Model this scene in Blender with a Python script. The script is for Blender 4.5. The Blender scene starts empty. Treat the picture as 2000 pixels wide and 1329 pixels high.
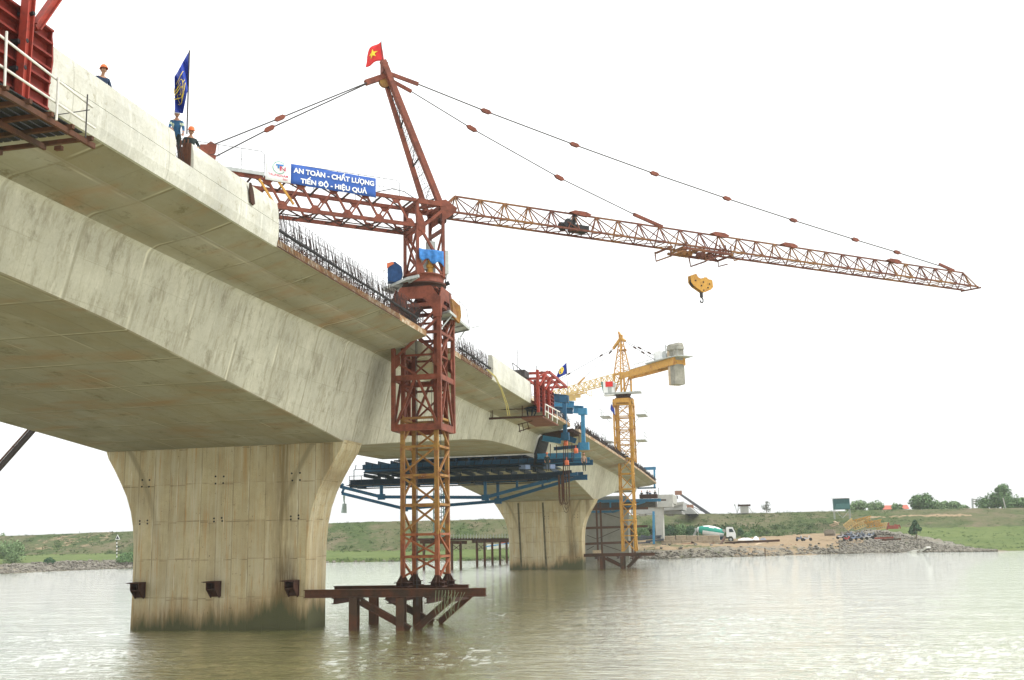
import bpy, math, random
from mathutils import Vector, Matrix, noise
sin, cos, pi = math.sin, math.cos, math.pi
S = bpy.context.scene
COL = S.collection
# ------------------------------------------------------------------ camera
F, CX, CY, RHO, H0, VX, CH = 2000.0, 1000.0, 664.5, .022, 1048.0, 1470.0, 4.4
_yh = (H0 - CY) * cos(RHO); TH = math.atan(_yh / F)
_dx = VX - CX; _dy = (H0 - CY) - math.tan(RHO) * _dx
PSI = math.atan((_dx * cos(RHO) - _dy * sin(RHO)) * cos(TH) / F)
FW = Vector((-sin(PSI) * cos(TH), cos(PSI) * cos(TH), sin(TH)))
RT = Vector((cos(PSI), sin(PSI), 0)); UP0 = RT.cross(FW)
R_ = cos(RHO) * RT - sin(RHO) * UP0
U_ = sin(RHO) * RT + cos(RHO) * UP0
CAM = Vector((0, 0, CH))
cd = bpy.data.cameras.new('camera'); cam = bpy.data.objects.new('camera', cd); COL.objects.link(cam)
m = Matrix((R_, U_, -FW)).transposed().to_4x4(); m.translation = CAM
cam.matrix_world = m
cd.sensor_width = 36; cd.lens = 36; cd.clip_end = 6000; cd.clip_start = .1
S.camera = cam
# ------------------------------------------------------------------ world
W = bpy.data.worlds.new('World'); S.world = W; W.use_nodes = True
nt = W.node_tree; nt.nodes.clear()
def wn(t): return nt.nodes.new(t)
out = wn('ShaderNodeOutputWorld'); bg = wn('ShaderNodeBackground'); bg.inputs[1].default_value = .1
sky = wn('ShaderNodeTexSky'); sky.sky_type = 'NISHITA'; sky.sun_disc = False
SUN_EL, SUN_AZ = math.radians(48), math.radians(82)
sky.sun_elevation = SUN_EL; sky.sun_rotation = SUN_AZ; sky.dust_density = 4; sky.ozone_density = .5
hs = wn('ShaderNodeHueSaturation'); hs.inputs['Saturation'].default_value = .12
tc = wn('ShaderNodeTexCoord'); sx = wn('ShaderNodeSeparateXYZ')
mr = wn('ShaderNodeMapRange'); mr.inputs[1].default_value = 0; mr.inputs[2].default_value = 1
mr.inputs[2].default_value = .16; mr.inputs[3].default_value = 10.3; mr.inputs[4].default_value = 13.6; mr.interpolation_type = 'SMOOTHSTEP'
mr2 = wn('ShaderNodeMapRange'); mr2.inputs[1].default_value = .16; mr2.inputs[3].default_value = 1.; mr2.inputs[4].default_value = 1.4; ma = wn('ShaderNodeMath'); ma.operation = 'MULTIPLY'
cx = wn('ShaderNodeMix'); cx.data_type = 'RGBA'; cx.inputs[0].default_value = .9
cl = wn('ShaderNodeVectorMath'); cl.operation = 'SCALE'; cl.inputs[0].default_value = (.985, 1, 1.0)
nz = wn('ShaderNodeTexNoise'); nz.inputs['Scale'].default_value = 2.2; nz.inputs['Detail'].default_value = 4
nm = wn('ShaderNodeMapRange'); nm.inputs[3].default_value = .93; nm.inputs[4].default_value = 1.08
mu = wn('ShaderNodeMath'); mu.operation = 'MULTIPLY'
L = nt.links.new
L(tc.outputs['Generated'], sx.inputs[0]); L(sx.outputs['Z'], mr.inputs[0]); L(tc.outputs['Generated'], nz.inputs['Vector'])
L(nz.outputs['Fac'], nm.inputs[0]); L(sx.outputs['Z'], mr2.inputs[0]); L(mr.outputs[0], ma.inputs[0]); L(mr2.outputs[0], ma.inputs[1]); L(ma.outputs[0], mu.inputs[0]); L(nm.outputs[0], mu.inputs[1]); L(mu.outputs[0], cl.inputs['Scale'])
L(sky.outputs[0], hs.inputs['Color']); L(hs.outputs[0], cx.inputs[6]); L(cl.outputs[0], cx.inputs[7])
L(cx.outputs[2], bg.inputs[0]); L(bg.outputs[0], out.inputs[0])
sd = bpy.data.lights.new('sun', 'SUN'); sd.energy = 2.5; sd.angle = math.radians(22); sd.color = (1, .98, .94)
so = bpy.data.objects.new('sun', sd); COL.objects.link(so)
_sv = Vector((sin(SUN_AZ) * cos(SUN_EL), cos(SUN_AZ) * cos(SUN_EL), sin(SUN_EL)))
so.rotation_euler = _sv.to_track_quat('Z', 'Y').to_euler()
S.view_settings.view_transform = 'Standard'; S.view_settings.look = 'None'
S.view_settings.exposure = .13; S.view_settings.gamma = 1; S.view_settings.use_curve_mapping = False
try:
    S.cycles.max_bounces = 6; S.cycles.diffuse_bounces = 3; S.cycles.glossy_bounces = 3; S.cycles.transparent_max_bounces = 12
except Exception: pass

# ------------------------------------------------------------------ survey helpers
def _ray(px, py): return FW * F + R_ * (px - CX) - U_ * (py - CY)
def at(px, py, X=None, Y=None, Z=None):
    d = _ray(px, py)
    t = (X / d.x) if X is not None else (Y / d.y) if Y is not None else (Z - CH) / d.z
    return CAM + d * t
def V(*a): return Vector(a)

# ------------------------------------------------------------------ mesh builder
class MB:
    def __init__(s): s.v = []; s.f = []; s.mi = []; s.m = 0; s.sm = []; s.smooth = False
    def add(s, vs, fs):
        o = len(s.v); s.v += [tuple(v) for v in vs]
        for f in fs: s.f.append([i + o for i in f]); s.mi.append(s.m); s.sm.append(s.smooth)
        return s
    def box(s, c, d, M=None):
        c = Vector(c); hx, hy, hz = d[0] / 2, d[1] / 2, d[2] / 2
        vs = [Vector((x, y, z)) for z in (-hz, hz) for y in (-hy, hy) for x in (-hx, hx)]
        if M: vs = [M @ v for v in vs]
        return s.add([v + c for v in vs], [(0, 2, 3, 1), (4, 5, 7, 6), (0, 1, 5, 4), (2, 6, 7, 3), (0, 4, 6, 2), (1, 3, 7, 5)])
    def bar(s, p, q, w, h=None, up=(0, 0, 1), w2=None, h2=None):
        p = Vector(p); q = Vector(q); h = w if h is None else h
        d = q - p
        if d.length < 1e-6: return s
        d.normalize(); u = Vector(up)
        if abs(d.dot(u)) > .98: u = Vector((0, 1, 0)) if abs(d.y) < .9 else Vector((1, 0, 0))
        r = d.cross(u).normalized(); u = r.cross(d)
        w2 = w if w2 is None else w2; h2 = h if h2 is None else h2
        vs = []
        for c, ww, hh in ((p, w, h), (q, w2, h2)):
            for a, b in ((-1, -1), (1, -1), (1, 1), (-1, 1)): vs.append(c + r * (a * ww / 2) + u * (b * hh / 2))
        return s.add(vs, [(3, 2, 1, 0), (4, 5, 6, 7), (0, 1, 5, 4), (1, 2, 6, 5), (2, 3, 7, 6), (3, 0, 4, 7)])
    def ibeam(s, p, q, w, h, t=.03, up=(0, 0, 1)):
        p = Vector(p); q = Vector(q); d = (q - p).normalized(); u = Vector(up)
        if abs(d.dot(u)) > .98: u = Vector((0, 1, 0))
        r = d.cross(u).normalized(); u = r.cross(d)
        s.bar(p + u * (h / 2 - t / 2), q + u * (h / 2 - t / 2), w, t, up)
        s.bar(p - u * (h / 2 - t / 2), q - u * (h / 2 - t / 2), w, t, up)
        return s.bar(p, q, t, h - 2 * t, up)
    def tube(s, pts, r, n=6, cap=True, r2=None):
        pts = [Vector(p) for p in pts]; rings = []
        for i, p in enumerate(pts):
            d = (pts[min(i + 1, len(pts) - 1)] - pts[max(i - 1, 0)])
            if d.length < 1e-7: d = Vector((0, 0, 1))
            d.normalize(); u = Vector((0, 0, 1)) if abs(d.z) < .95 else Vector((1, 0, 0))
            a = d.cross(u).normalized(); b = d.cross(a)
            rr = r if r2 is None else r + (r2 - r) * i / (len(pts) - 1)
            rings += [p + (a * cos(2 * pi * k / n) + b * sin(2 * pi * k / n)) * rr for k in range(n)]
        fs = []
        for i in range(len(pts) - 1):
            for k in range(n):
                a = i * n + k; b = i * n + (k + 1) % n
                fs.append((a, b, b + n, a + n))
        if cap: fs += [tuple(range(n))[::-1], tuple(range((len(pts) - 1) * n, len(pts) * n))]
        return s.add(rings, fs)
    def lathe(s, c, prof, n=20, ax=(0, 0, 1)):
        c = Vector(c); d = Vector(ax).normalized(); u = Vector((0, 0, 1)) if abs(d.z) < .9 else Vector((1, 0, 0))
        a = d.cross(u).normalized(); b = d.cross(a); vs = []
        for h, r in prof: vs += [c + d * h + (a * cos(2 * pi * k / n) + b * sin(2 * pi * k / n)) * r for k in range(n)]
        fs = []
        for i in range(len(prof) - 1):
            for k in range(n):
                p = i * n + k; q = i * n + (k + 1) % n; fs.append((p, p + n, q + n, q))
        fs += [tuple(range(n)), tuple(range((len(prof) - 1) * n, len(prof) * n))[::-1]]
        return s.add(vs, fs)
    def prism(s, poly, d):
        """poly: 3-D outline, d: extrusion vector"""
        n = len(poly); d = Vector(d)
        vs = [Vector(p) for p in poly] + [Vector(p) + d for p in poly]
        return s.add(vs, [tuple(range(n))[::-1], tuple(range(n, 2 * n))] + [(i, (i + 1) % n, (i + 1) % n + n, i + n) for i in range(n)])
    def quad(s, *p): return s.add(p, [tuple(range(len(p)))])
    def grid(s, rows, flip=False):
        n = len(rows[0]); vs = [p for r in rows for p in r]; fs = []
        for i in range(len(rows) - 1):
            for k in range(n - 1):
                a = i * n + k; f = (a, a + 1, a + 1 + n, a + n); fs.append(f[::-1] if flip else f)
        return s.add(vs, fs)
    def build(s, name, mats, parent=None, label=None, loc=None):
        me = bpy.data.meshes.new(name)
        org = Vector(loc) if loc is not None else Vector((0, 0, 0))
        p = parent; off = Vector((0, 0, 0))
        while p is not None: off += Vector(p.location); p = p.parent
        base = off + (org - off if loc is not None and parent is None else Vector((0, 0, 0)))
        me.from_pydata([(v[0] - base.x, v[1] - base.y, v[2] - base.z) for v in s.v], [], s.f)
        if not isinstance(mats, (list, tuple)): mats = [mats]
        for mt in mats: me.materials.append(mt)
        me.polygons.foreach_set('material_index', s.mi); me.polygons.foreach_set('use_smooth', s.sm); me.update()
        o = bpy.data.objects.new(name, me); COL.objects.link(o)
        if parent is not None: o.parent = parent
        elif loc is not None: o.location = org
        if label: o['label'] = label
        return o
def tag(o, label, cat, group=None):
    o['label'] = label; o['category'] = cat
    if group: o['group'] = group
    return o
def thing(name, label, cat, loc=(0, 0, 0), group=None):
    o = bpy.data.objects.new(name, None); COL.objects.link(o); o.location = loc; o.empty_display_size = .5
    return tag(o, label, cat, group)
def structure(o): o['kind'] = 'structure'; return o
def dup(root, loc, rotz=0, label=None, scale=None):
    r = root.copy(); COL.objects.link(r); r.location = loc; r.rotation_euler = (0, 0, rotz)
    if scale: r.scale = scale
    if label: r['label'] = label
    for ch in list(root.children):
        c = ch.copy(); COL.objects.link(c); c.parent = r
        for g in list(ch.children):
            e = g.copy(); COL.objects.link(e); e.parent = c
    return r

# ------------------------------------------------------------------ materials
class N:
    """tiny node-graph helper"""
    def __init__(s, name):
        s.mat = bpy.data.materials.new(name); s.mat.use_nodes = True; s.t = s.mat.node_tree; s.t.nodes.clear()
        s.out = s.n('ShaderNodeOutputMaterial'); s.b = s.n('ShaderNodeBsdfPrincipled'); s.l(s.b.outputs[0], s.out.inputs[0])
        s.tc = s.n('ShaderNodeTexCoord'); s.P = s.tc.outputs['Object']
        s.g = s.n('ShaderNodeNewGeometry')
        s.W = s.g.outputs['Position']
    def n(s, t): return s.t.nodes.new(t)
    def l(s, a, b): s.t.links.new(a, b)
    def set(s, i, v):
        if hasattr(v, 'is_output') or isinstance(v, bpy.types.NodeSocket): s.l(v, i)
        else: i.default_value = v
    def math(s, op, a, b=None, c=None, clamp=False):
        n = s.n('ShaderNodeMath'); n.operation = op; n.use_clamp = clamp
        s.set(n.inputs[0], a)
        if b is not None: s.set(n.inputs[1], b)
        if c is not None: s.set(n.inputs[2], c)
        return n.outputs[0]
    def map(s, sc, v=None, loc=(0, 0, 0)):
        n = s.n('ShaderNodeMapping'); s.l(v or s.P, n.inputs[0]); n.inputs['Scale'].default_value = sc; n.inputs['Location'].default_value = loc
        return n.outputs[0]
    def noise(s, scale, v=None, det=4, rough=.6, dist=0):
        n = s.n('ShaderNodeTexNoise'); s.l(v or s.P, n.inputs['Vector']); n.inputs['Scale'].default_value = scale
        n.inputs['Detail'].default_value = det; n.inputs['Roughness'].default_value = rough; n.inputs['Distortion'].default_value = dist
        return n.outputs['Fac']
    def rng(s, v, a, b, c=0., d=1.):
        n = s.n('ShaderNodeMapRange'); s.l(v, n.inputs[0])
        for i, x in enumerate((a, b, c, d)): s.set(n.inputs[i + 1], x)
        return n.outputs[0]
    def sep(s, v=None):
        n = s.n('ShaderNodeSeparateXYZ'); s.l(v or s.P, n.inputs[0]); return n.outputs
    def mix(s, f, a, b, mode='MIX'):
        n = s.n('ShaderNodeMix'); n.data_type = 'RGBA'; n.blend_type = mode
        s.set(n.inputs[0], f)
        for i, x in ((6, a), (7, b)):
            if isinstance(x, (tuple, list)): n.inputs[i].default_value = tuple(x) + (1,) * (4 - len(x))
            else: s.l(x, n.inputs[i])
        return n.outputs[2]
    def line(s, coord, period, width, off=0.):
        """1 on thin lines repeated every period"""
        x = s.math('DIVIDE', s.math('ADD', coord, off), period); fr = s.math('FRACT', x)
        d = s.math('MINIMUM', fr, s.math('SUBTRACT', 1, fr))
        return s.rng(d, width / period * .35, width / period, 1., 0.)
    def bump(s, h, st=.3, dist=.02):
        n = s.n('ShaderNodeBump'); n.inputs['Strength'].default_value = st; n.inputs['Distance'].default_value = dist
        s.l(h, n.inputs['Height']); s.l(n.outputs[0], s.b.inputs['Normal']); return n
    def fin(s, col, rough=.8, metal=0., spec=None):
        if isinstance(col, (tuple, list)): s.b.inputs['Base Color'].default_value = tuple(col) + (1,) * (4 - len(col))
        else: s.l(col, s.b.inputs['Base Color'])
        s.set(s.b.inputs['Roughness'], rough); s.set(s.b.inputs['Metallic'], metal)
        s.b.inputs['Specular IOR Level'].default_value = .16 if spec is None else spec
        return s.mat

def cells(g, comps, amt_lo, amt_hi, col, tint):
    """every formwork panel / pour its own tone"""
    w = g.n('ShaderNodeTexWhiteNoise'); w.noise_dimensions = '3D'; c = g.n('ShaderNodeCombineXYZ')
    for i, (v, per, off) in enumerate(comps): g.l(g.math('FLOOR', g.math('DIVIDE', g.math('ADD', v, off), per)), c.inputs[i])
    g.l(c.outputs[0], w.inputs['Vector'])
    return g.mix(g.rng(w.outputs['Value'], 0, 1, amt_lo, amt_hi), col, tint)
def concrete_base(g, tone, P=None):
    P = P or g.W
    a = g.noise(.45, P, 6, .62); b = g.noise(2.3, P, 5, .7); c = g.noise(14, P, 3, .6)
    dk = tuple(x * .78 for x in tone); lt = tuple(min(1, x * 1.17) for x in tone)
    col = g.mix(g.rng(a, .32, .68), dk, lt)
    col = g.mix(g.rng(b, .45, .75, 0, .5), col, tuple(x * y for x, y in zip(tone, (.78, .74, .66))))
    col = g.mix(g.rng(c, .4, .7, 0, .22), col, (.20, .19, .15))
    return col, c
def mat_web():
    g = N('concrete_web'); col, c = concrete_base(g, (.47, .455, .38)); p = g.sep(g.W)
    col = cells(g, [(p['Y'], 3.5, -1.6)], 0, .28, col, (.35, .335, .275)); col = cells(g, [(p['Y'], 1.75, .3), (p['Z'], 1.22, .4)], 0, .22, col, (.60, .585, .50))
    st = g.noise(1.0, g.map((2.6, 2.6, .22), g.W), 5, .75)
    col = g.mix(g.rng(st, .48, .68, 0, .7), col, (.25, .225, .165))
    st2 = g.noise(1.0, g.map((5, 5, .35), g.W, (7, 3, 1)), 4, .6)
    col = g.mix(g.rng(st2, .56, .8, 0, .5), col, (.66, .64, .56))
    # formwork sheet joints
    zz = g.math('ADD', p['Z'], g.math('MULTIPLY', g.noise(.3, g.W, 1), .1))
    ln = g.math('MAXIMUM', g.math('MULTIPLY', g.line(zz, 1.22, .022, .4), .30), g.math('MULTIPLY', g.line(p['Y'], 1.75, .025, .3), .28))
    ln = g.math('MULTIPLY', ln, g.rng(g.noise(.8, g.W, 3), .35, .6))
    sg = g.line(p['Y'], 3.5, .09, -1.6)
    ln = g.math('MAXIMUM', ln, g.math('MULTIPLY', sg, g.rng(g.noise(.7, g.W, 4), .35, .62, .08, .6)))
    col = g.mix(ln, col, (.22, .20, .14))
    pale = g.line(p['Y'], 3.5, .07, -1.45)
    col = g.mix(g.math('MULTIPLY', pale, g.rng(g.noise(.5, g.W, 3), .45, .6, 0, .7)), col, (.68, .65, .54))
    # mould and damp patches
    m4 = g.noise(4., g.map((1, 1, .8), g.W), 6, .8); col = g.mix(g.rng(m4, .6, .7, 0, .6), col, (.24, .21, .15))
    mo = g.noise(1.1, g.map((1, 1, .6), g.W, (3, 9, 2)), 6, .75)
    col = g.mix(g.rng(mo, .55, .68, 0, .65), col, (.185, .165, .115))
    g.bump(g.math('ADD', c, g.math('MULTIPLY', ln, -1.)), .22, .012)
    return g.fin(col, .85)
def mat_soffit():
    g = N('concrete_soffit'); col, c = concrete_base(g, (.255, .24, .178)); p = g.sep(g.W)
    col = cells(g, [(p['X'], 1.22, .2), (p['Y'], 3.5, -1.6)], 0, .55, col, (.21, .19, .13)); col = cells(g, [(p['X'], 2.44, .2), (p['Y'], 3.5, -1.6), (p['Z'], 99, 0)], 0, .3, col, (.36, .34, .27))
    st = g.noise(.5, g.map((1., .35, 1), g.W), 5, .7)
    col = g.mix(g.rng(st, .44, .68, 0, .75), col, (.22, .18, .105))
    rb = g.noise(1.0, g.map((.18, .45, 1), g.W, (3, 5, 0)), 4, .6)
    col = g.mix(g.rng(rb, .52, .68, 0, .75), col, (.25, .155, .08))
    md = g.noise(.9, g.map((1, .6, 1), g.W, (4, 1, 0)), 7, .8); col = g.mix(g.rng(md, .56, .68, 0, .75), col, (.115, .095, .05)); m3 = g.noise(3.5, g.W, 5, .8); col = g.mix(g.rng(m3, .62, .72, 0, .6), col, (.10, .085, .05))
    sg = g.line(p['Y'], 3.5, .07, -1.6)
    ln = g.math('MAXIMUM', g.math('MULTIPLY', sg, g.rng(g.noise(.6, g.W, 4), .35, .6, .3, .9)), g.math('MULTIPLY', g.line(p['X'], 1.22, .04, .2), g.rng(g.noise(.5, g.W, 3), .3, .62, .05, .45)))
    ln = g.math('MAXIMUM', ln, g.math('MULTIPLY', g.line(p['Y'], 3.5, .03, .1), .25))
    col = g.mix(ln, col, (.16, .135, .08))
    pl = g.math('MULTIPLY', g.line(p['Y'], 3.5, .06, -1.5), g.rng(g.noise(.6, g.W, 3), .42, .6, 0, .8))
    pl2 = g.math('MULTIPLY', g.line(p['X'], 2.44, .05, .3), g.rng(g.noise(.35, g.W, 2), .5, .62, 0, .55))
    col = g.mix(g.math('MAXIMUM', pl, pl2), col, (.40, .375, .28))
    g.bump(g.math('ADD', c, g.math('MULTIPLY', ln, -.8)), .2, .012)
    return g.fin(col, .88)
def mat_parapet():
    g = N('concrete_parapet'); col, c = concrete_base(g, (.50, .495, .44)); p = g.sep(g.W)
    mo = g.noise(2.3, g.map((1, 1, .8), g.W), 7, .8)
    col = g.mix(g.rng(mo, .57, .66, 0, .75), col, (.27, .25, .18)); m2 = g.noise(6., g.map((1, 1, .7), g.W), 5, .75); col = g.mix(g.rng(m2, .62, .7, 0, .6), col, (.22, .20, .15))
    zz = g.math('FRACT', g.math('MULTIPLY', g.noise(1.2, g.W, 3), 7)); col = g.mix(g.math('MULTIPLY', g.line(p['Y'], 4.4, .03, 1.), .5), col, (.25, .24, .19))
    st = g.noise(1.0, g.map((5, 5, .6), g.W), 4, .6)
    col = g.mix(g.rng(st, .55, .75, 0, .35), col, (.8, .79, .72))
    g.bump(c, .25, .02)
    return g.fin(col, .85)
def mat_pier(cx, y0):
    g = N('concrete_pier'); col, c = concrete_base(g, (.50, .43, .27)); p = g.sep(g.W)
    xx = g.math('ADD', p['X'], g.math('MULTIPLY', p['Y'], .7))
    # board marks : every board its own tone
    n = g.n('ShaderNodeTexNoise'); g.l(g.map((1.9, 1.9, .22), g.W), n.inputs['Vector']); n.inputs['Scale'].default_value = 1.; n.inputs['Detail'].default_value = 2
    wn_ = g.n('ShaderNodeTexWhiteNoise'); wn_.noise_dimensions = '2D'
    cmb = g.n('ShaderNodeCombineXYZ'); g.l(g.math('FLOOR', g.math('DIVIDE', xx, .46)), cmb.inputs[0]); g.l(g.math('FLOOR', g.math('DIVIDE', g.math('ADD', p['Z'], .3), 1.95)), cmb.inputs[1])
    g.l(cmb.outputs[0], wn_.inputs['Vector'])
    col = g.mix(g.rng(wn_.outputs['Value'], 0, 1, 0, .45), col, (.30, .235, .13))
    col = g.mix(g.rng(n.outputs['Fac'], .45, .7, 0, .6), col, (.52, .48, .36))
    w2 = g.n('ShaderNodeTexWhiteNoise'); w2.noise_dimensions = '1D'; g.l(g.math('FLOOR', g.math('DIVIDE', xx, .115)), w2.inputs['W'])
    col = g.mix(g.rng(w2.outputs['Value'], 0, 1, 0, .26), col, (.36, .28, .15))
    st = g.noise(1.0, g.map((8.5, 8.5, .28), g.W), 6, .8)
    col = g.mix(g.rng(st, .54, .66, 0, .75), col, (.40, .215, .065))
    st = g.noise(1.0, g.map((10, 10, .35), g.W, (3, 2, 1)), 6, .8)
    col = g.mix(g.rng(st, .56, .66, 0, .7), col, (.16, .13, .075))
    sp = g.noise(7., g.W, 2); col = g.mix(g.rng(sp, .70, .74, 0, .7), col, (.12, .09, .05))
    ln = g.math('MAXIMUM', g.math('MULTIPLY', g.line(xx, .92, .035), g.rng(g.noise(.7, g.W, 3), .35, .65, .1, .8)), g.math('MULTIPLY', g.line(g.math('ADD', p['Z'], g.math('MULTIPLY', g.math('FLOOR', g.math('MULTIPLY', wn_.outputs['Value'], 2.3)), .07)), 1.95, .04, .3), g.rng(g.noise(1.4, g.W, 4), .38, .6, .1, .8)))
    col = g.mix(ln, col, (.20, .155, .085))
    ln2 = g.math('MULTIPLY', g.line(xx, 1.38, .03, .5), g.rng(g.noise(.6, g.W, 3), .45, .6, 0, .7))
    col = g.mix(ln2, col, (.62, .58, .44))
    # painted shade of the two curved panel recesses that follow the flare
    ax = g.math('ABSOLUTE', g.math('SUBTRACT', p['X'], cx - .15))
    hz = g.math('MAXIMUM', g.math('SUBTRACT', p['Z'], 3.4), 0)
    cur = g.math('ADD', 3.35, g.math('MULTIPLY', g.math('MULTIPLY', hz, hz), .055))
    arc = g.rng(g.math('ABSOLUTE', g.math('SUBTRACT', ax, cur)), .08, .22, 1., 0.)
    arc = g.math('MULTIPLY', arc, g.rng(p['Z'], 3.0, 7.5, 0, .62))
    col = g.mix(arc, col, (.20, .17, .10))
    # damp brown run on the right, algae at the water
    wob = g.math('MULTIPLY', g.math('SUBTRACT', g.noise(.9, g.W, 4), .5), .5)
    dr = g.math('ABSOLUTE', g.math('SUBTRACT', g.math('ADD', p['X'], wob), cx + 3.55))
    dm = g.math('MULTIPLY', g.rng(dr, .12, .75, 1., 0.), g.rng(g.noise(1, g.map((5, 5, .4), g.W), 3), .35, .55, .2, 1.))
    col = g.mix(g.math('MULTIPLY', dm, .72), col, (.17, .125, .06))
    dr2 = g.math('ABSOLUTE', g.math('SUBTRACT', g.math('ADD', p['X'], wob), cx + 5.9))
    col = g.mix(g.math('MULTIPLY', g.math('MULTIPLY', g.rng(dr2, .15, .4, 1., 0.), g.rng(p['Z'], 5.5, 8.5)), .6), col, (.17, .12, .06))
    wz = g.math('ADD', p['Z'], g.math('MULTIPLY', g.math('SUBTRACT', g.noise(1, g.map((.9, .9, .1), g.W), 5, .75), .5), -2.8))
    wz = g.math('SUBTRACT', wz, g.rng(p['X'], cx + .5, cx + 2.6, 0., .75))
    for xb, wd, ztop in ((.1, .10, 1.55), (1.9, .28, 1.9), (3.75, .75, 3.6), (-3.0, .06, 1.2)):
        ddr = g.math('ABSOLUTE', g.math('SUBTRACT', g.math('ADD', p['X'], g.math('MULTIPLY', g.math('SUBTRACT', g.noise(1.2, g.W, 3), .5), .25)), cx + xb))
        dmk = g.math('MULTIPLY', g.rng(ddr, wd * .5, wd * 1.1, 1., 0.), g.rng(g.math('ADD', p['Z'], g.math('MULTIPLY', g.math('SUBTRACT', st, .5), 6.)), ztop - .5, ztop + .3, 1., 0.)); dmk = g.math('MULTIPLY', dmk, g.rng(st, .38, .56, .25, 1.))
        col = g.mix(g.math('MULTIPLY', dmk, .8), col, (.11, .08, .045))
    hal = g.n('ShaderNodeVectorMath'); hal.operation = 'DISTANCE'
    col = g.mix(g.rng(wz, .3, 1.5, .7, 0.), col, (.25, .155, .07))
    col = g.mix(g.rng(wz, .05, .85, .95, 0.), col, (.075, .08, .042))
    g.bump(g.math('ADD', c, g.math('MULTIPLY', ln, -2.)), .3, .03)
    return g.fin(col, .85)
def metal(name, base, rust=(.17, .06, .03), amt=.5, dark=(.05, .02, .015), rough=.6, sc=1., third=None):
    """painted steel with rust"""
    g = N(name); a = g.noise(2.2 * sc, g.P, 6, .7); b = g.noise(9 * sc, g.P, 4, .7); c = g.noise(.7 * sc, g.P, 3, .6)
    col = g.mix(g.rng(a, .62 - amt * .35, .8 - amt * .35), base, rust)
    if third: col = g.mix(g.rng(c, .47, .6, 0, .85), col, third)
    col = g.mix(g.rng(b, .5, .75, 0, .5), col, dark)
    g.bump(b, .2, .01)
    return g.fin(col, rough)
def plain(name, col, rough=.6, var=.15, sc=3., metalv=0.):
    g = N(name); a = g.noise(sc, g.P, 5, .65)
    return g.fin(g.mix(g.rng(a, .3, .7), tuple(x * (1 - var) for x in col), tuple(min(1, x * (1 + var)) for x in col)), rough, metalv)

M = {}
M['web'] = mat_web(); M['soffit'] = mat_soffit(); M['parapet'] = mat_parapet()
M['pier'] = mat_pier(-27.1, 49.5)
M['slabedge'] = metal('rusty_slab_edge', (.50, .46, .36), (.24, .13, .06), .75, (.13, .09, .05), .85, 1.2)
M['deck'] = plain('deck_concrete', (.42, .40, .34), .9)
M['red'] = metal('red_oxide_steel', (.16, .042, .024), (.10, .030, .018), .45, (.07, .03, .02), .6, .8)
M['red2'] = metal('faded_red_steel', (.205, .060, .036), (.12, .038, .024), .5, (.055, .025, .02), .6, .8)
M['formred'] = metal('formwork_red', (.20, .03, .022), (.11, .025, .018), .35, (.035, .015, .012), .55, .8)
M['formred2'] = metal('formwork_red_bright', (.30, .045, .03), (.17, .04, .03), .35, (.05, .02, .015), .55, .8)
M['oran'] = metal('orange_rusted_steel', (.28, .10, .04), (.20, .06, .03), .6, (.08, .03, .02), .65, .8, (.24, .075, .04))
M['yelr'] = metal('yellow_rusted_steel', (.30, .17, .045), (.20, .08, .035), .55, (.09, .04, .02), .65, .8, (.24, .12, .04))
M['yel'] = metal('yellow_crane_paint', (.50, .27, .055), (.30, .12, .04), .3, (.15, .08, .03), .55, .6)
M['yel2'] = metal('pale_yellow_paint', (.62, .46, .20), (.45, .30, .12), .3, (.25, .17, .09), .6, .6)
M['jib'] = metal('rust_and_yellow_steel', (.145, .05, .032), (.10, .036, .025), .5, (.045, .022, .015), .65, .5, (.23, .11, .035))
M['dark'] = metal('dark_rusty_steel', (.05, .025, .018), (.06, .025, .016), .5, (.03, .02, .015), .7)
M['brown'] = metal('brown_rusty_steel', (.09, .042, .026), (.11, .045, .026), .5, (.03, .018, .012), .75, 1., (.06, .04, .028))
M['blue'] = metal('blue_traveller_paint', (.018, .085, .165), (.02, .06, .10), .35, (.03, .04, .05), .5)
M['blue2'] = metal('bright_blue_paint', (.05, .22, .38), (.04, .14, .24), .25, (.03, .06, .08), .5)
M['navy'] = metal('dark_blue_steel', (.010, .028, .05), (.012, .02, .03), .4, (.015, .02, .025), .55)
M['black'] = plain('black_steel', (.022, .022, .024), .6)
M['rope'] = plain('wire_rope', (.055, .05, .05), .6)
M['rebar'] = metal('rebar_steel', (.035, .028, .028), (.07, .035, .025), .4, (.015, .013, .013), .8)
M['white'] = plain('scaffold_tube_white', (.62, .60, .56), .5, .2)
M['grey'] = plain('galvanised_grey', (.38, .40, .39), .5, .2)
M['wht'] = plain('white_paint', (.75, .76, .75), .45, .08)
M['glass'] = plain('dark_glass', (.03, .05, .055), .15, .1)
M['wood'] = plain('plywood', (.46, .36, .25), .8, .25)
M['tarp'] = plain('blue_tarpaulin', (.035, .16, .42), .55, .35, 5)
M['tarpdk'] = plain('dark_blue_tarpaulin', (.02, .06, .16), .6, .35, 3)
M['cw'] = plain('counterweight_concrete', (.26, .25, .21), .85, .25, 2)
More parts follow.
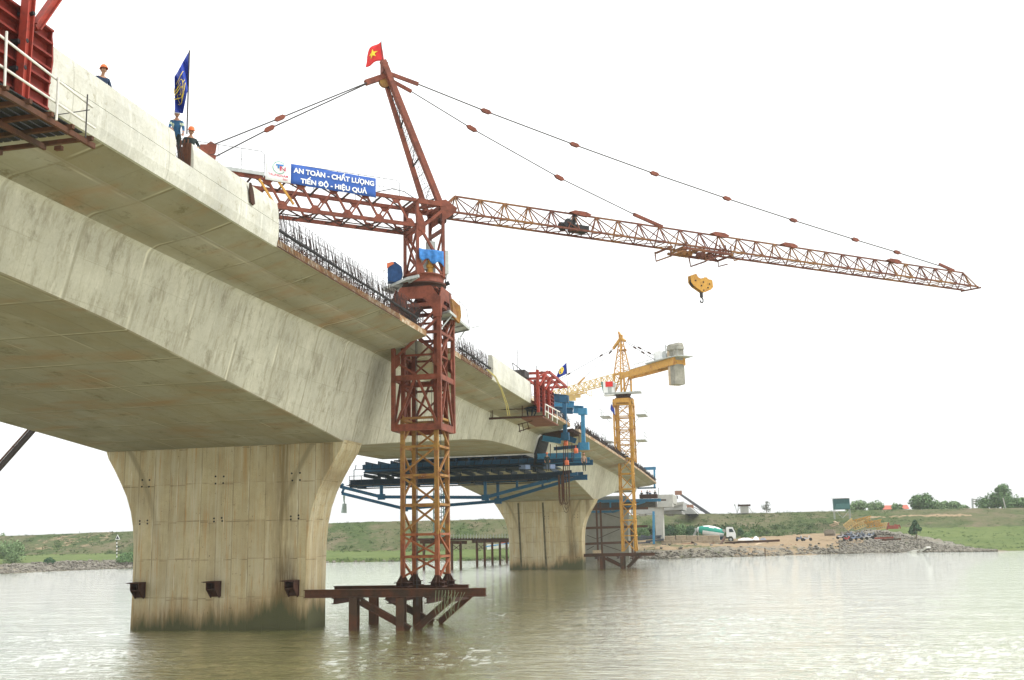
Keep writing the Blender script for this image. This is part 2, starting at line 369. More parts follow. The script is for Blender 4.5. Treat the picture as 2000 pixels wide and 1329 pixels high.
# ================================================================== WATER AND LAND
def mat_water():
    g = N('river_water')
    wv = g.map((1, 1, 1), g.W); wv.node.inputs['Rotation'].default_value = (0, 0, .18)
    a = g.noise(1.0, g.map((.8, 2.6, 1), wv), 6, .66, .5)
    b = g.noise(1.0, g.map((.16, .4, 1), g.W, (5, 2, 0)), 3, .5)
    h = g.math('ADD', g.math('MULTIPLY', a, .6), g.math('MULTIPLY', b, 1.1))
    c = g.noise(.03, g.W, 3)
    col = g.mix(g.rng(c, .35, .65), (.29, .28, .095), (.335, .325, .12))
    def bmp(st):
        n = g.n('ShaderNodeBump'); n.inputs['Strength'].default_value = st; n.inputs['Distance'].default_value = .2; g.l(h, n.inputs['Height']); return n.outputs[0]
    df = g.n('ShaderNodeBsdfDiffuse'); g.l(col, df.inputs[0]); gl = g.n('ShaderNodeBsdfGlossy'); gl.inputs['Roughness'].default_value = .03
    gl.inputs['Color'].default_value = (.97, .98, .95, 1); g.l(bmp(.8), gl.inputs['Normal']); g.l(bmp(.6), df.inputs['Normal'])
    fr = g.n('ShaderNodeFresnel'); fr.inputs[0].default_value = 1.75; g.l(bmp(.55), fr.inputs['Normal'])
    mx = g.n('ShaderNodeMixShader'); g.l(g.math('MULTIPLY_ADD', fr.outputs[0], 1.9, .05, True), mx.inputs[0]); g.l(df.outputs[0], mx.inputs[1]); g.l(gl.outputs[0], mx.inputs[2])
    g.l(mx.outputs[0], g.out.inputs[0]); return g.mat
mb = MB(); mb.smooth = True
_an = [math.radians(a) for a in (-172, -150, -120, -95, -75, -60, -50)] + [math.radians(-44 + .125 * i) for i in range(489)] + [math.radians(a) for a in (24, 34, 48, 65, 90, 120, 150, 172)]
_rd = [2.5]
while _rd[-1] < 95: _rd.append(_rd[-1] * 1.0065)
while _rd[-1] < 620: _rd.append(_rd[-1] * 1.05)
def wave(x, y, r):
    f = max(0., min(1., (100 - r) / 55)) * min(1, r / 5)
    if f <= 0: return 0.
    u, v = x * .97 + y * .24, y * .97 - x * .24
    n1 = noise.noise(Vector((u * .75, v * 1.7, 0))); n2 = noise.noise(Vector((u * 1.7 + 9, v * 3.6, 3))); n3 = noise.noise(Vector((u * 4.2, v * 7.5, 6))); p = noise.noise(Vector((u * .09, v * .16, 8)))
    return f * max(.25, .62 + .9 * p) * (.013 * (1 - abs(n1) * 2) + .010 * (1 - abs(n2) * 2) + .005 * n3)
mb.grid([[Vector((sin(a) * r, cos(a) * r, wave(sin(a) * r, cos(a) * r, r))) for a in _an] for r in _rd])
structure(mb.build('water', mat_water()))

def lerp_tab(tab, x):
    if x <= tab[0][0]: return tab[0][1:]
    for a, b in zip(tab, tab[1:]):
        if x <= b[0]:
            t = (x - a[0]) / (b[0] - a[0]); return tuple(p + (q - p) * t for p, q in zip(a[1:], b[1:]))
    return tab[-1][1:]
# survey of the far bank: bearing column, water's edge row, berm (row, metres in), levee foot (row, Y), crest (row, Y)
BANK = [(-700, 1135, 1117, 8, 1100, 225, 1060, 250), (0, 1121, 1104, 8, 1087, 225, 1047.5, 246), (130, 1115, 1096, 8, 1084, 225, 1043, 246), (258, 1110, 1094, 8, 1082, 226, 1038, 246),
        (450, 1103, 1092, 5, 1080, 228, 1029, 249), (645, 1099, 1090, 4, 1079, 228, 1022, 250), (800, 1097, 1088, 4, 1077, 227, 1018, 249),
        (990, 1095, 1086, 4, 1075, 226, 1014, 248), (1150, 1093, 1078, 4, 1062, 226, 1010, 249), (1290, 1092, 1072, 5, 1051, 226, 1005, 250),
        (1400, 1089, 1068, 6, 1050, 226, 1004, 250), (1500, 1086, 1066, 6, 1047, 228, 1002, 250), (1640, 1082, 1063, 6, 1040, 230, 998.5, 250),
        (1720, 1080, 1060, 8, 1034, 232, 996, 250), (1800, 1079, 1064, 6, 1032, 232, 995, 250), (1940, 1078, 1071, 4, 1031, 232, 993, 250),
        (2000, 1076, 1068, 5, 1030, 232, 992, 250), (2900, 1055, 1048, 5, 1006, 232, 970, 250)]
def fbm(x, y, z=0, s=1.): return noise.fractal(Vector((x * s, y * s, z)), .9, 2.1, 4)
def bank_col(px):
    sp, r1, d1, r2, y2, r3, y3 = lerp_tab(BANK, px)
    a = at(px, sp, Z=0.); b = at(px, r1, Y=a.y + d1); c = at(px, r2, Y=y2); d = at(px, r3, Y=y3)
    return a, b, c, d
def land(px, t):
    """point of the land; t 0 water's edge, 1 berm, 2 levee foot, 3 crest"""
    P = bank_col(px); i = min(2, int(t)); f = t - i
    return P[i].lerp(P[i + 1], f)
rows = []; keys = []
pxs = list(range(-700, 0, 50)) + list(range(0, 2000, 6)) + list(range(2000, 2900, 60))
ts = [-.6, -.2] + [i / 10 for i in range(0, 31)]
for px in pxs:
    P = bank_col(px); r = []; kk = []
    for t in ts:
        if t < 0: q = P[0] + Vector((0, t * 10, t * 4.))
        else:
            i = min(2, int(t)); f = t - i
            if i == 2: f2 = f * f * (3 - 2 * f) * .45 + f * .55
            else: f2 = f
            q = P[i].lerp(P[i + 1], f2)
        am = .28 if .15 < t < 2.9 else (.05 if t <= .15 else .12)
        if t >= 0: q.z += am * fbm(q.x, q.y, 3, .12) + am * .7 * fbm(q.x, q.y, 9, .5)
        if t == 0: q.z = max(q.z, .02); q.y += .9 * fbm(q.x, 5, 0, .15)
        r.append(q); kk.append((px, t))
    c = P[3]
    for dy, z in ((6, c.z + .05), (12, c.z - .1), (30, 5.), (120, 4.8), (1500, 4.8)):
        d = Vector((c.x, c.y, 0)).normalized(); r.append(Vector((c.x + d.x * dy, c.y + d.y * dy, z))); kk.append((px, 4))
    rows.append(r); keys += kk
mb = MB(); mb.smooth = True; mb.grid(rows, flip=True)
def mat_land():
    g = N('bank_land'); at_ = g.n('ShaderNodeVertexColor'); at_.layer_name = 'kind'; k = g.sep(at_.outputs['Color'])
    n1 = g.noise(.16, g.W, 6, .68); n2 = g.noise(.9, g.W, 5, .7); n3 = g.noise(4., g.W, 3, .7); n0 = g.noise(.05, g.W, 4, .6)
    gr = g.mix(g.rng(n2, .35, .65), (.040, .066, .020), (.085, .115, .038))
    gr = g.mix(g.rng(n0, .48, .6, 0, .55), gr, (.15, .13, .075)); gr = g.mix(g.rng(n1, .5, .62, 0, .85), gr, (.165, .135, .085))
    gr = g.mix(g.rng(n3, .5, .7, 0, .5), gr, (.05, .08, .03))
    mead = g.mix(g.rng(n1, .35, .65), (.085, .125, .035), (.13, .165, .052))
    mead = g.mix(g.rng(n3, .5, .75, 0, .5), mead, (.10, .15, .05))
    sand = g.mix(g.rng(n2, .35, .65), (.25, .18, .105), (.33, .245, .155)); sand = g.mix(g.rng(n3, .5, .7, 0, .4), sand, (.30, .24, .16))
    rock = g.mix(g.rng(n3, .35, .65), (.11, .10, .08), (.30, .28, .235)); rock = g.mix(g.rng(n1, .5, .62, 0, .5), rock, (.24, .19, .11))
    jit = g.math('ADD', g.math('MULTIPLY', g.math('SUBTRACT', n2, .5), 1.3), g.math('MULTIPLY', g.math('SUBTRACT', n1, .5), 1.6))
    def th(x): return g.rng(g.math('ADD', x, jit), .4, .6)
    col = g.mix(th(k[0]), gr, mead); col = g.mix(th(k[1]), col, sand); col = g.mix(th(k[2]), col, rock)
    g.bump(g.math('ADD', n3, n2), .7, .25)
    return g.fin(col, .95)
o = structure(mb.build('ground', mat_land()))
ca = o.data.color_attributes.new('kind', 'FLOAT_COLOR', 'POINT')
def land_kind(px, t):
    mead = sand = rock = 0.
    if px < 1010: 
        if t > 3: return 0, 0, 0
        if t < 2.05: mead = 1 if t > .3 else .6
        if px < 258 and t < 1.05: rock = 1 if t < .8 else .55; mead = 0
        if px < 258 and t > 2.2: sand = .32 if (px * .006 - t * .9) % 2 < .9 else 0
    elif px < 1900:
        edge = 1.0 + (0 if px < 1640 else 0)
        if t < 1.0: rock = .62 if px < 1430 else .5; sand = .35 if px < 1430 else .75
        if 1.0 <= t < 1.95 and px < 1700: sand = .9 if px > 1440 else .55
        if t >= 1.95 and px < 1760: mead = 0
        if px >= 1600 and t < .6: rock = 1
        if px > 1690:
            lim = 2.0 - (px - 1700) / 240 * 1.2
            if t < lim: rock = 1; sand = 0
            elif t < 2.1: mead = 1
            if 2.55 < t < 2.65: sand = .7
    else:
        if t < 2.1: mead = 1
        lim = .9 - (px - 1900) / 100
        if t < lim: rock = 1
    return mead, sand, rock
vals = []
for px, t in keys:
    a, b, c = land_kind(px, t); vals += [a, b, c, 1.]
ca.data.foreach_set('color', vals)

rnd = random.Random(7)
def blob(mb, c, r, n=0, sq=.7):
    """small irregular stone"""
    c = Vector(c); vs = []
    for v in ((1, 0, 0), (-1, 0, 0), (0, 1, 0), (0, -1, 0), (0, 0, 1), (0, 0, -1), (.6, .6, .55), (-.6, .6, .5), (-.6, -.6, .55), (.6, -.6, .5)):
        vs.append(c + Vector(v) * r * rnd.uniform(.65, 1.15) * (1 if abs(v[2]) < .9 else sq))
    f = [(4, 6, 7), (4, 7, 8), (4, 8, 9), (4, 9, 6), (0, 2, 6), (2, 1, 7), (1, 3, 8), (3, 0, 9), (6, 2, 7), (7, 1, 8), (8, 3, 9), (9, 0, 6), (5, 2, 0), (5, 1, 2), (5, 3, 1), (5, 0, 3)]
    mb.add(vs, f)
mb = MB()
for i in range(6500):
    u = rnd.random()
    if u < .22: px = rnd.uniform(-60, 262); t = rnd.uniform(-.02, .95)
    elif u < .36: px = rnd.uniform(1180, 1700); t = rnd.uniform(0, .8) ** 1.6 if rnd.random() < .8 else rnd.uniform(0, 1.4)
    elif u < .97: px = rnd.uniform(1640, 1945); t = rnd.uniform(-.02, max(.1, 2.0 - max(0, px - 1700) / 240 * 1.75))
    else: px = rnd.uniform(262, 1100); t = rnd.uniform(-.02, .1)
    q = land(px, max(t, 0)); blob(mb, q + Vector((0, 0, .05)), rnd.uniform(.08, .2) if rnd.random() < .6 else rnd.uniform(.2, .45))
g = N('loose_rock'); rc = g.n('ShaderNodeObjectInfo'); wn2 = g.noise(1.3, g.W, 3, .7)
M['rock'] = g.fin(g.mix(g.rng(wn2, .35, .65), (.10, .09, .072), (.27, .25, .21)), .9)
o = mb.build('rock_revetment', M['rock']); o['kind'] = 'stuff'
# low scrub and tall grass over the levee
def tuft(mb, q, r, n, h=1.):
    for _ in range(n):
        d = Vector((rnd.gauss(0, 1), rnd.gauss(0, 1), abs(rnd.gauss(0, .8)) * h)).normalized() * r * rnd.uniform(.3, 1)
        a = Vector((rnd.gauss(0, 1), rnd.gauss(0, 1), rnd.gauss(0, 1))).normalized(); b = a.orthogonal().normalized(); s = r * rnd.uniform(.16, .34)
        c = q + d; mb.add([c - a * s, c + b * s * .6, c + a * s, c - b * s * .6], [(0, 1, 2, 3)])
def mat_leaf(name, c1, c2, sc=1.5):
    g = N(name); a = g.noise(sc, g.W, 3, .6); b = g.noise(sc * 6, g.W, 2)
    col = g.mix(g.rng(a, .38, .62), c1, c2); col = g.mix(g.rng(b, .45, .7, 0, .4), col, tuple(x * .55 for x in c1))
    g.b.inputs['Subsurface Weight'].default_value = 0
    return g.fin(col, .75)
M['leaf'] = mat_leaf('leaves_mid_green', (.065, .135, .05), (.15, .24, .10))  # mid and pale leaves lightened: distance haze put into their colour
M['leafp'] = mat_leaf('leaves_pale_green', (.12, .20, .085), (.22, .31, .15))
M['leafd'] = mat_leaf('leaves_dark_green', (.025, .07, .035), (.06, .12, .05))
M['scrub'] = mat_leaf('scrub_leaves', (.032, .062, .018), (.075, .115, .035), .4)
M['bark'] = plain('bark', (.17, .14, .10), .9, .3, 6)
mb = MB()
for i in range(5200):
    px = rnd.uniform(-40, 2060); t = rnd.uniform(1.95, 3.0) if px < 1750 else rnd.uniform(.6, 3.0)
    if 1010 < px < 1750 and t < 2.05: continue
    q = land(px, t)
    if fbm(q.x, q.y, 1, .06) < -.1 and rnd.random() < .75: continue
    tuft(mb, q, rnd.uniform(.2, .7) * (1.0 if px < 1750 else .7), 9, .6)
for i in range(420):
    px = rnd.uniform(255, 1010); q = land(px, rnd.uniform(0, .5)); tuft(mb, q, rnd.uniform(.3, .6), 8, 1.3)
for i in range(500):
    px = rnd.uniform(1280, 1420) if i < 240 else rnd.uniform(1150, 1600); q = land(px, rnd.uniform(1.9, 2.4)); tuft(mb, q, rnd.uniform(.5, 1.2), 16, 1.)
o = mb.build('scrub', M['scrub']); o['kind'] = 'stuff'

# ================================================================== BRIDGE
XC = -27.1
WB = [(0, 14.95), (20, 14.84), (32, 14.78), (50, 14.80), (58, 14.60), (64, 14.53), (76, 14.43), (91, 14.40), (115, 14.22), (137, 14.0), (160, 13.6), (187, 12.9), (220, 11.6)]
def zw(y): return lerp_tab(WB, y)[0]
HP = [(0, 9.36), (1.3, 9.38), (6, 9.88), (11.5, 10.42), (16, 10.86), (19.6, 11.23), (22.6, 11.5), (27.4, 11.8), (34, 11.95), (45, 12.02)]
def girder(T, yc, dz, y0, y1):
    """box girder with haunch: web faces material 0, undersides material 1"""
    ys = []; y = y0
    while y < y1 - .01: ys.append(y); y += 1.4
    ys.append(y1); L1 = []
    for y in ys:
        zb = lerp_tab(HP, abs(y - yc))[0] + dz; w = 6.85 + .25 * (zb - 9.3); z = zw(y); d = z - 14.8
        zt = z - .62; pts = [(w - .05, zb), (w, zb + .04)]
        wt = 6.85 + .25 * (zt - .36 - 9.3); pts.append((wt, zt - .36))
        for k in range(1, 6):
            a = k / 6 * pi / 2; pts.append((wt + .5 * (1 - cos(a)) + .08 * k / 6, zt - .36 + .42 * sin(a)))
        pts.append((wt + .75, zt + .09)); pts.append((9.9, zt + .28)); pts.append((9.9, z + .3))
        right = [Vector((XC + a, y, b)) for a, b in pts]; left = [Vector((XC - a, y, b)) for a, b in reversed(pts)]
        L1.append(left + right)
    mb = MB(); n = len(L1[0]); nr = n // 2
    vs = [p for r in L1 for p in r]; mb.add(vs, [])
    for i in range(len(L1) - 1):
        for k in range(n):
            k2 = (k + 1) % n; a, b = i * n + k, i * n + k2
            kk = k - nr if k >= nr else nr - 2 - k     # strip index on its own side
            if k == nr - 1: mt, sm = 1, False
            elif k == n - 1: mt, sm = 2, False
            else:
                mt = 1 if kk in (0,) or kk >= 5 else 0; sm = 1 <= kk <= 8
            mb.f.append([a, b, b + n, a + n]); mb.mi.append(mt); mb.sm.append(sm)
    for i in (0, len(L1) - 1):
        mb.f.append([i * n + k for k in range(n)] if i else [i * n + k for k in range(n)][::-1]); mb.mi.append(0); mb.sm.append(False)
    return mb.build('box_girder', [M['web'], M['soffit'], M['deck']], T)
def wing(T, y0, y1, side=1, name='deck_wing'):
    mb = MB(); rows = []; ys = [y0 + (y1 - y0) * i / max(2, int((y1 - y0) / 2)) for i in range(max(2, int((y1 - y0) / 2)) + 1)]
    for y in ys:
        z = zw(y); r = [(9.9, z - .34), (11.1, z), (11.1, z + .30), (9.9, z + .30)]
        rows.append([Vector((XC + side * a, y, b)) for a, b in r])
    n = 4; mb.add([p for r in rows for p in r], [])
    for i in range(len(rows) - 1):
        for k in range(n):
            a, b = i * n + k, i * n + (k + 1) % n; f = [a, b, b + n, a + n]
            mb.f.append(f if side > 0 else f[::-1]); mb.mi.append((0, 1, 2, 2)[k]); mb.sm.append(False)
    mb.f.append([0, 3, 2, 1] if side > 0 else [0, 1, 2, 3]); mb.mi.append(1); mb.sm.append(False)
    o = (len(rows) - 1) * n; mb.f.append([o, o + 1, o + 2, o + 3] if side > 0 else [o + 3, o + 2, o + 1, o]); mb.mi.append(1); mb.sm.append(False)
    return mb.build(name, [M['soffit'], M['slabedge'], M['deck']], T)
def parapet(T, y0, y1, z0=0., z1=1.64, side=1, name='parapet'):
    mb = MB(); rows = []; k = max(1, int((y1 - y0) / 1.5))
    for i in range(k + 1):
        y = y0 + (y1 - y0) * i / k; z = zw(y)
        prof = [(0, 0.), (.08, .3), (.10, .8), (.07, 1.3), (.0, 1.64), (-.24, 1.64), (-.30, .5), (-.30, .02)] if z0 == 0 and z1 > 1.6 else \
               [(0, 0.), (.08, .3), (.10, .82), (-.28, .82), (-.30, .02)] if z0 == 0 else [(.085, .845), (.07, 1.3), (.0, 1.64), (-.24, 1.64), (-.26, .845)]
        rows.append([Vector((XC + side * (11.13 + a), y, z - .03 + b)) for a, b in prof])
    n = len(rows[0]); mb.add([p for r in rows for p in r], [])
    for i in range(k):
        for j in range(n):
            a, b = i * n + j, i * n + (j + 1) % n; mb.f.append([a, b, b + n, a + n] if side > 0 else [b, a, a + n, b + n]); mb.mi.append(0); mb.sm.append(False)
    mb.f.append(list(range(n))[::-1]); mb.f.append([k * n + j for j in range(n)]); mb.mi += [0, 0]; mb.sm += [False] * 2
    return mb.build(name, M['parapet'], T)
def pier(T, yf, mat, ztop, half=5.0, x=XC, depth=2.4):
    prof = [(-3, 5.04), (0, 5.0), (2, 4.98), (4.2, 5.02), (5.2, 5.12), (6, 5.3), (6.8, 5.6), (7.5, 5.98), (8.2, 6.4), (8.8, 6.8), (9.25, 6.98)]
    k = ztop / 9.3; mb = MB(); rows = []
    for z, w in prof:
        w += half - 5.0; z = z * k if z > 0 else z; c = .10
        rows.append([Vector((x + a, yf + b, z)) for a, b in ((-w + c, 0), (w - c, 0), (w, c), (w, depth - c), (w - c, depth), (-w + c, depth), (-w, depth - c), (-w, c))])
    n = 8; mb.add([p for r in rows for p in r], [])
    for i in range(len(rows) - 1):
        for j in range(n): a, b = i * n + j, i * n + (j + 1) % n; mb.f.append([a, b, b + n, a + n]); mb.mi.append(0); mb.sm.append(False)
    mb.f.append([(len(rows) - 1) * n + j for j in range(n)]); mb.mi.append(0); mb.sm.append(False)
    return mb.build('pier', mat, T)
def bar_cage(T, y0, y1, step, h, seed, side=1, messy=1., rail=True, base=.3, name='rebar_cage', r=.011):
    """barrier starter bars along the slab edge"""
    rr = random.Random(seed); mb = MB(); y = y0
    while y < y1:
        z = zw(y) + base
        for xo, hh in ((10.98, h), (10.72, h * .9)):
            if rr.random() < .12 * messy: continue
            x = XC + side * (xo + rr.uniform(-.03, .03)); yy = y + rr.uniform(-.04, .04); hv = hh * (rr.uniform(.97, 1.02) if rail else rr.uniform(.6, 1.1))
            mb.tube([(x, yy, z - .02), (x + rr.uniform(-.02, .02) * messy, yy + rr.uniform(-.025, .025) * messy, z + hv * .5), (x - side * .1 + rr.uniform(-.03, .03) * messy, yy + rr.uniform(-.03, .03) * messy, z + hv)], r, 4, False)
        if rr.random() < .75 * messy:
            # bent stirrups and tie ends
            for _ in range(6):
                p = Vector((XC + side * rr.uniform(10.6, 11.1), y + rr.uniform(-.1, .1), z + rr.uniform(.0, h * .48))); pts = [p]
                for k in range(3): p = p + Vector((rr.uniform(-.12, .12), rr.uniform(-.13, .13), rr.uniform(-.12, .16))); pts.append(p)
                mb.tube(pts, r * .9, 4, False)
        y += step * rr.uniform(.8, 1.2)
    if rail:
        for xo, hz in ((11.0, .25), (11.0, .5), (10.98, .95), (10.96, h * .98), (10.7, .6), (10.7, 1.1)):
            mb.tube([(XC + side * xo, y0 + (y1 - y0) * i / 12, zw(y0 + (y1 - y0) * i / 12) + base + hz * (1 if hz > h else 1) + rr.uniform(-.01, .01)) for i in range(13)], r, 4, False)
    return mb.build(name, M['rebar'], T)
def edge_bars(T, y0, y1, step, side=1, name='starter_bars'):
    """rusty bars lying against the face of the unfinished slab edge"""
    mb = MB(); y = y0; rr = random.Random(3)
    while y < y1:
        z = zw(y); mb.tube([(XC + side * 11.13, y, z + .01), (XC + side * 11.15, y, z + .36 + rr.uniform(0, .1))], .013, 4, False)
        y += step
    mb.bar((XC + side * 11.14, y0, zw(y0) + .02), (XC + side * 11.14, y1, zw(y1) + .02), .03, .04)
    return mb.build(name, M['brown'], T)

# ---- first balanced cantilever, on the nearest pier
T1 = thing('bridge_cantilever', 'near concrete bridge arm on the broad stained pier, pale parapet rising top left', 'bridge', (XC, 50.7, 0), 'bridge arms under construction')
Y1e = 94.5
girder(T1, 50.7, 0, 6.0, Y1e)
NA, NB = 50.34, 54.9
wing(T1, 6.0, NA); wing(T1, NB, Y1e); wing(T1, 6.0, Y1e, -1)
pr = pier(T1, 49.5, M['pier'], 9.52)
Q0, Q1 = 25.75, 26.75
parapet(T1, 7.5, 32.6, 0, .82, name='parapet_base'); parapet(T1, 7.5, Q0, .82, 1.64); parapet(T1, Q1, 32.6, .82, 1.64)
parapet(T1, 64.3, 76.4); parapet(T1, 8, 60, side=-1)
bar_cage(T1, 32.75, NA - .1, .14, 1.25, 1, messy=1.); bar_cage(T1, NB + 2.1, 64.2, .17, 1.25, 2, messy=1.1); bar_cage(T1, Q0 + .03, Q1 - .03, .1, 1.05, 3, base=.75, rail=False, messy=.6)
bar_cage(T1, 84, Y1e, .24, .8, 5, rail=False, messy=1)
edge_bars(T1, 32.7, NA - 4.3, .13); edge_bars(T1, NB + 2, 64.2, .16)
mb = MB(); mb.tube([(XC + 11.02, y, zw(y) + .72) for y in (32.6, 38, 44, 49)], .055, 8); mb.tube([(XC + 11.02, y, zw(y) + .72) for y in (57, 60, 64.3)], .055, 8)
mb.build('conduit_pipe', M['black'], T1)
mb = MB()   # dark rag hung over the parapet and stop end of the gap
a = at(489, 362, X=XC + 11.3); mb.smooth = False
prs = [(0, .0), (.06, .0), (.16, -.35), (.24, -.85), (.16, -.98), (.05, -.88), (.0, -.4)]
mb.prism([a + Vector((0, p * 1.6, q * .75 + .1)) for p, q in prs], (-.05, 0, 0)); mb.build('hanging_rag', M['dark'], T1)
mb = MB()
for i in range(7): mb.bar((XC + 11.0 - i * .04, Q1 - .04, zw(26) + .8), (XC + 11.02 - i * .04, Q1 - .05, zw(26) + 1.75 - (i % 3) * .12), .03, .05)
mb.box((XC + 10.98, Q1 - .02, zw(26) + 1.22), (.26, .04, .8)); mb.build('stop_end_form', M['brown'], T1)
# fixing brackets and bolt holes on the pier
for px, py in ((268, 1153), (416, 1151), (569, 1149)):
    c = at(px, py, Y=49.2); mb = MB()
    mb.box(c + Vector((0, .26, 0)), (.62, .06, .80)); mb.box(c + Vector((-.05, 0, .36)), (.70, .62, .06)); mb.box(c + Vector((0, 0, -.02)), (.5, .5, .05))
    for sx_ in (-.24, .24):
        mb.prism([c + Vector((sx_ - .02, .26, .36)), c + Vector((sx_ - .02, -.28, .36)), c + Vector((sx_ - .02, -.28, 0)), c + Vector((sx_ - .02, .2, -.45)), c + Vector((sx_ - .02, .26, -.45))], (.04, 0, 0))
    mb.bar(c + Vector((-.55, -.2, .36)), c + Vector((-.3, -.2, .36)), .04, .03); mb.build('bracket', M['dark'], pr)
def holes(lst, yf, par):
    for px, py in lst:
        c = at(px, py, Y=yf); MB().lathe(c + Vector((0, .02, 0)), [(0, .055), (.035, .05)], 8, (0, -1, 0)).build('bolt_hole', M['black'], par)
holes([(278, 938), (292, 938), (277, 951), (291, 951), (273, 1018), (288, 1017), (273, 1024), (288, 1023), (421, 931), (437, 931), (421, 945), (436, 944), (418, 1013), (433, 1012), (418, 1019), (434, 1018),
       (570, 925), (586, 924), (571, 939), (586, 938), (568, 1009), (583, 1007), (568, 1015), (583, 1013)], 49.5, pr)

# ---- second balanced cantilever
T2 = thing('bridge_cantilever', 'second concrete bridge arm further off, its pier beside the yellow tower crane', 'bridge', (XC, 138.2, 0), 'bridge arms under construction')
girder(T2, 138.2, -.42, 99.5, 183.2)
wing(T2, 99.5, 183.2); wing(T2, 99.5, 183.2, -1)
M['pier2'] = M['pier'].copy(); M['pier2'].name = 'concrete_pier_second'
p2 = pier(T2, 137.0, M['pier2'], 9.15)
bar_cage(T2, 99.6, 183, .30, .95, 11, rail=False, messy=1.5, r=.022)
mb = MB()
for px in (1012, 1060):   # two thin dark strips down the pier face
    top = at(px, 985, Y=136.97); mb.bar(Vector((top.x, 136.98, 8.8)), Vector((top.x + .25, 136.98, .1)), .24, .05, (0, 1, 0))
mb.build('dark_face_strip', plain('dark_strip_concrete', (.11, .095, .06), .9, .4, 3), p2)
holes([(1064, 1009), (1071, 1009), (1064, 1014), (1071, 1014), (1122, 1006), (1128, 1006), (1122, 1011), (1128, 1011), (1065, 1040), (1071, 1040), (1066, 1090), (1071, 1090), (1126, 1089), (1131, 1089)], 137.0, p2)
# ---- third pier with its scaffold
P3 = thing('bridge_pier', 'broad grey concrete pier in shade behind the yellow tower crane, wrapped in brown scaffold beams', 'pier', (XC, 184.5, 0))
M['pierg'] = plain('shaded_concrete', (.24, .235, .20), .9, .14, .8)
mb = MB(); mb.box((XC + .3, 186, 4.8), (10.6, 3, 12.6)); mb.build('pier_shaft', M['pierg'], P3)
SC3 = thing('pier_scaffold', 'brown steel scaffold beams and braces strapped round the shaded grey pier', 'scaffold', (XC, 181.5, 0))
mb = MB()
for px in (1165, 1173): p = at(px, 1000, Y=182); mb.ibeam((p.x, 182, 0), (p.x, 182, 10), .3, .3, .05, (0, 1, 0))
for px in (1232, 1237): p = at(px, 1000, Y=183); mb.ibeam((p.x, 183, 0), (p.x, 183, 6), .3, .3, .05, (0, 1, 0))
mb.build('upright', M['brown'], SC3)
mb = MB()
for y0, y1, xr in ((1032, 1028, 1265), (1063, 1059, 1235), (995, 993, 1266)):
    mb.ibeam(at(1140, y0, Y=181.7), at(xr, y1, Y=181.7), .25, .42, .05)
mb.build('ledger_beam', M['brown'], SC3)
mb = MB()
for a, b in (((1147, 1046), (1165, 1053)), ((1168, 1052), (1210, 1034)), ((1146, 1075), (1160, 1067)), ((1178, 1065), (1212, 1076)), ((1180, 1003), (1210, 1012))): mb.bar(at(*a, Y=181.5), at(*b, Y=181.5), .1)
mb.build('brace', M['dark'], SC3)
mb = MB(); q = at(1166, 1079, Y=181.5); mb.box(q, (1.4, .8, .7)); mb.build('toolbox', M['wood'], SC3)
# ================================================================== NEAR TOWER CRANE
def lattice(mb, c, w, d, z0, z1, n, leg=.16, br=.075, ax=(1, 0, 0), post=True, inset=0., flip=0, legs=True):
    """square lattice mast piece round centre c, n bracing bays"""
    ax = Vector(ax).normalized(); ay = Vector((-ax.y, ax.x, 0)); c = Vector((c[0], c[1], 0))
    cor = [c + ax * (sx_ * w / 2) + ay * (sy * d / 2) for sx_, sy in ((-1, -1), (1, -1), (1, 1), (-1, 1))]
    Z = lambda p, z: Vector((p.x, p.y, z))
    if legs:
        for p in cor:
            q = p + (c - p).normalized() * leg * .7
            mb.bar(Z(q, z0), Z(q, z1), leg, leg, ax)
    h = (z1 - z0) / n
    for i in range(n):
        a, b = z0 + i * h, z0 + (i + 1) * h
        for k in range(4):
            p, q = cor[k], cor[(k + 1) % 4]; dn = (q - p).normalized(); p2, q2 = p + dn * leg * .6, q - dn * leg * .6
            if (i + flip) % 2 == 0: mb.bar(Z(p2, b - .08), Z(q2, a + .12), br)
            else: mb.bar(Z(p2, a + .12), Z(q2, b - .08), br)
            mb.bar(Z(p2, b), Z(q2, b), br * 1.1, br * 1.2)
            # gusset plates
            nr = Vector((dn.y, -dn.x, 0)) * .02
            for e, s_ in ((p2, 1), (q2, -1)):
                mb.prism([Z(e, b - .22), Z(e + dn * s_ * .2, b), Z(e, b + .2)], nr)
    return cor
CO = Vector((-16.66, 52.05, 0)); CTH = math.radians(41.3)
CA = Vector((cos(CTH), sin(CTH), 0)); CB = Vector((sin(CTH), -cos(CTH), 0))
def ca_(a, b, z): return CO + CA * a + CB * b + Vector((0, 0, z))
crane = thing('tower_crane', 'large rust red tower crane standing through the notch beside the nearest pier', 'tower crane', (CO.x, CO.y, 1.9))
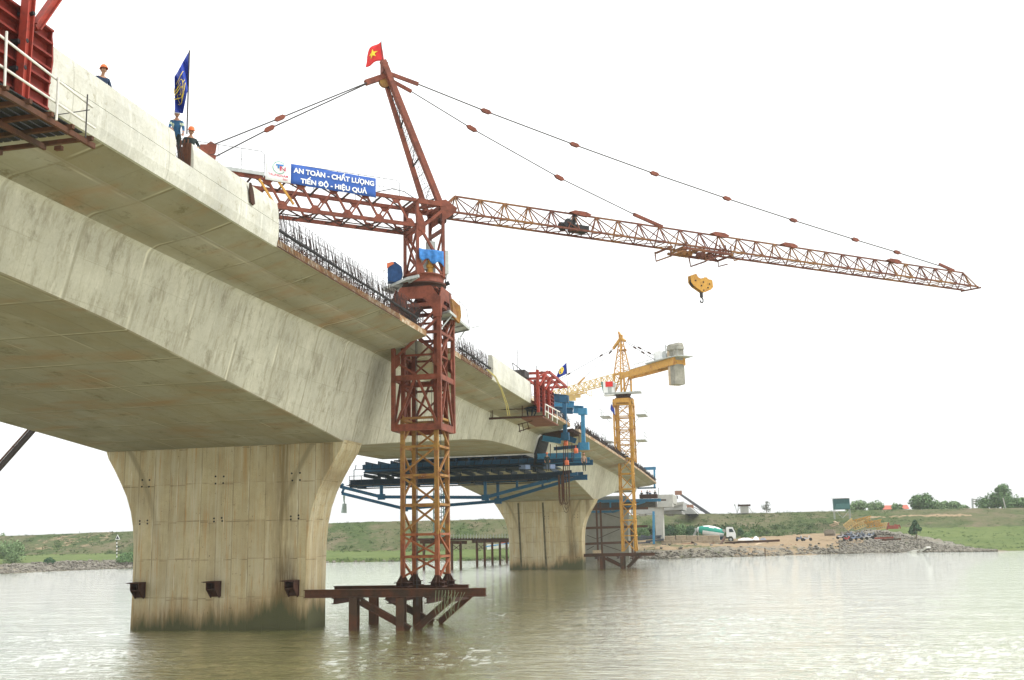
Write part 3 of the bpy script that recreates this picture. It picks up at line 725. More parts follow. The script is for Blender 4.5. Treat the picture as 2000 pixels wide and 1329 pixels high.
# mast feet + sections
mc = (CO.x, CO.y)
zs = [2.35, 4.6, 7.62, 10.6]
for i, mt in enumerate(('oran', 'yelr', 'yel')):
    mb = MB(); lattice(mb, mc, 2.05, 2.1, zs[i], zs[i + 1], 2, .21, .10, flip=1)
    mname = {'oran': 'oran', 'yelr': 'yelr', 'yel': 'yelr'}[mt]
    mb.build('mast_section', M[mname], crane)
mb = MB(); lattice(mb, mc, 2.0, 2.0, 10.6, 17.3, 4, .2, .09); mb.build('mast_section', M['red'], crane)
for sx_ in (-1, 1):
    for sy in (-1, 1):
        c = Vector((CO.x + sx_ * .92, CO.y + sy * .95, 0)); mb = MB()
        for dx, dy in ((1, 0), (-1, 0), (0, 1), (0, -1)):
            d = Vector((dx, dy, 0)); e = Vector((-dy, dx, 0)) * .02
            mb.prism([c + d * .1 + e + V(0, 0, 2.5), c + d * .16 + e + V(0, 0, 2.5), c + d * .36 + e + V(0, 0, 2.18), c + d * .36 + e + V(0, 0, 1.93), c + d * .1 + e + V(0, 0, 1.93)], e * -2)
        mb.box(c + V(0, 0, 1.99), (.78, .78, .05)); mb.box(c + V(0, 0, 2.2), (.72, .72, .04)); mb.box(c + V(0, 0, 2.25), (.26, .26, .6))
        mb.build('mast_foot', M['dark'], crane)
# climbing cage
mb = MB(); x0, x1, y0, y1 = -17.98, -15.44, 50.78, 53.3; cor = [(x0, y0), (x1, y0), (x1, y1), (x0, y1)]
for (x, y) in cor: mb.bar((x, y, 9.95), (x, y, 17.0), .20, .20, (1, 0, 0))
for z, h in ((10.1, .36), (12.72, .28), (15.1, .16), (16.6, .2)):
    for k in range(4):
        p, q = cor[k], cor[(k + 1) % 4]; mb.bar((p[0], p[1], z), (q[0], q[1], z), .14, h)
for k in range(4):
    p, q = Vector(cor[k] + (0,)), Vector(cor[(k + 1) % 4] + (0,)); m_ = (p + q) / 2
    for s_ in (p, q):
        u = (m_ - s_).normalized()
        mb.bar(m_ - u * .1 + V(0, 0, 12.6), s_ + u * .15 + V(0, 0, 10.25), .12)
        mb.bar(s_ + u * .12 + V(0, 0, 13.6 if s_ is p else 16.4), m_ + V(0, 0, 12.85 if s_ is p else 15.2), .10)
        nn = Vector((u.y, -u.x, 0)) * .03
        mb.prism([s_ + V(0, 0, 14.1), s_ + u * .38 + V(0, 0, 13.85), s_ + u * .38 + V(0, 0, 13.45), s_ + V(0, 0, 13.1)], nn)
    mb.bar(p + V(0, 0, 13.7), q + V(0, 0, 15.9), .13)
mb.build('climbing_cage', M['red2'], crane)
mb = MB()   # transition: deep plates with haunched shoulders under the slewing ring
for k in range(4):
    p, q = Vector(cor[k] + (0,)), Vector(cor[(k + 1) % 4] + (0,)); u = (q - p).normalized(); L_ = (q - p).length; nn = Vector((u.y, -u.x, 0)) * .06
    pts = [(0, 15.9), (.0, 17.0), (.42, 17.62), (L_ - .42, 17.62), (L_, 17.0), (L_, 15.9), (L_ - .28, 15.9), (L_ - .36, 16.4), (L_ - .85, 16.95), (.85, 16.95), (.36, 16.4), (.28, 15.9)]
    # split into convex pieces
    P = [p + u * a + V(0, 0, z) for a, z in pts]
    for idx in ((0, 1, 2, 10, 11), (2, 9, 10), (2, 3, 8, 9), (3, 7, 8), (3, 4, 5, 6, 7)): mb.prism([P[i] for i in idx], nn)
    mb.bar(p + V(0, 0, 15.9), p + V(0, 0, 17.0), .26, .26, (1, 0, 0))
mb.box((CO.x, CO.y, 17.58), (2.0, 2.0, .1)); mb.build('transition_frame', M['red2'], crane)
mb = MB(); mb.smooth = True; mb.lathe((CO.x, CO.y, 17.62), [(0, 1.0), (.0, 1.18), (.06, 1.18), (.10, 1.04), (.2, 1.04), (.24, 1.22), (.3, 1.22)], 36); mb.smooth = False
mb.build('slewing_ring', M['dark'], crane)
mb = MB(); mb.smooth = True; mb.lathe((CO.x, CO.y, 17.94), [(0, 1.16), (.0, 1.2), (.05, 1.2), (.06, 1.08), (.42, 1.08), (.44, 1.17), (.5, 1.17)], 36); mb.build('turntable', M['red2'], crane)
# cage around: yellow counter-plate right
mb = MB(); c = Vector((-15.0, 52.4, 0)); mb.prism([c + V(-.1, -.4, 16.1), c + V(0, .4, 15.9), c + V(.1, .4, 16.3), c + V(.1, .25, 16.8), c + V(-.2, -.2, 17.15), c + V(-.2, -.4, 17.1)], (.12, .0, 0)); mb.build('side_shield', M['yelr'], crane)
# slewing tower
mb = MB()
for a in (-.76, .76):
    for b in (-.88, .88): mb.bar(ca_(a, b, 18.3), ca_(a, b, 22.5), .15, .15, CA)
for b in (-.88, .88):
    s_ = b * 1.02
    mb.bar(ca_(-.7, s_, 21.1), ca_(.7, s_, 18.9), .13); mb.bar(ca_(-.7, s_, 20.8), ca_(.72, s_, 22.1), .16)
    mb.bar(ca_(-.7, s_, 18.6), ca_(0, s_, 19.6), .10); mb.bar(ca_(.65, s_, 18.5), ca_(-.5, s_, 19.7), .10)
    mb.prism([ca_(-.76, s_, 20.3), ca_(-.3, s_, 20.7), ca_(-.3, s_, 21.15), ca_(-.5, s_, 21.7), ca_(-.76, s_, 21.9)], CB * .04)
    mb.prism([ca_(-.76, s_, 18.3), ca_(-.3, s_, 18.35), ca_(-.55, s_, 19.0), ca_(-.76, s_, 19.4)], CB * .04)
    mb.prism([ca_(.76, s_, 21.5), ca_(1.5, s_, 22.05), ca_(1.62, s_, 22.35), ca_(.9, s_, 22.75), ca_(.5, s_, 22.6)], CB * .05)
    mb.bar(ca_(-.76, s_, 22.45), ca_(.76, s_, 22.45), .16, .26)
for a in (-.76, .76):
    for z in (18.5, 21.0, 22.4): mb.bar(ca_(a, -.88, z), ca_(a, .88, z), .14, .2)
    mb.bar(ca_(a, -.85, 18.6), ca_(a, .85, 20.9), .10); mb.bar(ca_(a, .85, 18.6), ca_(a, -.85, 20.9), .10)
    mb.prism([ca_(a, -.88, 21.0), ca_(a, -.35, 22.3), ca_(a, -.88, 22.3)], CA * .05); mb.prism([ca_(a, .88, 21.0), ca_(a, .35, 22.3), ca_(a, .88, 22.3)], CA * .05)
mb.bar(ca_(-.7, -.8, 22.45), ca_(.7, .8, 22.45), .14)
mb.build('slewing_tower', M['red2'], crane)
# tower head : two leaning box legs
mb = MB(); ap = ca_(-2.42, 0, 30.55)
f1, f2 = ca_(.45, -.72, 22.5), ca_(.68, .72, 22.5)
t1, t2 = ca_(-2.25, -.16, 29.6), ca_(-2.5, .16, 30.6)
mb.bar(f1, t1, .25, .26, CA, .2, .2); mb.bar(f2, t2, .27, .3, CA, .3, .32)
mb.box(ca_(-2.35, 0, 30.25), (.3, .45, .6), Matrix.Rotation(CTH, 3, 'Z'))
mb.build('tower_head', M['red2'], crane)
mb = MB()
for i in range(10):
    f = i / 9 * .86 + .05; p, q = f1.lerp(t1, f), f2.lerp(t2, f)
    mb.tube([p, q], .016, 4)
    if i % 3 == 0: mb.bar(p, q, .07); mb.tube([p, f2.lerp(t2, min(1, f + .1))], .02, 4)
for k in (.35, .5, .65):
    mb.tube([f1.lerp(f2, k), t1.lerp(t2, k)], .014, 4)
a = f1.lerp(f2, .35)
for i in range(34):
    f = i / 34; mb.tube([f1.lerp(f2, .35).lerp(t1.lerp(t2, .35), f), f1.lerp(f2, .65).lerp(t1.lerp(t2, .65), f)], .012, 4, False)
mb.build('head_ladder', M['black'], crane)
mb = MB(); mb.bar(ca_(-2.35, 0, 29.75), ca_(-3.45, 0, 29.15), .26, .30); mb.build('rear_arm', M['red2'], crane)
mb = MB(); mb.bar(ca_(-2.2, .2, 29.9), ca_(-.42, .3, 29.55), .10, .22); mb.bar(ca_(-2.0, -.2, 29.75), ca_(-.65, -.15, 29.25), .10, .2); mb.build('front_arm', M['red2'], crane)
mb = MB(); mb.lathe(ca_(-2.35, -.1, 29.4), [(0, .3), (.05, .26), (.15, .26), (.2, .3)], 18, CB); mb.build('sheave', M['yelr'], crane)
# jib
def jib(mb, fn, a0, a1, n, zt, zb, hb, rt=.055, rb=.075, rw=.035, tip=1.2):
    h = (a1 - a0) / n; mb.bar(fn(a0, 0, zt), fn(a1, 0, zt), rt * 1.8)
    for b in (-hb, hb): mb.bar(fn(a0 - 1.1, b, zb), fn(a1 + tip * .6, b, zb), rb * 1.8, rb * 1.8)
    for i in range(n + 1):
        a = a0 + i * h
        for b in (-hb, hb):
            mb.bar(fn(a, 0, zt), fn(a, b, zb), rw * 2)
            if i < n: mb.bar(fn(a, 0, zt), fn(a + h, b, zb), rw * 1.7)
            mb.bar(fn(a, 0, zt), fn(a - h * .5, b, zb), rw * 1.5)
        mb.bar(fn(a, -hb, zb), fn(a, hb, zb), rw * 1.6)
        if i < n: mb.bar(fn(a, -hb, zb), fn(a + h, hb, zb), rw * 1.4)
    for b in (-hb, hb):
        mb.bar(fn(a1, 0, zt), fn(a1 + tip, b * .5, zb), rw * 2); mb.bar(fn(a0, 0, zt), fn(a0 - 1.1, b, zb), rw * 2.2)
mb = MB(); jib(mb, ca_, 1.9, 44.6, 27, 23.36, 22.2, .62, .05, .06, .031); mb.bar(ca_(45.2, -.8, 22.15), ca_(45.4, .8, 22.1), .1); mb.build('jib', M['jib'], crane)
for a in (10.2, 20.9, 26.9, 37.0): MB().prism([ca_(a - .75, 0, 23.42), ca_(a - .35, 0, 23.3), ca_(a + .5, 0, 23.26), ca_(a + .8, 0, 23.42), ca_(a + .4, 0, 23.56), ca_(a - .4, 0, 23.56)], CB * .2).build('jib_splice_plate', M['red2'], crane)
mb = MB(); mb.box(ca_(10.1, .0, 22.45), (1.1, .7, .35), Matrix.Rotation(CTH, 3, 'Z')); mb.lathe(ca_(9.2, -.4, 22.62), [(0, .3), (.08, .2), (.7, .2), (.78, .3)], 14, CB)
mb.bar(ca_(9.7, 0, 22.3), ca_(9.9, 0, 23.3), .18, .3); mb.bar(ca_(9.2, .1, 22.3), ca_(9.9, .1, 23.3), .08); mb.build('trolley_winch', M['black'], crane)
for a, ln in ((5.2, .55), (9.2, .9), (12.5, .8), (22.9, .3), (31.5, .3), (13.0, .6)):
    MB().tube([ca_(a, 0, 23.35), ca_(a + ln * .35, 0, 23.35 + ln)], .012, 4).build('jib_marker_rod', M['black'], crane)
mb = MB(); mb.lathe(ca_(1.35, -.62, 21.98), [(0, .22), (.04, .14), (.2, .14), (.24, .22)], 16, CB); mb.build('root_sheave', M['dark'], crane); MB().lathe(ca_(1.35, .4, 22.0), [(0, .2), (.2, .2)], 16, CB).build('root_sheave', M['dark'], crane)
# pendants with link plates
def pendant(pts, name, plates=True, r=.036):
    mb = MB(); mb.tube(pts, r, 6); o = mb.build(name, M['rope'], crane)
    for i, p in enumerate(pts[1:-1]):
        d = (pts[i + 2] - pts[i]).normalized(); n_ = d.cross(V(0, 0, 1)).normalized(); u = n_.cross(d)
        k = MB(); pl = [p + d * x * .36 + u * y for x, y in ((-1, .0), (-.55, .12), (.55, .12), (1, 0), (.55, -.12), (-.55, -.12))]
        k.prism([q - n_ * .07 for q in pl], n_ * .04); k.prism([q + n_ * .03 for q in pl], n_ * .04); k.build('link_plate', M['red2'], o)
    return o
pendant([ca_(-.42, .3, 29.55)] + [ca_(a, .3, z) for a, z in ((3.84, 28.72), (9.85, 27.68), (15.76, 26.74), (21.55, 25.92), (27.3, 25.18), (33.06, 24.5), (37.2, 24.05))] + [ca_(42.3, 0, 23.6)], 'jib_pendant')
pendant([ca_(-.65, -.15, 29.25), ca_(3.1, -.1, 27.68), ca_(8.9, -.05, 25.55), ca_(14.4, 0, 23.9)], 'jib_pendant', r=.03)
MB().bar(ca_(14.2, 0, 23.95), ca_(16.4, 0, 23.4), .12, .2).build('pendant_anchor', M['red2'], crane); MB().bar(ca_(42.0, 0, 23.75), ca_(43.6, 0, 23.4), .12, .2).build('pendant_anchor', M['red2'], crane)
pendant([ca_(-3.4, .1, 29.12), ca_(-8.3, .45, 26.02), ca_(-11.9, .75, 23.75)], 'rear_pendant'); pendant([ca_(-3.4, -.1, 29.12), ca_(-8.6, -.45, 25.72), ca_(-11.6, -.75, 23.6)], 'rear_pendant')
mb = MB()
for b, a in ((.75, -11.9), (-.75, -11.6)):
    mb.prism([ca_(a + .35, b, 23.85), ca_(a + .05, b, 24.0), ca_(a - .15, b, 23.8), ca_(a - .45, b, 23.75), ca_(a - .55, b, 23.35), ca_(a - .3, b, 22.7), ca_(a - .1, b, 22.6), ca_(a, b, 23.3), ca_(a + .3, b, 23.4)], CB * .12)
mb.build('pendant_bracket', M['red2'], crane)
# counter-jib
for b in (.82, -.82):
    mb = MB(); mb.bar(ca_(-.8, b, 22.5), ca_(-13.8, b, 22.5), .13, .2); mb.bar(ca_(-.8, b, 21.08), ca_(-13.8, b, 21.08), .13, .2)
    for i in range(7):
        a = -1.2 - i * 1.75; mb.bar(ca_(a, b, 21.15), ca_(a - .75, b, 22.42), .10); mb.bar(ca_(a - .8, b, 22.42), ca_(a - 1.6, b, 21.15), .08)
        for z, s_ in ((21.2, 1), (22.38, -1)):
            q = a if s_ > 0 else a - .78; mb.prism([ca_(q - .28, b * 1.01, z), ca_(q + .28, b * 1.01, z), ca_(q + .1, b * 1.01, z + s_ * .22), ca_(q - .1, b * 1.01, z + s_ * .22)], CB * .04)
    mb.build('counter_jib_truss', M['red2'], crane)
mb = MB(); mb.bar(ca_(-.9, 0, 21.0), ca_(-13.5, 0, 21.0), .05); mb.bar(ca_(-13.3, 0, 21.0), ca_(-13.3, 0, 22.5), .06)
for i in range(8):
    a = -1.0 - i * 1.75; mb.bar(ca_(a, -.8, 21.05), ca_(a, .8, 21.05), .07); mb.bar(ca_(a, -.8, 21.05), ca_(a - 1.75, .8, 21.05), .06)
    mb.bar(ca_(a, .8, 21.05), ca_(a - .9, -.8, 21.05), .06); mb.bar(ca_(a, -.8, 22.5), ca_(a, .8, 22.5), .08); mb.bar(ca_(a, -.8, 22.5), ca_(a - 1.75, .8, 22.5), .06)
mb.build('lateral_bracing', M['dark'], crane)
mb = MB(); mb.bar(ca_(-9.4, .86, 22.4), ca_(-8.6, .86, 21.2), .1); mb.bar(ca_(-7.6, .86, 21.3), ca_(-8.4, .86, 22.4), .1); mb.build('yellow_brace', M['yel'], crane)
mb = MB()
for k in range(4):
    a = -14.1 + k * .0; mb.box(ca_(-12.4 - k * .45, 0, 21.6), (.4, 1.5, 1.7), Matrix.Rotation(CTH, 3, 'Z'))
mb.build('counterweight', M['cw'], crane)
mb = MB(); mb.box(ca_(-10.6, .5, 22.72), (2.9, .9, .10), Matrix.Rotation(CTH, 3, 'Z')); mb.bar(ca_(-9.15, .95, 22.66), ca_(-12.1, .95, 22.66), .05, .16); mb.bar(ca_(-9.2, .95, 22.6), ca_(-9.2, .05, 22.6), .05, .2)
mb.build('walkway', M['grey'], crane)
mb = MB()
def rail(a0, a1, b, z0, z1, n):
    mb.tube([ca_(a0, b, z0), ca_(a0, b, z1 - .15), ca_(a0 - .15 * (1 if a1 < a0 else -1), b, z1)] + [ca_(a0 + (a1 - a0) * i / n, b, z1) for i in range(1, n + 1)], .016, 5)
    mb.tube([ca_(a0, b, z0 + (z1 - z0) * .5), ca_(a1, b, z0 + (z1 - z0) * .5)], .010, 4)
    for i in range(1, n + 1): mb.tube([ca_(a0 + (a1 - a0) * i / n, b, z0), ca_(a0 + (a1 - a0) * i / n, b, z1)], .014, 4)
rail(-9.18, -13.8, .95, 22.7, 23.85, 4); rail(-1.8, -8.8, .86, 22.5, 23.45, 6); rail(-2.5, -7.2, -.86, 22.5, 23.35, 4)
mb.tube([ca_(-.9, .8, 22.6), ca_(-1.5, .8, 22.9), ca_(-2.2, .8, 22.95), ca_(-3.2, .8, 22.6)], .025, 5)
mb.build('handrail', M['rope'], crane)
# side cabinet with walkway (left), service platforms
q = [at(765, 565, Y=50.6), at(818, 533, Y=51.4)]
mb = MB(); ctr = (q[0] + q[1]) / 2; pd = (q[1] - q[0]); pd.z = 0
PZ = 18.05; K = [at(x_, y_, Z=PZ) for x_, y_ in ((796, 541), (818, 536), (766, 569), (748, 562))]
mb.prism(K, (0, 0, -.06))
for a, b in ((0, 3), (1, 2), (3, 2), (0, 1)): mb.bar(K[a] + V(0, 0, -.1), K[b] + V(0, 0, -.1), .07, .14)
for f in (.25, .5, .75): mb.bar(K[0].lerp(K[3], f) + V(0, 0, -.1), K[1].lerp(K[2], f) + V(0, 0, -.1), .06, .1)
mb.build('cab_platform', M['grey'], crane)
mb = MB(); c = K[3].lerp(K[2], .5) + V(.3, -.1, 0)
for dx, dy in ((-.35, -.45), (.25, -.55)): mb.tube([c + V(dx, dy, 0), c + V(dx, dy, .95), c + V(dx + .1, dy + .5, .95)], .02, 5)
mb.tube([c + V(-.35, -.45, .95), c + V(.25, -.55, .95), c + V(.15, -.3, .0)], .02, 5); mb.tube([c + V(-.35, -.45, .5), c + V(.25, -.55, .5)], .016, 5)
mb.build('platform_rail', M['white'], crane)
mb = MB(); mb.box(ca_(.2, .45, 19.4), (.4, .4, 1.9), Matrix.Rotation(CTH, 3, 'Z')); mb.box(ca_(-.3, .3, 19.2), (.5, .5, .9), Matrix.Rotation(CTH, 3, 'Z')); mb.box(ca_(.95, .6, 19.2), (.3, .5, 1.3), Matrix.Rotation(CTH, 3, 'Z')); mb.build('switch_cabinet', M['grey'], crane)
mb = MB(); mb.lathe(ca_(.1, .6, 18.3), [(0, .2), (.1, .16), (.5, .16), (.55, .22), (.7, .22), (.75, .14), (.95, .14)], 14); mb.build('slewing_motor', M['yel'], crane)
mb = MB(); p = ca_(1.0, .4, 0); mb.tube([p + V(0, 0, 17.9), p + V(.12, 0, 18.3), p + V(.16, 0, 18.9), p + V(.12, 0, 19.5), p + V(0, 0, 19.9)], .03, 6); mb.lathe(p + V(.1, -.1, 18.0), [(0, .1), (.25, .12)], 10, (1, 0, .4)); mb.build('cable_loop', M['black'], crane)
# right hand service platform on the cage
mb = MB()
P0, P1, P2, P3_ = V(-15.35, 50.5, 15.35), V(-14.85, 50.5, 15.42), V(-14.75, 53.6, 15.45), V(-15.3, 53.6, 15.4)
P0, P1 = at(853, 613, Y=50.6), at(878, 606, Y=50.9); zz = P1.z; P0 = at(853, 613, Z=zz); P2, P3_ = at(917, 641, Z=zz), at(886, 648, Z=zz)
mb.prism([P0, P1, P2, P3_], (0, 0, -.05)); 
for a, b in ((P0, P1), (P1, P2), (P2, P3_)): mb.bar(a + V(0, 0, -.07), b + V(0, 0, -.07), .05, .14)
for i in range(5):
    f = i / 4; mb.bar(P0.lerp(P3_, f) + V(0, 0, -.1), P1.lerp(P2, f) + V(0, 0, -.1), .05, .08)
mb.bar(P2.lerp(P3_, .3) + V(0, 0, -.1), V(-15.4, 53.3, zz - 1.6), .05); mb.bar(P1 + V(-.1, .8, -.1), V(-15.45, 51.0, zz - 1.0), .06); mb.tube([P2 + V(0, 0, -.02), P2 + V(.55, .2, .12)], .02, 4)
mb.build('service_platform', M['grey'], crane)
mb = MB(); mb.tube([P1, P1 + V(0, 0, .95), P1.lerp(P2, .45) + V(0, 0, 1.05), P2.lerp(P1, .15) + V(0, 0, .95), P2 + V(0, 0, 0)], .014, 4); mb.tube([P1.lerp(P2, .5), P1.lerp(P2, .5) + V(0, 0, 1.03)], .014, 4); mb.tube([P1 + V(0, 0, .5), P1.lerp(P2, .6) + V(0, 0, .5), P2 + V(0, 0, .3)], .010, 4)
mb.build('service_rail', M['rope'], crane)
# ladder and cables inside the mast
mb = MB(); lx, ly = -17.05, 51.7
for dx in (0, .07): mb.tube([(lx + dx, ly, 1.0), (lx + dx, ly, 17.2)], .02, 5)
mb.tube([(lx + 1.0, ly + .4, 5.0), (lx + 1.0, ly + .4, 17.2)], .016, 4); mb.tube([(lx + 1.25, ly + .4, 5.0), (lx + 1.25, ly + .4, 17.2)], .016, 4)
for i in range(40): z = 5.2 + i * .3; mb.tube([(lx + 1.0, ly + .4, z), (lx + 1.25, ly + .4, z)], .012, 4, False)
for i in range(3): mb.tube([(lx + .7 + i * .1, ly + .8, 17), (lx + .72 + i * .13, ly + .7, 14), (lx + .6 + i * .12, ly + .8, 10.5)], .014, 4)
mb.build('mast_ladder', M['rope'], crane)
# trolley + hook block
mb = MB()
for b in (-.78, .78):
    mb.bar(ca_(17.3, b, 21.95), ca_(21.3, b, 21.95), .10, .16)
    for a in (17.6, 20.3, 20.75, 21.2): mb.bar(ca_(a, b, 21.85), ca_(a, b, 22.5), .09, .12)
    mb.tube([ca_(16.3, b, 21.95), ca_(16.35, b, 21.35), ca_(17.6, b, 21.85)], .05, 4)
    mb.tube([ca_(19.0, b, 21.9), ca_(19.1, b, 21.3), ca_(20.4, b, 21.8)], .05, 4); mb.tube([ca_(21.4, b, 21.9), ca_(21.4, b, 21.55), ca_(22.2, b, 21.8)], .04, 4)
for a in (16.4, 17.3, 18.4, 19.6, 20.5, 21.3): mb.bar(ca_(a, -.78, 21.9), ca_(a, .78, 21.9), .09, .12)
for a in (17.8, 18.3, 19.3, 19.9): mb.lathe(ca_(a, -.25, 21.85), [(0, .2), (.05, .15), (.45, .15), (.5, .2)], 14, CB)
mb.build('trolley', M['jib'], crane)
HC = ca_(19.2, 0, 19.9)
mb = MB()
hp = [(-1.0, .62), (-.5, .82), (-.35, .55), (.0, .45), (.25, .62), (.5, .62), (.55, .5), (.95, .45), (1.0, -.1), (.75, -.35), (.2, -.6), (.0, -.6), (-.75, -.2), (-1.0, .1)]
for b in (-.16, .12):
    P = [HC + CA * x * .88 + V(0, 0, z * .82) + CB * b for x, z in hp]
    cpt = HC + CB * b
    mb.prism(P, CB * .04)
mb.build('hook_block', M['yel'], crane)
k = MB()
for x, z in ((-.6, .25), (-.1, -.1), (.1, .2), (.65, .1), (.5, -.2), (.1, -.45)): k.lathe(HC + CA * x * .88 + V(0, 0, z * .82) + CB * .16, [(0, .05), (.03, .05)], 8, CB)
for x in (-.55, .55): k.lathe(HC + CA * x + CB * -.1 + V(0, 0, .1), [(0, .27), (.2, .27)], 14, CB)
k.build('block_bolts', M['black'], crane)
mb = MB(); mb.bar(HC + V(0, 0, -.5), HC + V(0, 0, -.8), .2, .2); mb.tube([HC + V(0, 0, -.75)] + [HC + CA * (.12 * cos(t) ) + V(0, 0, -1.0 + .17 * sin(t)) for t in (1.6, .9, .2, -.6, -1.4, -2.2, -3.0)], .045, 6); mb.build('hook', M['rope'], crane)
mb = MB()
for x, a in ((-.8, 17.9), (-.15, 18.9), (.15, 19.4), (.85, 20.6)): mb.tube([HC + CA * x * .88 + V(0, 0, .3), ca_(a - .05 if x < 0 else a, 0, 21.7)], .008, 4)
mb.build('hoist_rope', M['rope'], crane)
mb = MB()
def sag(p, q, s_, n=14): return [p.lerp(q, i / n) - V(0, 0, 4 * s_ * (i / n) * (1 - i / n)) for i in range(n + 1)]
mb.tube(sag(ca_(1.2, .5, 21.7), ca_(17, .5, 21.7), 1.1), .008, 4, False); mb.tube(sag(ca_(21.5, .5, 21.9), ca_(45.0, .5, 22.1), 1.9), .009, 4, False)
mb.tube([ca_(-3.4, 0, 29.2), ca_(-12, -.2, 27.2), ca_(-18, -.3, 25.9)], .008, 4, False); mb.tube([ca_(-2.0, -.5, 28.9), ca_(-2.4, 0, 22.6)], .007, 4, False)
mb.build('trolley_cable', M['rope'], crane)

# things resting on the crane
def cloth(fn, nu, nv, name, mt, lab, cat, thick=.01):
    mb = MB(); mb.smooth = True; mb.grid([[fn(i / nu, j / nv) for j in range(nv + 1)] for i in range(nu + 1)])
    o = mb.build(name, mt); md = o.modifiers.new('thickness', 'SOLIDIFY'); md.thickness = thick; md.offset = 0
    return tag(o, lab, cat)
def tf(u, v):
    x = -.75 + 1.5 * u; f = .06 * sin(u * 22) * v + .05 * sin(u * 9 + 2)
    return ca_(x, 1.0 + f + .05 * v, 19.75 - v * (.55 + .25 * u + .1 * sin(u * 14)))
cloth(tf, 30, 8, 'tarpaulin', M['tarp'], 'bright blue tarpaulin draped over machinery below the red crane counter-jib', 'tarpaulin')
t = thing('covered_cabinet', 'dark blue sheeted cabinet with orange flap on the left crane platform', 'cabinet', tuple(at(776, 556, Z=18.05)))
mb = MB(); c = at(776, 553, Z=18.05); pr_ = [(-.38, 0), (.22, 0), (.36, .45), (.30, .85), (-.02, 1.12), (-.38, .98)]
mb.prism([c + V(x, -.3 + x * .5, z) for x, z in pr_], (-.2, .55, 0)); mb.build('sheet', M['tarpdk'], t)
mb = MB(); mb.prism([c + V(x, -.33 + x * .5, z) for x, z in ((-.4, .7), (-.4, 1.0), (-.12, 1.1), (-.05, 1.0), (-.25, .85))], (0, -.02, 0)); mb.build('flap', plain('orange_cloth', (.62, .17, .08), .7), t)
# banner with lettering
bt = thing('banner', 'blue and white safety slogan banner hung on the red crane counter-jib', 'banner', ca_(-6.2, .95, 22.8))
BAX = -CA   # reading direction, left to right as seen, is +CA
def bpt(a, v, d=0.): return ca_(a, .97 + d, 0) + V(0, 0, (22.38 + v * 1.06) + (-.02) * (a + 9))
M['bwhite'] = plain('banner_white', (.80, .81, .80), .6, .05); M['bblue'] = plain('banner_blue', (.035, .10, .36), .55, .12, 1.2)
mb = MB(); mb.smooth = True; mb.grid([[bpt(-9.12 + 1.3 * i / 6, j / 4, .015 * sin(i * 1.4)) for j in range(5)] for i in range(7)]); o = mb.build('white_panel', M['bwhite'], bt); o.modifiers.new('t', 'SOLIDIFY').thickness = .012
mb = MB(); mb.smooth = True; mb.grid([[bpt(-7.82 + 4.62 * i / 24, j / 4, .015 * sin(i * .9)) for j in range(5)] for i in range(25)]); o = mb.build('blue_panel', M['bblue'], bt); o.modifiers.new('t', 'SOLIDIFY').thickness = .012
def text_obj(body, fn, w, h, name, mt, parent, bold=.03):
    """letters fitted into w x h, mapped by fn(x, y)"""
    cu = bpy.data.curves.new('txt', 'FONT'); cu.body = body; cu.size = 1; cu.offset = bold; cu.resolution_u = 4; cu.align_x = 'LEFT'
    to = bpy.data.objects.new('txt', cu); COL.objects.link(to); bpy.context.view_layer.update()
    me = bpy.data.meshes.new_from_object(to.evaluated_get(bpy.context.evaluated_depsgraph_get()))
    bpy.data.objects.remove(to)
    xs = [v.co.x for v in me.vertices]; ys = [v.co.y for v in me.vertices]; x0, x1, y0, y1 = min(xs), max(xs), min(ys), max(ys)
    off = Vector((0, 0, 0)); p = parent
    while p is not None: off += p.location; p = p.parent
    for v in me.vertices: v.co = fn((v.co.x - x0) / (x1 - x0) * w, (v.co.y - y0) / (y1 - y0) * h) - off
    me.materials.clear(); me.materials.append(mt); me.name = name
    o = bpy.data.objects.new(name, me); COL.objects.link(o); o.parent = parent; return o
text_obj('AN TOÀN - CHẤT LƯỢNG', lambda x, y: bpt(-7.68 + x, .50 + y / 1.06, .035), 4.38, .50, 'slogan_lettering', M['bwhite'], bt, .035)
text_obj('TIẾN ĐỘ - HIỆU QUẢ', lambda x, y: bpt(-7.3 + x, .035 + y / 1.06, .035), 3.6, .47, 'slogan_lettering', M['bwhite'], bt, .035)
lr = plain('logo_red', (.55, .04, .10), .6, .05); lg = plain('logo_green', (.05, .32, .20), .6, .05)
text_obj('TRUNGNAM', lambda x, y: bpt(-8.98 + x, .24 + y, .035), 1.03, .12, 'logo_lettering', lr, bt, .01)
text_obj('E&C', lambda x, y: bpt(-8.22 + x, .09 + y, .035), .26, .09, 'logo_lettering', lr, bt, .01)
mb = MB(); mb.tube([bpt(-8.42 + .33 * cos(t), .70 + .30 * sin(t), .035) for t in [math.radians(40 + 280 * i / 18) for i in range(19)]], .016, 4); mb.build('logo_ring', lg, bt)
mb = MB()
for s_ in ((-8.6, .79, -8.2, .86), (-8.5, .66, -8.42, .8)): mb.prism([bpt(s_[0], s_[1], .03), bpt(s_[2], s_[1], .03), bpt(s_[2], s_[3], .03), bpt(s_[0], s_[3], .03)], CB * .015)
mb.build('logo_mark', plain('logo_blue', (.05, .2, .5), .6, .05), bt)
mb = MB(); mb.prism([bpt(a, v, .03) for a, v in ((-8.38, .55), (-8.32, .55), (-8.32, .78), (-8.38, .78))], CB * .015); mb.bar(bpt(-8.34, .74, .04), bpt(-8.12, .57, .04), .05, .015); mb.bar(bpt(-8.12, .55, .04), bpt(-8.12, .76, .04), .05, .015); mb.build('logo_mark', lr, bt)
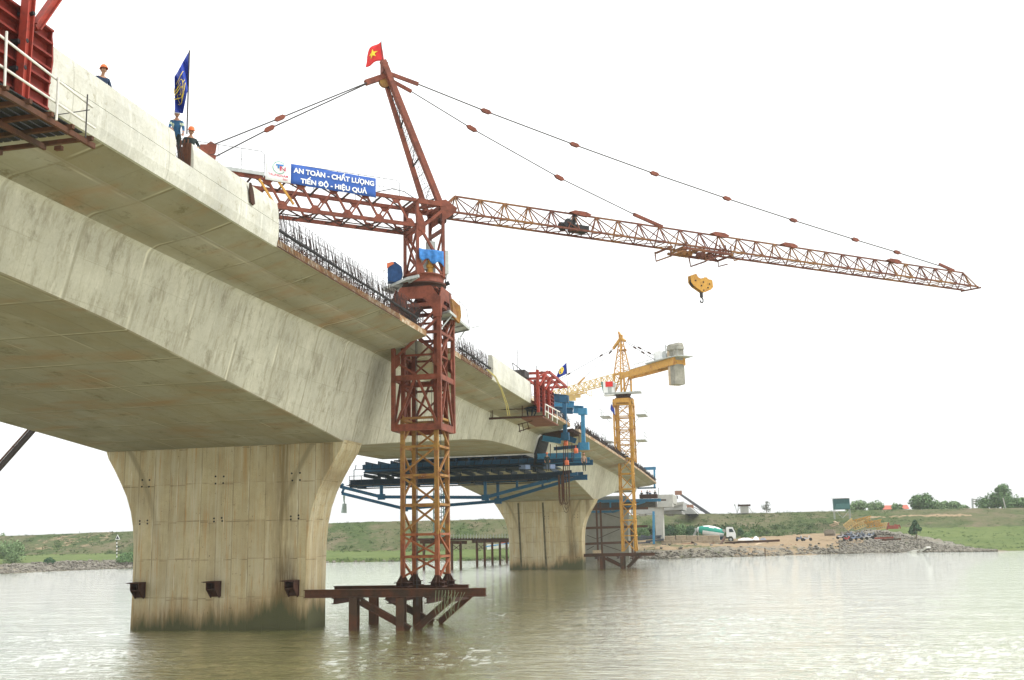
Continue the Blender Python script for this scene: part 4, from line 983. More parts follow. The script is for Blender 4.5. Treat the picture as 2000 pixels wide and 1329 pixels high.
# flags
def flag(name, root, fn, nu, nv, cloth_m, pole, label, cat='flag'):
    t = thing(name, label, cat, root); mb = MB(); mb.smooth = True
    mb.grid([[fn(i / nu, j / nv) for j in range(nv + 1)] for i in range(nu + 1)]); o = mb.build('cloth', cloth_m, t); sm_ = o.modifiers.new('t', 'SOLIDIFY'); sm_.thickness = .012; sm_.offset = 0
    MB().tube(pole, .022, 6).build('pole', M['rope'], t); return t, o
M['fred'] = plain('flag_red', (.62, .035, .035), .6, .12, 2); M['fblue'] = plain('flag_blue', (.02, .045, .30), .6, .18, 2); M['fyel'] = plain('flag_yellow', (.80, .60, .05), .6, .05)
A = at(744, 82, Y=50.4); B_ = at(749, 117, Y=50.4)
def ff(u, v):
    top = A.lerp(at(716, 110, Y=50.6), u); bot = B_.lerp(at(713, 131, Y=50.6), u)
    p = top.lerp(bot, v); p += V(0, .12 * sin(u * 7 + v * 2), .0); 
    bow = at(728, 90, Y=50.5) - A.lerp(at(716, 110, Y=50.6), .5); p += bow * (4 * u * (1 - u)) * (1 - v) * .9
    return p
t, fo = flag('flag', B_ - V(0, 0, .1), ff, 12, 8, M['fred'], [A + V(0, 0, .15), B_ - V(0, 0, .6)], 'red flag with yellow star flying from the red crane head')
def star(fn, cu, cv, r, parent, yoff=-.035):
    pts = []
    for k in range(10):
        rr = r if k % 2 == 0 else r * .42; a = pi / 2 + k * pi / 5; pts.append((cu + rr * cos(a), cv - rr * sin(a)))
    mb = MB(); c = fn(cu, cv) + V(0, yoff, 0); P = [fn(a, b) + V(0, yoff, 0) for a, b in pts]; mb.add([c] + P, [(0, i + 1, (i + 1) % 10 + 1) for i in range(10)]); mb.add([v + V(0, -.01, 0) for v in [c] + P], [(0, (i + 1) % 10 + 1, i + 1) for i in range(10)])
    return mb.build('star', M['fyel'], parent)
star(ff, .5, .5, .26, t)
# steel platform carrying the crane
def platform(label, yA, yB, x0, x1, zt, piles, diag, lbl_yoff=0, s_=1.):
    t = thing('crane_platform', label, 'platform', ((x0 + x1) / 2, (yA + yB) / 2, 0), 'steel crane platforms')
    for y in (yA, yB): MB().ibeam((x0, y, zt - .2), (x1 - (1.9 if y == yB else 0), y, zt - .2), .34, .40, .04).build('main_beam', M['brown'], t)
    for x in (x0 + 1.6, -17.65, -15.7, x1 - 2.0): MB().ibeam((x, yA - .1, zt - .56), (x, yB + .1, zt - .56), .25, .3, .04).build('cross_beam', M['dark'], t)
    for x, y in piles:
        mb = MB(); mb.ibeam((x, y, -2.5), (x, y, zt - .42), .42, .42, .05, (0, 1, 0)); mb.build('pile', M['brown'], t)
    for (xa, za, xb, zb) in diag:
        for y in (yA, yB): MB().ibeam((xa, y, za), (xb, y, zb), .26, .32, .04).build('brace', M['brown'], t)
    return t
pf = platform('brown steel beam platform under the red crane beside the nearest pier', 49.3, 53.1, -22.15, -12.75, 1.98, [(-19.5, 49.3), (-19.9, 53.1), (-17.05, 49.3), (-17.45, 53.1)], [(-19.2, 1.4, -16.6, .05), (-14.5, 1.5, -16.3, .05)])
mb = MB()
for i in range(7):
    x = -15.2 + i * .16; mb.tube([(x, 49.1, 1.9), (x - .05, 49.05, 1.0), (x + .1, 49.1, .35 + (i % 3) * .3), (x + .2, 49.1, 1.3 - (i % 2) * .5), (x + .5, 49.1, 1.8)], .013, 4, False)
mb.build('hanging_rope', plain('old_rope', (.22, .24, .14), .9), pf)
# ================================================================== FAR YELLOW TOWER CRANE
YO = Vector((-16.1, 139.1, 0)); YT = math.radians(129.3)
YA = Vector((cos(YT), sin(YT), 0)); YB = Vector((sin(YT), -cos(YT), 0))
def cy_(a, b, z): return YO + YA * a + YB * b + Vector((0, 0, z))
yc = thing('tower_crane', 'yellow tower crane in the distance beside the second pier, jib pointing away left', 'tower crane', (YO.x, YO.y, 1.8))
for i, (z0, z1) in enumerate(((2.1, 6.2), (6.2, 10.3), (10.3, 14.4))):
    mb = MB(); lattice(mb, (YO.x, YO.y), 1.95, 2.0, z0, z1, 2, .22, .12, flip=i % 2); mb.build('mast_section', M['yel'], yc)
mb = MB(); lattice(mb, (YO.x, YO.y), 1.9, 1.9, 14.4, 21.8, 4, .2, .09); mb.build('mast_section', M['yel'], yc)
mb = MB(); cr = lattice(mb, (YO.x, YO.y), 2.7, 2.7, 13.9, 21.6, 5, .22, .08, flip=1); mb.build('climbing_cage', M['yel'], yc)
mb = MB()
for s_ in (-1, 1):
    for t_ in (0, 1):
        ax = V(1, 0, 0) if t_ else V(0, 1, 0); ay = V(0, 1, 0) if t_ else V(1, 0, 0); c = V(YO.x, YO.y, 0) + ay * s_ * 1.35
        P = [c + ax * x + V(0, 0, z) for x, z in ((-1.35, 21.4), (-1.35, 22.0), (-.95, 22.5), (.95, 22.5), (1.35, 22.0), (1.35, 21.4), (1.05, 21.4), (.8, 21.9), (-.8, 21.9), (-1.05, 21.4))]
        for idx in ((0, 1, 2, 8, 9), (2, 3, 7, 8), (3, 4, 5, 6, 7)): mb.prism([P[k] for k in idx], ay * -s_ * .12)
mb.box((YO.x, YO.y, 22.45), (2.2, 2.2, .1)); mb.build('transition_frame', M['yel'], yc)
mb = MB(); mb.lathe((YO.x, YO.y, 22.5), [(0, 1.0), (.15, 1.15), (.3, .95), (.6, 1.1), (.7, 1.1)], 24); mb.build('slewing_ring', M['dark'], yc)
for nm, z, mt in (('ring_platform', 23.25, 'grey'),):
    mb = MB(); mb.box((YO.x + .1, YO.y - .6, z), (4.9, 2.0, .10)); mb.box((YO.x + .1, YO.y - 1.5, z - .12), (4.8, .12, .16)); [mb.bar((YO.x + x_, YO.y - 1.55, z), (YO.x + x_, YO.y - 1.55, z + 1.05), .04) for x_ in (1.1, 1.8, 2.5)]; mb.bar((YO.x + 1.1, YO.y - 1.55, z + 1.05), (YO.x + 2.5, YO.y - 1.55, z + 1.05), .04); mb.build(nm, M[mt], yc)
for z, w in ((20.1, 5.4), (16.7, 5.0)):
    for s_ in (-1, 1):
        x = YO.x + s_ * (w / 2 - .25); mb = MB(); mb.box((x, YO.y - .2, z), (1.3, 3.6, .08)); mb.bar((x, YO.y - 1.6, z - .05), (x - s_ * .9, YO.y - 1.4, z - 1.1), .06)
        for yy in (-1.9, -.2, 1.5): mb.bar((x + s_ * .6, YO.y + yy, z), (x + s_ * .6, YO.y + yy, z + 1.0), .04)
        for zz in (.5, 1.0): mb.bar((x + s_ * .6, YO.y - 1.9, z + zz), (x + s_ * .6, YO.y + 1.5, z + zz), .035); mb.bar((x + s_ * .6, YO.y - 1.95, z + zz), (x - s_ * .3, YO.y - 1.95, z + zz), .035)
        mb.build('service_platform', M['grey'], yc)
mb = MB()
for a in (-.85, .85):
    for b in (-.8, .8):
        mb.bar(cy_(a, b, 23.2), cy_(a, b, 26.1), .2, .2, YA); mb.bar(cy_(a, b, 26.0), cy_(a * .18, b * .18, 31.0), .13, .13, YA, .1, .1)
    mb.bar(cy_(a, -.8, 23.4), cy_(a, .8, 25.9), .1); mb.bar(cy_(a, -.8, 26.0), cy_(a, .8, 26.0), .16)
for b in (-.8, .8): mb.bar(cy_(-.85, b, 25.9), cy_(.85, b, 23.4), .12); mb.bar(cy_(-.85, b, 26.0), cy_(.85, b, 26.0), .16); mb.bar(cy_(-.85, b, 24.5), cy_(.85, b, 24.5), .1)
for i in range(7):
    f = i / 7; g_ = (i + 1) / 7
    for s_, t_ in ((1, 1), (-1, 1), (1, -1), (-1, -1)):
        q = lambda f, a, b: cy_(.85 * a * (1 - .82 * f), .8 * b * (1 - .82 * f), 26 + 5 * f)
        mb.bar(q(f, s_, t_), q(g_, -s_, t_), .05); mb.bar(q(f, s_, t_), q(g_, s_, -t_), .05)
mb.box(cy_(0, 0, 31.1), (.55, .5, .7)); mb.bar(cy_(0, 0, 31.2), cy_(.5, 0, 32.0), .3, .35, (0, 0, 1), .18, .2)
mb.box(cy_(-.2, .1, 29.3), (1.1, .9, .1)); mb.bar(cy_(-.9, .1, 29.4), cy_(-.2, .1, 28.5), .06)
mb.build('tower_head', M['yel'], yc)
mb = MB(); mb.bar(cy_(.2, 0, 30.9), cy_(2.0, 0, 29.9), .28, .34); mb.build('front_arm', M['yel'], yc); mb = MB(); mb.bar(cy_(-.2, 0, 30.9), cy_(-1.1, 0, 30.4), .25, .3); mb.build('rear_arm', M['yel'], yc)
mb = MB(); jib(mb, cy_, 2.2, 40, 24, 26.35, 25.2, .62, .05, .065, .04); mb.build('jib', M['yel2'], yc)
mb = MB()
for b in (-.8, .8):
    mb.bar(cy_(11.0, b, 24.95), cy_(15.5, b, 24.95), .12, .18)
    for a in (11.2, 13, 15): mb.bar(cy_(a, b, 24.8), cy_(a, b, 25.5), .1)
for a in (11, 12.5, 14, 15.4): mb.bar(cy_(a, -.8, 24.9), cy_(a, .8, 24.9), .12)
mb.box(cy_(14, 0, 24.45), (1.0, .9, .7)); mb.box(cy_(12.4, 0, 24.6), (.8, .9, .5)); mb.tube([cy_(9.6, .8, 24.95), cy_(9.8, .8, 24.2), cy_(11.2, .8, 24.8)], .06, 4); mb.build('trolley', M['yel2'], yc)
def ypend(p, q, lk, name, r=.032):
    mb = MB(); mb.tube([p, q], r, 5); o = mb.build(name, M['rope'], yc)
    for f in lk: c = p.lerp(q, f); d = (q - p).normalized(); MB().bar(c - d * .35, c + d * .35, .12, .2).build('link_plate', M['dark'], o)
ypend(cy_(2.0, 0, 29.9), cy_(27.5, 0, 26.6), (.13, .5, .68), 'jib_pendant'); ypend(cy_(.3, 0, 30.4), cy_(10.4, 0, 26.9), (.25,), 'jib_pendant')
mb = MB(); mb.bar(cy_(10.2, 0, 27.0), cy_(12.2, 0, 26.3), .14, .22); mb.build('pendant_anchor', M['yel'], yc)
for b in (-.7, .7): ypend(cy_(-1.1, b * .3, 30.4), cy_(-9.3, b, 26.3), (.35, .6), 'rear_pendant')
mb = MB()
for b in (-.75, .75):
    mb.bar(cy_(-.7, b, 25.55), cy_(-3.2, b, 25.55), .3, .75); mb.bar(cy_(-3.1, b, 25.6), cy_(-13.4, b, 25.6), .3, .95)
for a in (-2, -5, -8, -11, -13.3): mb.bar(cy_(a, -.75, 25.5), cy_(a, .75, 25.5), .2, .5)
mb.build('counter_jib', M['yel'], yc)
mb = MB(); mb.box(cy_(-10.3, 0, 26.15), (5.6, 2.6, .12), Matrix.Rotation(YT, 3, 'Z')); mb.box(cy_(-13.6, .2, 26.15), (1.6, 2.4, .1), Matrix.Rotation(YT, 3, 'Z')); mb.build('walkway', M['grey'], yc)
mb = MB()
for b in (-1.2, 1.2):
    for i in range(9): a = -1.8 - i * .95; mb.bar(cy_(a, b * .75, 26.0), cy_(a, b * .75, 27.1), .035)
    mb.bar(cy_(-1.8, b * .75, 27.1), cy_(-9.4, b * .75, 27.1), .035); mb.bar(cy_(-1.8, b * .75, 26.6), cy_(-9.4, b * .75, 26.6), .03)
mb.bar(cy_(-14.4, -1, 26.1), cy_(-14.4, -1, 27.2), .04); mb.bar(cy_(-14.4, 1.2, 26.1), cy_(-14.4, 1.2, 27.2), .04); mb.bar(cy_(-14.4, -1, 27.2), cy_(-14.4, 1.2, 27.2), .04); mb.bar(cy_(-1.8, -.9, 26.0), cy_(-1.8, .9, 26.0), .04); mb.bar(cy_(-14.4, -1, 26.12), cy_(-1.8, -.9, 26.02), .04)
mb.build('handrail', M['grey'], yc)
for k in range(3):
    mb = MB(); mb.box(cy_(-12.1 - k * .5, 0, 24.9), (.45, 1.5, 4.4), Matrix.Rotation(YT, 3, 'Z')); mb.build('counterweight', M['cw'] if k else M['wood'], yc)
mb = MB(); mb.box(cy_(-9.3, 0, 26.9), (1.5, 1.2, 1.2), Matrix.Rotation(YT, 3, 'Z')); mb.build('winch_cabinet', M['wht'], yc)
mb = MB(); mb.lathe(cy_(-11.0, -.6, 26.8), [(0, .5), (.1, .3), (1.1, .3), (1.2, .5)], 16, YB); mb.bar(cy_(-10.6, 0, 26.2), cy_(-10.5, 0, 28.2), .12); mb.bar(cy_(-10.5, 0, 28.0), cy_(-12, 0, 27.8), .08); mb.build('hoist_winch', M['grey'], yc)
mb = MB(); mb.lathe(cy_(-12.6, 0, 27.05), [(0, .95), (.1, 1.1), (.55, 1.05), (.85, .85), (.95, .3)], 7); o = mb.build('ballast_cover', M['cw'], yc)
for v in o.data.vertices: v.co += Vector((fbm(v.co.x, v.co.y, v.co.z, 1.4),) * 3) * .3
# cab and its fittings
cabc = at(1190, 760, Y=138.2)
mb = MB(); mb.box(cabc, (1.5, 1.3, 1.9)); mb.build('cab', M['wht'], yc)
mb = MB(); c = cabc + V(-.78, 0, .1); mb.prism([c + V(0, -.6, -.75), c + V(-.28, -.6, .85), c + V(.0, -.6, .85)], (0, 1.2, 0)); mb.build('windscreen', plain('green_glass', (.10, .20, .18), .2, .1), yc)
mb = MB(); mb.box(cabc + V(.15, -.68, -.1), (.5, .04, 1.0)); mb.box(cabc + V(.72, -.68, .4), (.5, .15, .5)); mb.build('cab_door', M['grey'], yc)
tag(MB().box(cabc + V(.1, -.76, .55), (1.0, .03, .72)).build('flag', M['fred'], None, loc=cabc), 'small red flag laid flat on the white cab of the yellow crane', 'flag')
kb = at(1190, 760, Y=137.4) + V(.3, 0, .55)
# platform in the water
platform('brown steel beam platform under the yellow crane beside the second pier', 138.0, 140.1, -22.2, -12.7, 1.9, [(-19.8, 138.0), (-19.8, 140.1), (-17.05, 138.0), (-17.05, 140.1)], [(-19.4, 1.3, -16.9, .05), (-15.0, 1.4, -16.4, .05)])

# ================================================================== BLUE FORM TRAVELLERS
def beam_(mb, a, b, Y, w, h): mb.ibeam(at(*a, Y=Y), at(*b, Y=Y), w, h, .05)
tr = thing('form_traveller', 'dark blue steel form traveller hung under and over the gap between the two bridge arms', 'form traveller', (XC, 97, 7.5))
DX = -14.3
for Yb, z, xl, xr, h, mt in ((95.2, 11.35, -36.9, -15.9, .5, 'blue'), (98.6, 11.25, -38.0, -14.6, .5, 'blue'), (95.2, 9.95, -38.2, -17.0, .45, 'navy'), (98.6, 9.85, -39.5, -15.2, .5, 'blue')):
    MB().ibeam((xl, Yb, z), (xr, Yb, z), .35, h, .05).build('cross_beam', M[mt], tr)
mb = MB()
for i in range(14):   # stiffened bottom shutter panels
    x = -36.5 + i * 1.42
    if x > -17.5: break
    mb.bar((x, 94.6, 10.55), (x, 99.2, 10.45), .10, .34)
mb.box((-27.2, 96.9, 10.82), (18.6, 4.9, .12)); mb.build('bottom_shutter', M['navy'], tr)
mb = MB()
for i in range(15):
    x = -36.5 + i * 1.3; mb.bar((x, 95, 11.72), (x, 99.4, 11.66), .10, .34)
mb.box((-27.2, 97.4, 11.93), (13.2, 3.6, .1)); mb.build('soffit_shutter', M['navy'], tr)
mb = MB(); mb.box((-29, 94.9, 9.6), (18.5, 1.0, .07)); mb.box((-29, 99.0, 9.5), (19.5, 1.0, .07)); mb.build('walkway', M['black'], tr)
mb = MB()
for i in range(16): x = -38 + i * 1.25; mb.bar((x, 94.5, 9.6), (x, 94.5, 10.5), .05)
mb.bar((-38, 94.5, 10.5), (-19.2, 94.5, 10.5), .05); mb.build('walkway_rail', M['navy'], tr)
mb = MB()
for i in range(26):
    x = -37.5 + i * .86; mb.bar((x, 94.7, 9.75), (x + .25, 94.7, 9.4 + .3 * (i % 2)), .06); mb.bar((x, 94.75, 11.1), (x + .1, 94.75, 11.6), .06)
mb.bar((-37.6, 94.72, 9.72), (-15.9, 94.72, 9.72), .08); mb.bar((-37.6, 94.72, 11.12), (-15.9, 94.72, 11.12), .06); mb.bar((-37.6, 94.72, 9.72), (-37.6, 94.72, 11.12), .06)
mb.build('stiffener_rods', M['navy'], tr)
for Yb, pl in ((94.9, ((665, 951), (745, 971), (948, 972), (1010, 955), (1128, 925))), (98.9, ((668, 964), (790, 994), (973, 979), (1060, 953), (1140, 930)))):
    P = [at(*p, Y=Yb) for p in pl]; mb = MB()
    for a, b in zip(P, P[1:]): mb.bar(a, b, .2, .3)
    for p in P[1:3]: mb.bar(p, V(p.x, Yb, 9.75), .26, .26, (1, 0, 0)); mb.box(p, (.7, .25, .55))
    p = P[3]; mb.bar(p, V(p.x, Yb, 9.75), .2, .2, (1, 0, 0))
    mb.bar(P[0], V(P[0].x + .3, Yb, 9.8), .2, .2, (1, 0, 0)); mb.build('truss', M['blue'], tr)
for a, b in ((94.9, 98.9),):
    mb = MB()
    for x in (-38, -32.3, -25.7, -19): mb.bar((x, a, 9.6), (x, b, 9.6), .25, .35)
    mb.build('longitudinal_beam', M['navy'], tr)
# web shutters at the girder end
mb = MB()
for i in range(9):
    y = 94.75 + i * .5; w1, w0 = 6.85 + .25 * 2.75, 6.85 + .25 * 4.5
    mb.bar((XC + w1 + .1, y, 11.9), (XC + w0 + .16, y, 13.5), .12, .3, (0, 1, 0)); mb.bar((XC + w1 - .15, y, 10.3), (XC + w1 + .1, y, 11.9), .12, .3, (0, 1, 0))
    mb.bar((XC + w0 + .16, y, 13.5), (XC + 8.9, y, 13.95), .12, .3, (0, 1, 0))
mb.prism([V(XC + 7.5, 94.6, 11.9), V(XC + 8.05, 94.6, 13.5), V(XC + 8.12, 94.6, 13.5), V(XC + 7.6, 94.6, 11.9)], (0, 4.4, 0)); mb.build('web_shutter', M['black'], tr)
mb = MB()
for i in range(10):
    y = 94.7 + i * .46; mb.bar((XC + 8.5, y, 13.72), (XC + 11.2, y, 14.02), .12, .3)
mb.prism([V(XC + 8.2, 94.6, 13.78), V(XC + 11.3, 94.6, 14.15), V(XC + 11.3, 94.6, 14.22), V(XC + 8.2, 94.6, 13.86)], (0, 4.8, 0)); mb.build('wing_shutter', M['dark'], tr)
# over-deck frame with hangers
def col_(px, y0, y1, Y, w, mt, foot=True, foothw=.9):
    a, b = at(px, y0, Y=Y), at(px + 2, y1, Y=Y); mb = MB(); mb.bar(a, b, w, w, (1, 0, 0)); mb.box(b + V(0, .03, 0), (foothw, .5, .7)); mb.box(a + V(0, .04, -.2), (.8, .62, .62)); mb.build('hanger_post', M[mt], tr)
col_(1102, 776, 853, 92.5, .34, 'blue', foothw=.7); col_(1138, 800, 872, 95.5, .34, 'blue2', foothw=1.0)
def fb(a, b, Y, w, h, mt, nm='head_beam'): MB().ibeam(at(*a, Y=Y), at(*b, Y=Y), w, h, .06).build(nm, M[mt], tr)
fb((1078, 777), (1107, 780), 93, .5, .75, 'blue'); fb((1074, 787), (1121, 791), 96, .5, .6, 'blue2'); fb((1072, 800), (1119, 803), 99, .5, .6, 'blue'); fb((1120, 800), (1139, 801), 95.6, .6, .7, 'blue2')
fb((1060, 856), (1096, 862), 93.5, .5, .5, 'blue2', 'hanger_beam'); fb((1082, 877), (1143, 871), 95.6, .4, .3, 'blue', 'hanger_beam'); fb((1096, 852), (1125, 862), 94, .4, .5, 'blue', 'hanger_beam')
fb((1050, 892), (1135, 889), 94.6, .4, .5, 'blue2', 'outrigger_beam'); fb((1050, 902), (1152, 899), 98.6, .4, .5, 'blue2', 'outrigger_beam'); fb((1030, 934), (1117, 926), 95, .4, .7, 'navy', 'outrigger_beam'); fb((1075, 932), (1139, 927), 98.9, .35, .5, 'blue', 'outrigger_beam')
mb = MB()
for px, py in ((1018, 915), (1066, 914)): p = at(px, py, Y=95); mb.bar(p + V(0, 0, .1), p + V(.9, -1.2, .02), .5, .4)
mb.build('rolled_beam_ends', plain('pale_blue_paint', (.20, .26, .42), .5, .15), tr)
mb = MB()
for px, y0, y1, Y in ((1101, 866, 925, 93), (1105, 868, 935, 93.2), (1109, 870, 930, 93.5), (1117, 866, 900, 94), (1121, 870, 895, 94), (1131, 850, 890, 95), (1087, 870, 895, 94), (1075, 868, 892, 94), (1100, 905, 945, 93), (1112, 905, 960, 93)): mb.tube([at(px, y0, Y=Y), at(px, y1, Y=Y)], .035, 4)
mb.build('tie_bar', M['dark'], tr)
mb = MB(); rr = random.Random(5)
for a, b, lo, n in ((1090, 1098, 1000, 5), (1096, 1110, 1003, 4), (1100, 1105, 1000, 3)):
    for k in range(n):
        p, q = at(a + k * .8, 928, Y=93.5), at(b + k * .5, 926, Y=93.5); l_ = at((a + b) / 2, lo - rr.uniform(0, 18), Y=93.5)
        mb.tube([p, V(p.x, p.y, l_.z + .7), V((p.x * 3 + q.x) / 4, p.y, l_.z + .15), V((p.x + q.x) / 2, p.y, l_.z), V((p.x + 3 * q.x) / 4, p.y, l_.z + .15), V(q.x, q.y, l_.z + .7), q], .022, 4)
mb.build('hanging_chains', M['brown'], tr)
M['hoist'] = plain('orange_hoist_paint', (.62, .16, .08), .5, .15)
for px, py in ((1105, 866), (1107, 904), (1125, 881)):
    p = at(px, py, Y=92.9); mb = MB(); mb.box(p, (.34, .3, .42)); mb.lathe(p + V(-.1, -.2, 0), [(0, .2), (.1, .24), (.3, .2)], 10, (1, 0, 0)); mb.bar(p + V(0, 0, .2), p + V(0, 0, .5), .06); tag(mb.build('chain_hoist', M['hoist'], None, loc=p), {1105: 'orange chain hoist hooked below the blue hanger post foot', 1107: 'orange chain hoist lowest down, above the two stacked blue beams', 1125: 'orange chain hoist right of the others, above the blue outrigger beam'}[px], 'hoist', 'orange chain hoists on the blue traveller')
mb = MB(); p = at(672, 968, Y=95); mb.tube([p, p + V(.0, 0, -.5), p + V(.1, 0, -1.0)], .12, 6, r2=.03); mb.tube([p + V(.05, 0, -.8), p + V(.0, 0, -1.7)], .2, 7, r2=.28)
tag(mb.build('debris_net', plain('pale_net', (.30, .36, .34), .8), None, loc=p), 'pale green net bag dangling from the left end of the blue traveller', 'net')
# second traveller at the end of the second arm
t2 = thing('form_traveller', 'small blue form traveller at the far tip of the second bridge arm', 'form traveller', (XC, 184, 8))
def f2(a, b, Y, w, h, mt, nm): MB().ibeam(at(*a, Y=Y), at(*b, Y=Y), w, h, .06).build(nm, M[mt], t2)
f2((1252, 916), (1281, 915), 184, .5, .5, 'blue2', 'head_beam'); f2((1278, 914), (1278.5, 953), 184, .3, .3, 'blue2', 'hanger_post'); f2((1245, 954), (1281, 953), 184, .3, .25, 'blue', 'hanger_beam')
f2((1150, 980), (1291, 977), 184, .5, .5, 'blue2', 'cross_beam'); f2((1288, 977), (1301, 977), 185, .35, .25, 'dark', 'cross_beam')
f2((1150, 1000), (1200, 1000), 183.5, .3, .35, 'blue2', 'truss_chord'); f2((1195, 1001), (1260, 980), 183.5, .3, .35, 'blue2', 'truss_chord'); f2((1192, 980), (1192, 1000), 183.5, .25, .25, 'blue2', 'truss_post')
mb = MB(); a, b = at(1160, 989, Y=186), at(1282, 985, Y=186); mb.box((a + b) / 2, ((b - a).x, 3.5, 1.0)); mb.build('bottom_shutter', plain('dark_shutter_board', (.06, .055, .05), .8, .3), t2)
mb = MB(); a, b = at(1250, 970, Y=184.5), at(1284, 970, Y=184.5); mb.box((a + b) / 2, ((b - a).x, 2.0, .7)); mb.build('work_basket', M['dark'], t2)
mb = MB(); mb.bar(at(1286, 953, Y=186), at(1287, 992, Y=186), .12); mb.build('guide_post', M['grey'], t2)

# ================================================================== RED PARAPET FORMWORK
def formwork(label, Y0, Y1, pz0, pz1, ny, nz, cols, big):
    t = thing('parapet_formwork', label, 'formwork', (XC + 11.3, (Y0 + Y1) / 2, zw(Y0)), 'red parapet formwork frames')
    mt = M['formred'] if big else M['formred']; mb = MB(); x = XC + 11.36
    zf = lambda y: zw(y)
    mb.prism([V(x, Y0, zf(Y0) + pz0), V(x, Y1, zf(Y1) + pz0), V(x, Y1, zf(Y1) + pz1), V(x, Y0, zf(Y0) + pz1)], (.03, 0, 0))
    for j in range(nz + 1):
        f = j / nz; z_ = pz0 + (pz1 - pz0) * f; mb.bar((x + .11, Y0, zf(Y0) + z_), (x + .11, Y1, zf(Y1) + z_), .16, .05)
    for i in range(ny + 1):
        y = Y0 + (Y1 - Y0) * i / ny; mb.bar((x + .08, y, zf(y) + pz0), (x + .08, y, zf(y) + pz1), .12, .035, (0, 1, 0))
    mb.build('shutter_panel', mt, t); return t, x
fw1, xf = formwork('large red steel parapet shutter cut by the top left corner, over a hanging platform', 13.4, 19.72, -.3, 1.68, 6, 6, 1, True)
# curved rib at its end
mb = MB(); pts = []
z = zw(19.7)
ribp = [(-.75, -.34), (-.38, -.36), (-.02, -.18), (.14, .3), (.20, .9), (.16, 1.4), (.10, 1.72)]
for (xa, za), (xb, zb) in zip(ribp, ribp[1:]): mb.prism([V(xf + xa, 19.7, z + za), V(xf + xb, 19.7, z + zb), V(xf + xb - .26, 19.7, z + zb), V(xf + xa - .26, 19.7, z + za + (.2 if za < 0 else 0))], (0, .05, 0))
mb.build('end_rib', M['formred'], fw1)
for yy in (18.55, 15.0):
    z = zw(yy); mb = MB(); mb.ibeam((xf + .38, yy, z - .62), (xf + .38, yy, z + 4.3), .2, .24, .035, (0, 1, 0)); mb.build('upright', M['formred2'], fw1)
    mb = MB(); mb.ibeam((xf + .34, yy + .35, z + 1.35), (xf + .3, yy + 2.1, z + 4.3), .17, .2, .03); mb.build('raking_strut', M['formred2'], fw1)
    mb = MB(); mb.bar((xf + .38, yy, z + 1.95), (xf - 1.6, yy, z + 2.5), .14, .18); mb.build('cross_arm', M['formred2'], fw1)
for yy, dz in ((18.6, .1), (18.6, .75), (18.75, 1.5), (15.4, .9)):
    p = V(xf + .24, yy - .12, zw(yy) + dz); mb = MB(); mb.box(p, (.2, .26, .09)); mb.lathe(p + V(-.1, 0, 0), [(0, .05), (.35, .05)], 8, (1, 0, .1)); mb.build('screw_clamp', M['black'], fw1)
# hanging platform
tipz = at(176, 282, X=-14.75); z0 = tipz.z; ye = tipz.y
mb = MB()
for x in (-14.75, -15.9, -17.1, -18.3): mb.bar((x, 12.5, z0), (x, ye + (.15 if x == -14.75 else -.1), z0), .08, .13)
for i in range(12): y = ye - .12 - i * .72; mb.bar((-14.6, y, z0 + .09), (-18.6, y, z0 + .09), .09, .10)
mb.build('platform_frame', M['brown'], fw1)
mb = MB()
for i in range(16):
    x = -14.85 - i * .24; mb.box((x, (12.5 + ye) / 2 - .2, z0 + .18), (.19, ye - 12.7, .03))
mb.build('platform_boards', M['black'], fw1)
xr_ = -14.62; mb = MB()
for (a, b) in (((0, 70), (181, 210)), ((0, 128), (185, 251))):
    p, q = at(*a, X=xr_), at(*b, X=xr_); d = (p - q).normalized(); mb.tube([q, p + d * 2], .028, 8)
mb.build('guard_rail', M['white'], fw1)
for px, y0, y1 in ((11, 62, 168), (112, 152, 235)): MB().tube([at(px + 2, y0, X=xr_ + .05), at(px - 2, y1, X=xr_ + .05)], .027, 8).build('rail_post', M['white'], fw1)
mb = MB(); mb.tube([at(171, 185, X=xr_ + .06), at(167, 270, X=xr_ + .06)], .016, 6); mb.tube([at(175, 215, X=xr_ + .06), at(102, 226, X=xr_ - .3)], .012, 6); mb.build('rail_tie', M['rope'], fw1)
MB().box(at(115, 290, X=-15.3), (.18, .1, .1)).build('bolt_head', M['brown'], fw1)
# far one
fw2, xg = formwork('dark red parapet shutter and portal frame beyond the second length of pale parapet', 76.6, 84.2, -.1, 1.75, 9, 6, 3, False)
for px in (1049, 1060, 1070):
    b_ = at(px + 3, 815, X=xg + .35); mb = MB(); mb.bar((xg + .35, b_.y, zw(80) - .75), (xg + .35, b_.y, zw(80) + 2.55), .2, .24, (0, 1, 0)); mb.build('upright', M['formred2'], fw2)
    mb = MB(); mb.bar((xg + .35, b_.y, zw(80) + 2.0), (xg + .9, b_.y + 1.5, zw(80) + 2.55), .12); mb.bar((xg + .9, b_.y + 1.2, zw(80) + 2.6), (xg + .5, b_.y, zw(80) + 1.3), .12); mb.build('knee_brace', M['formred2'], fw2)
mb = MB(); zt = zw(80) + 2.6
for x in (xg - 1.4, xg + .35, xg + .95): mb.bar((x, 78.2, zt), (x, 86.6 if x < xg + .9 else 85.5, zt - .1), .14, .2)
for y in (78.2, 81, 83.5, 86.5): mb.bar((xg - 1.8, y, zt), (xg + .95, y, zt - .05), .14, .2)
mb.build('top_frame', M['formred2'], fw2)
K = [at(*p, Z=zw(80) - 1.15) for p in ((1018, 818), (1060, 815), (1091, 832), (1046, 834))]
mb = MB(); mb.prism(K, (0, 0, .1)); mb.build('platform_plate', plain('brown_platform_sheet', (.15, .055, .035), .7, .2, 1), fw2)
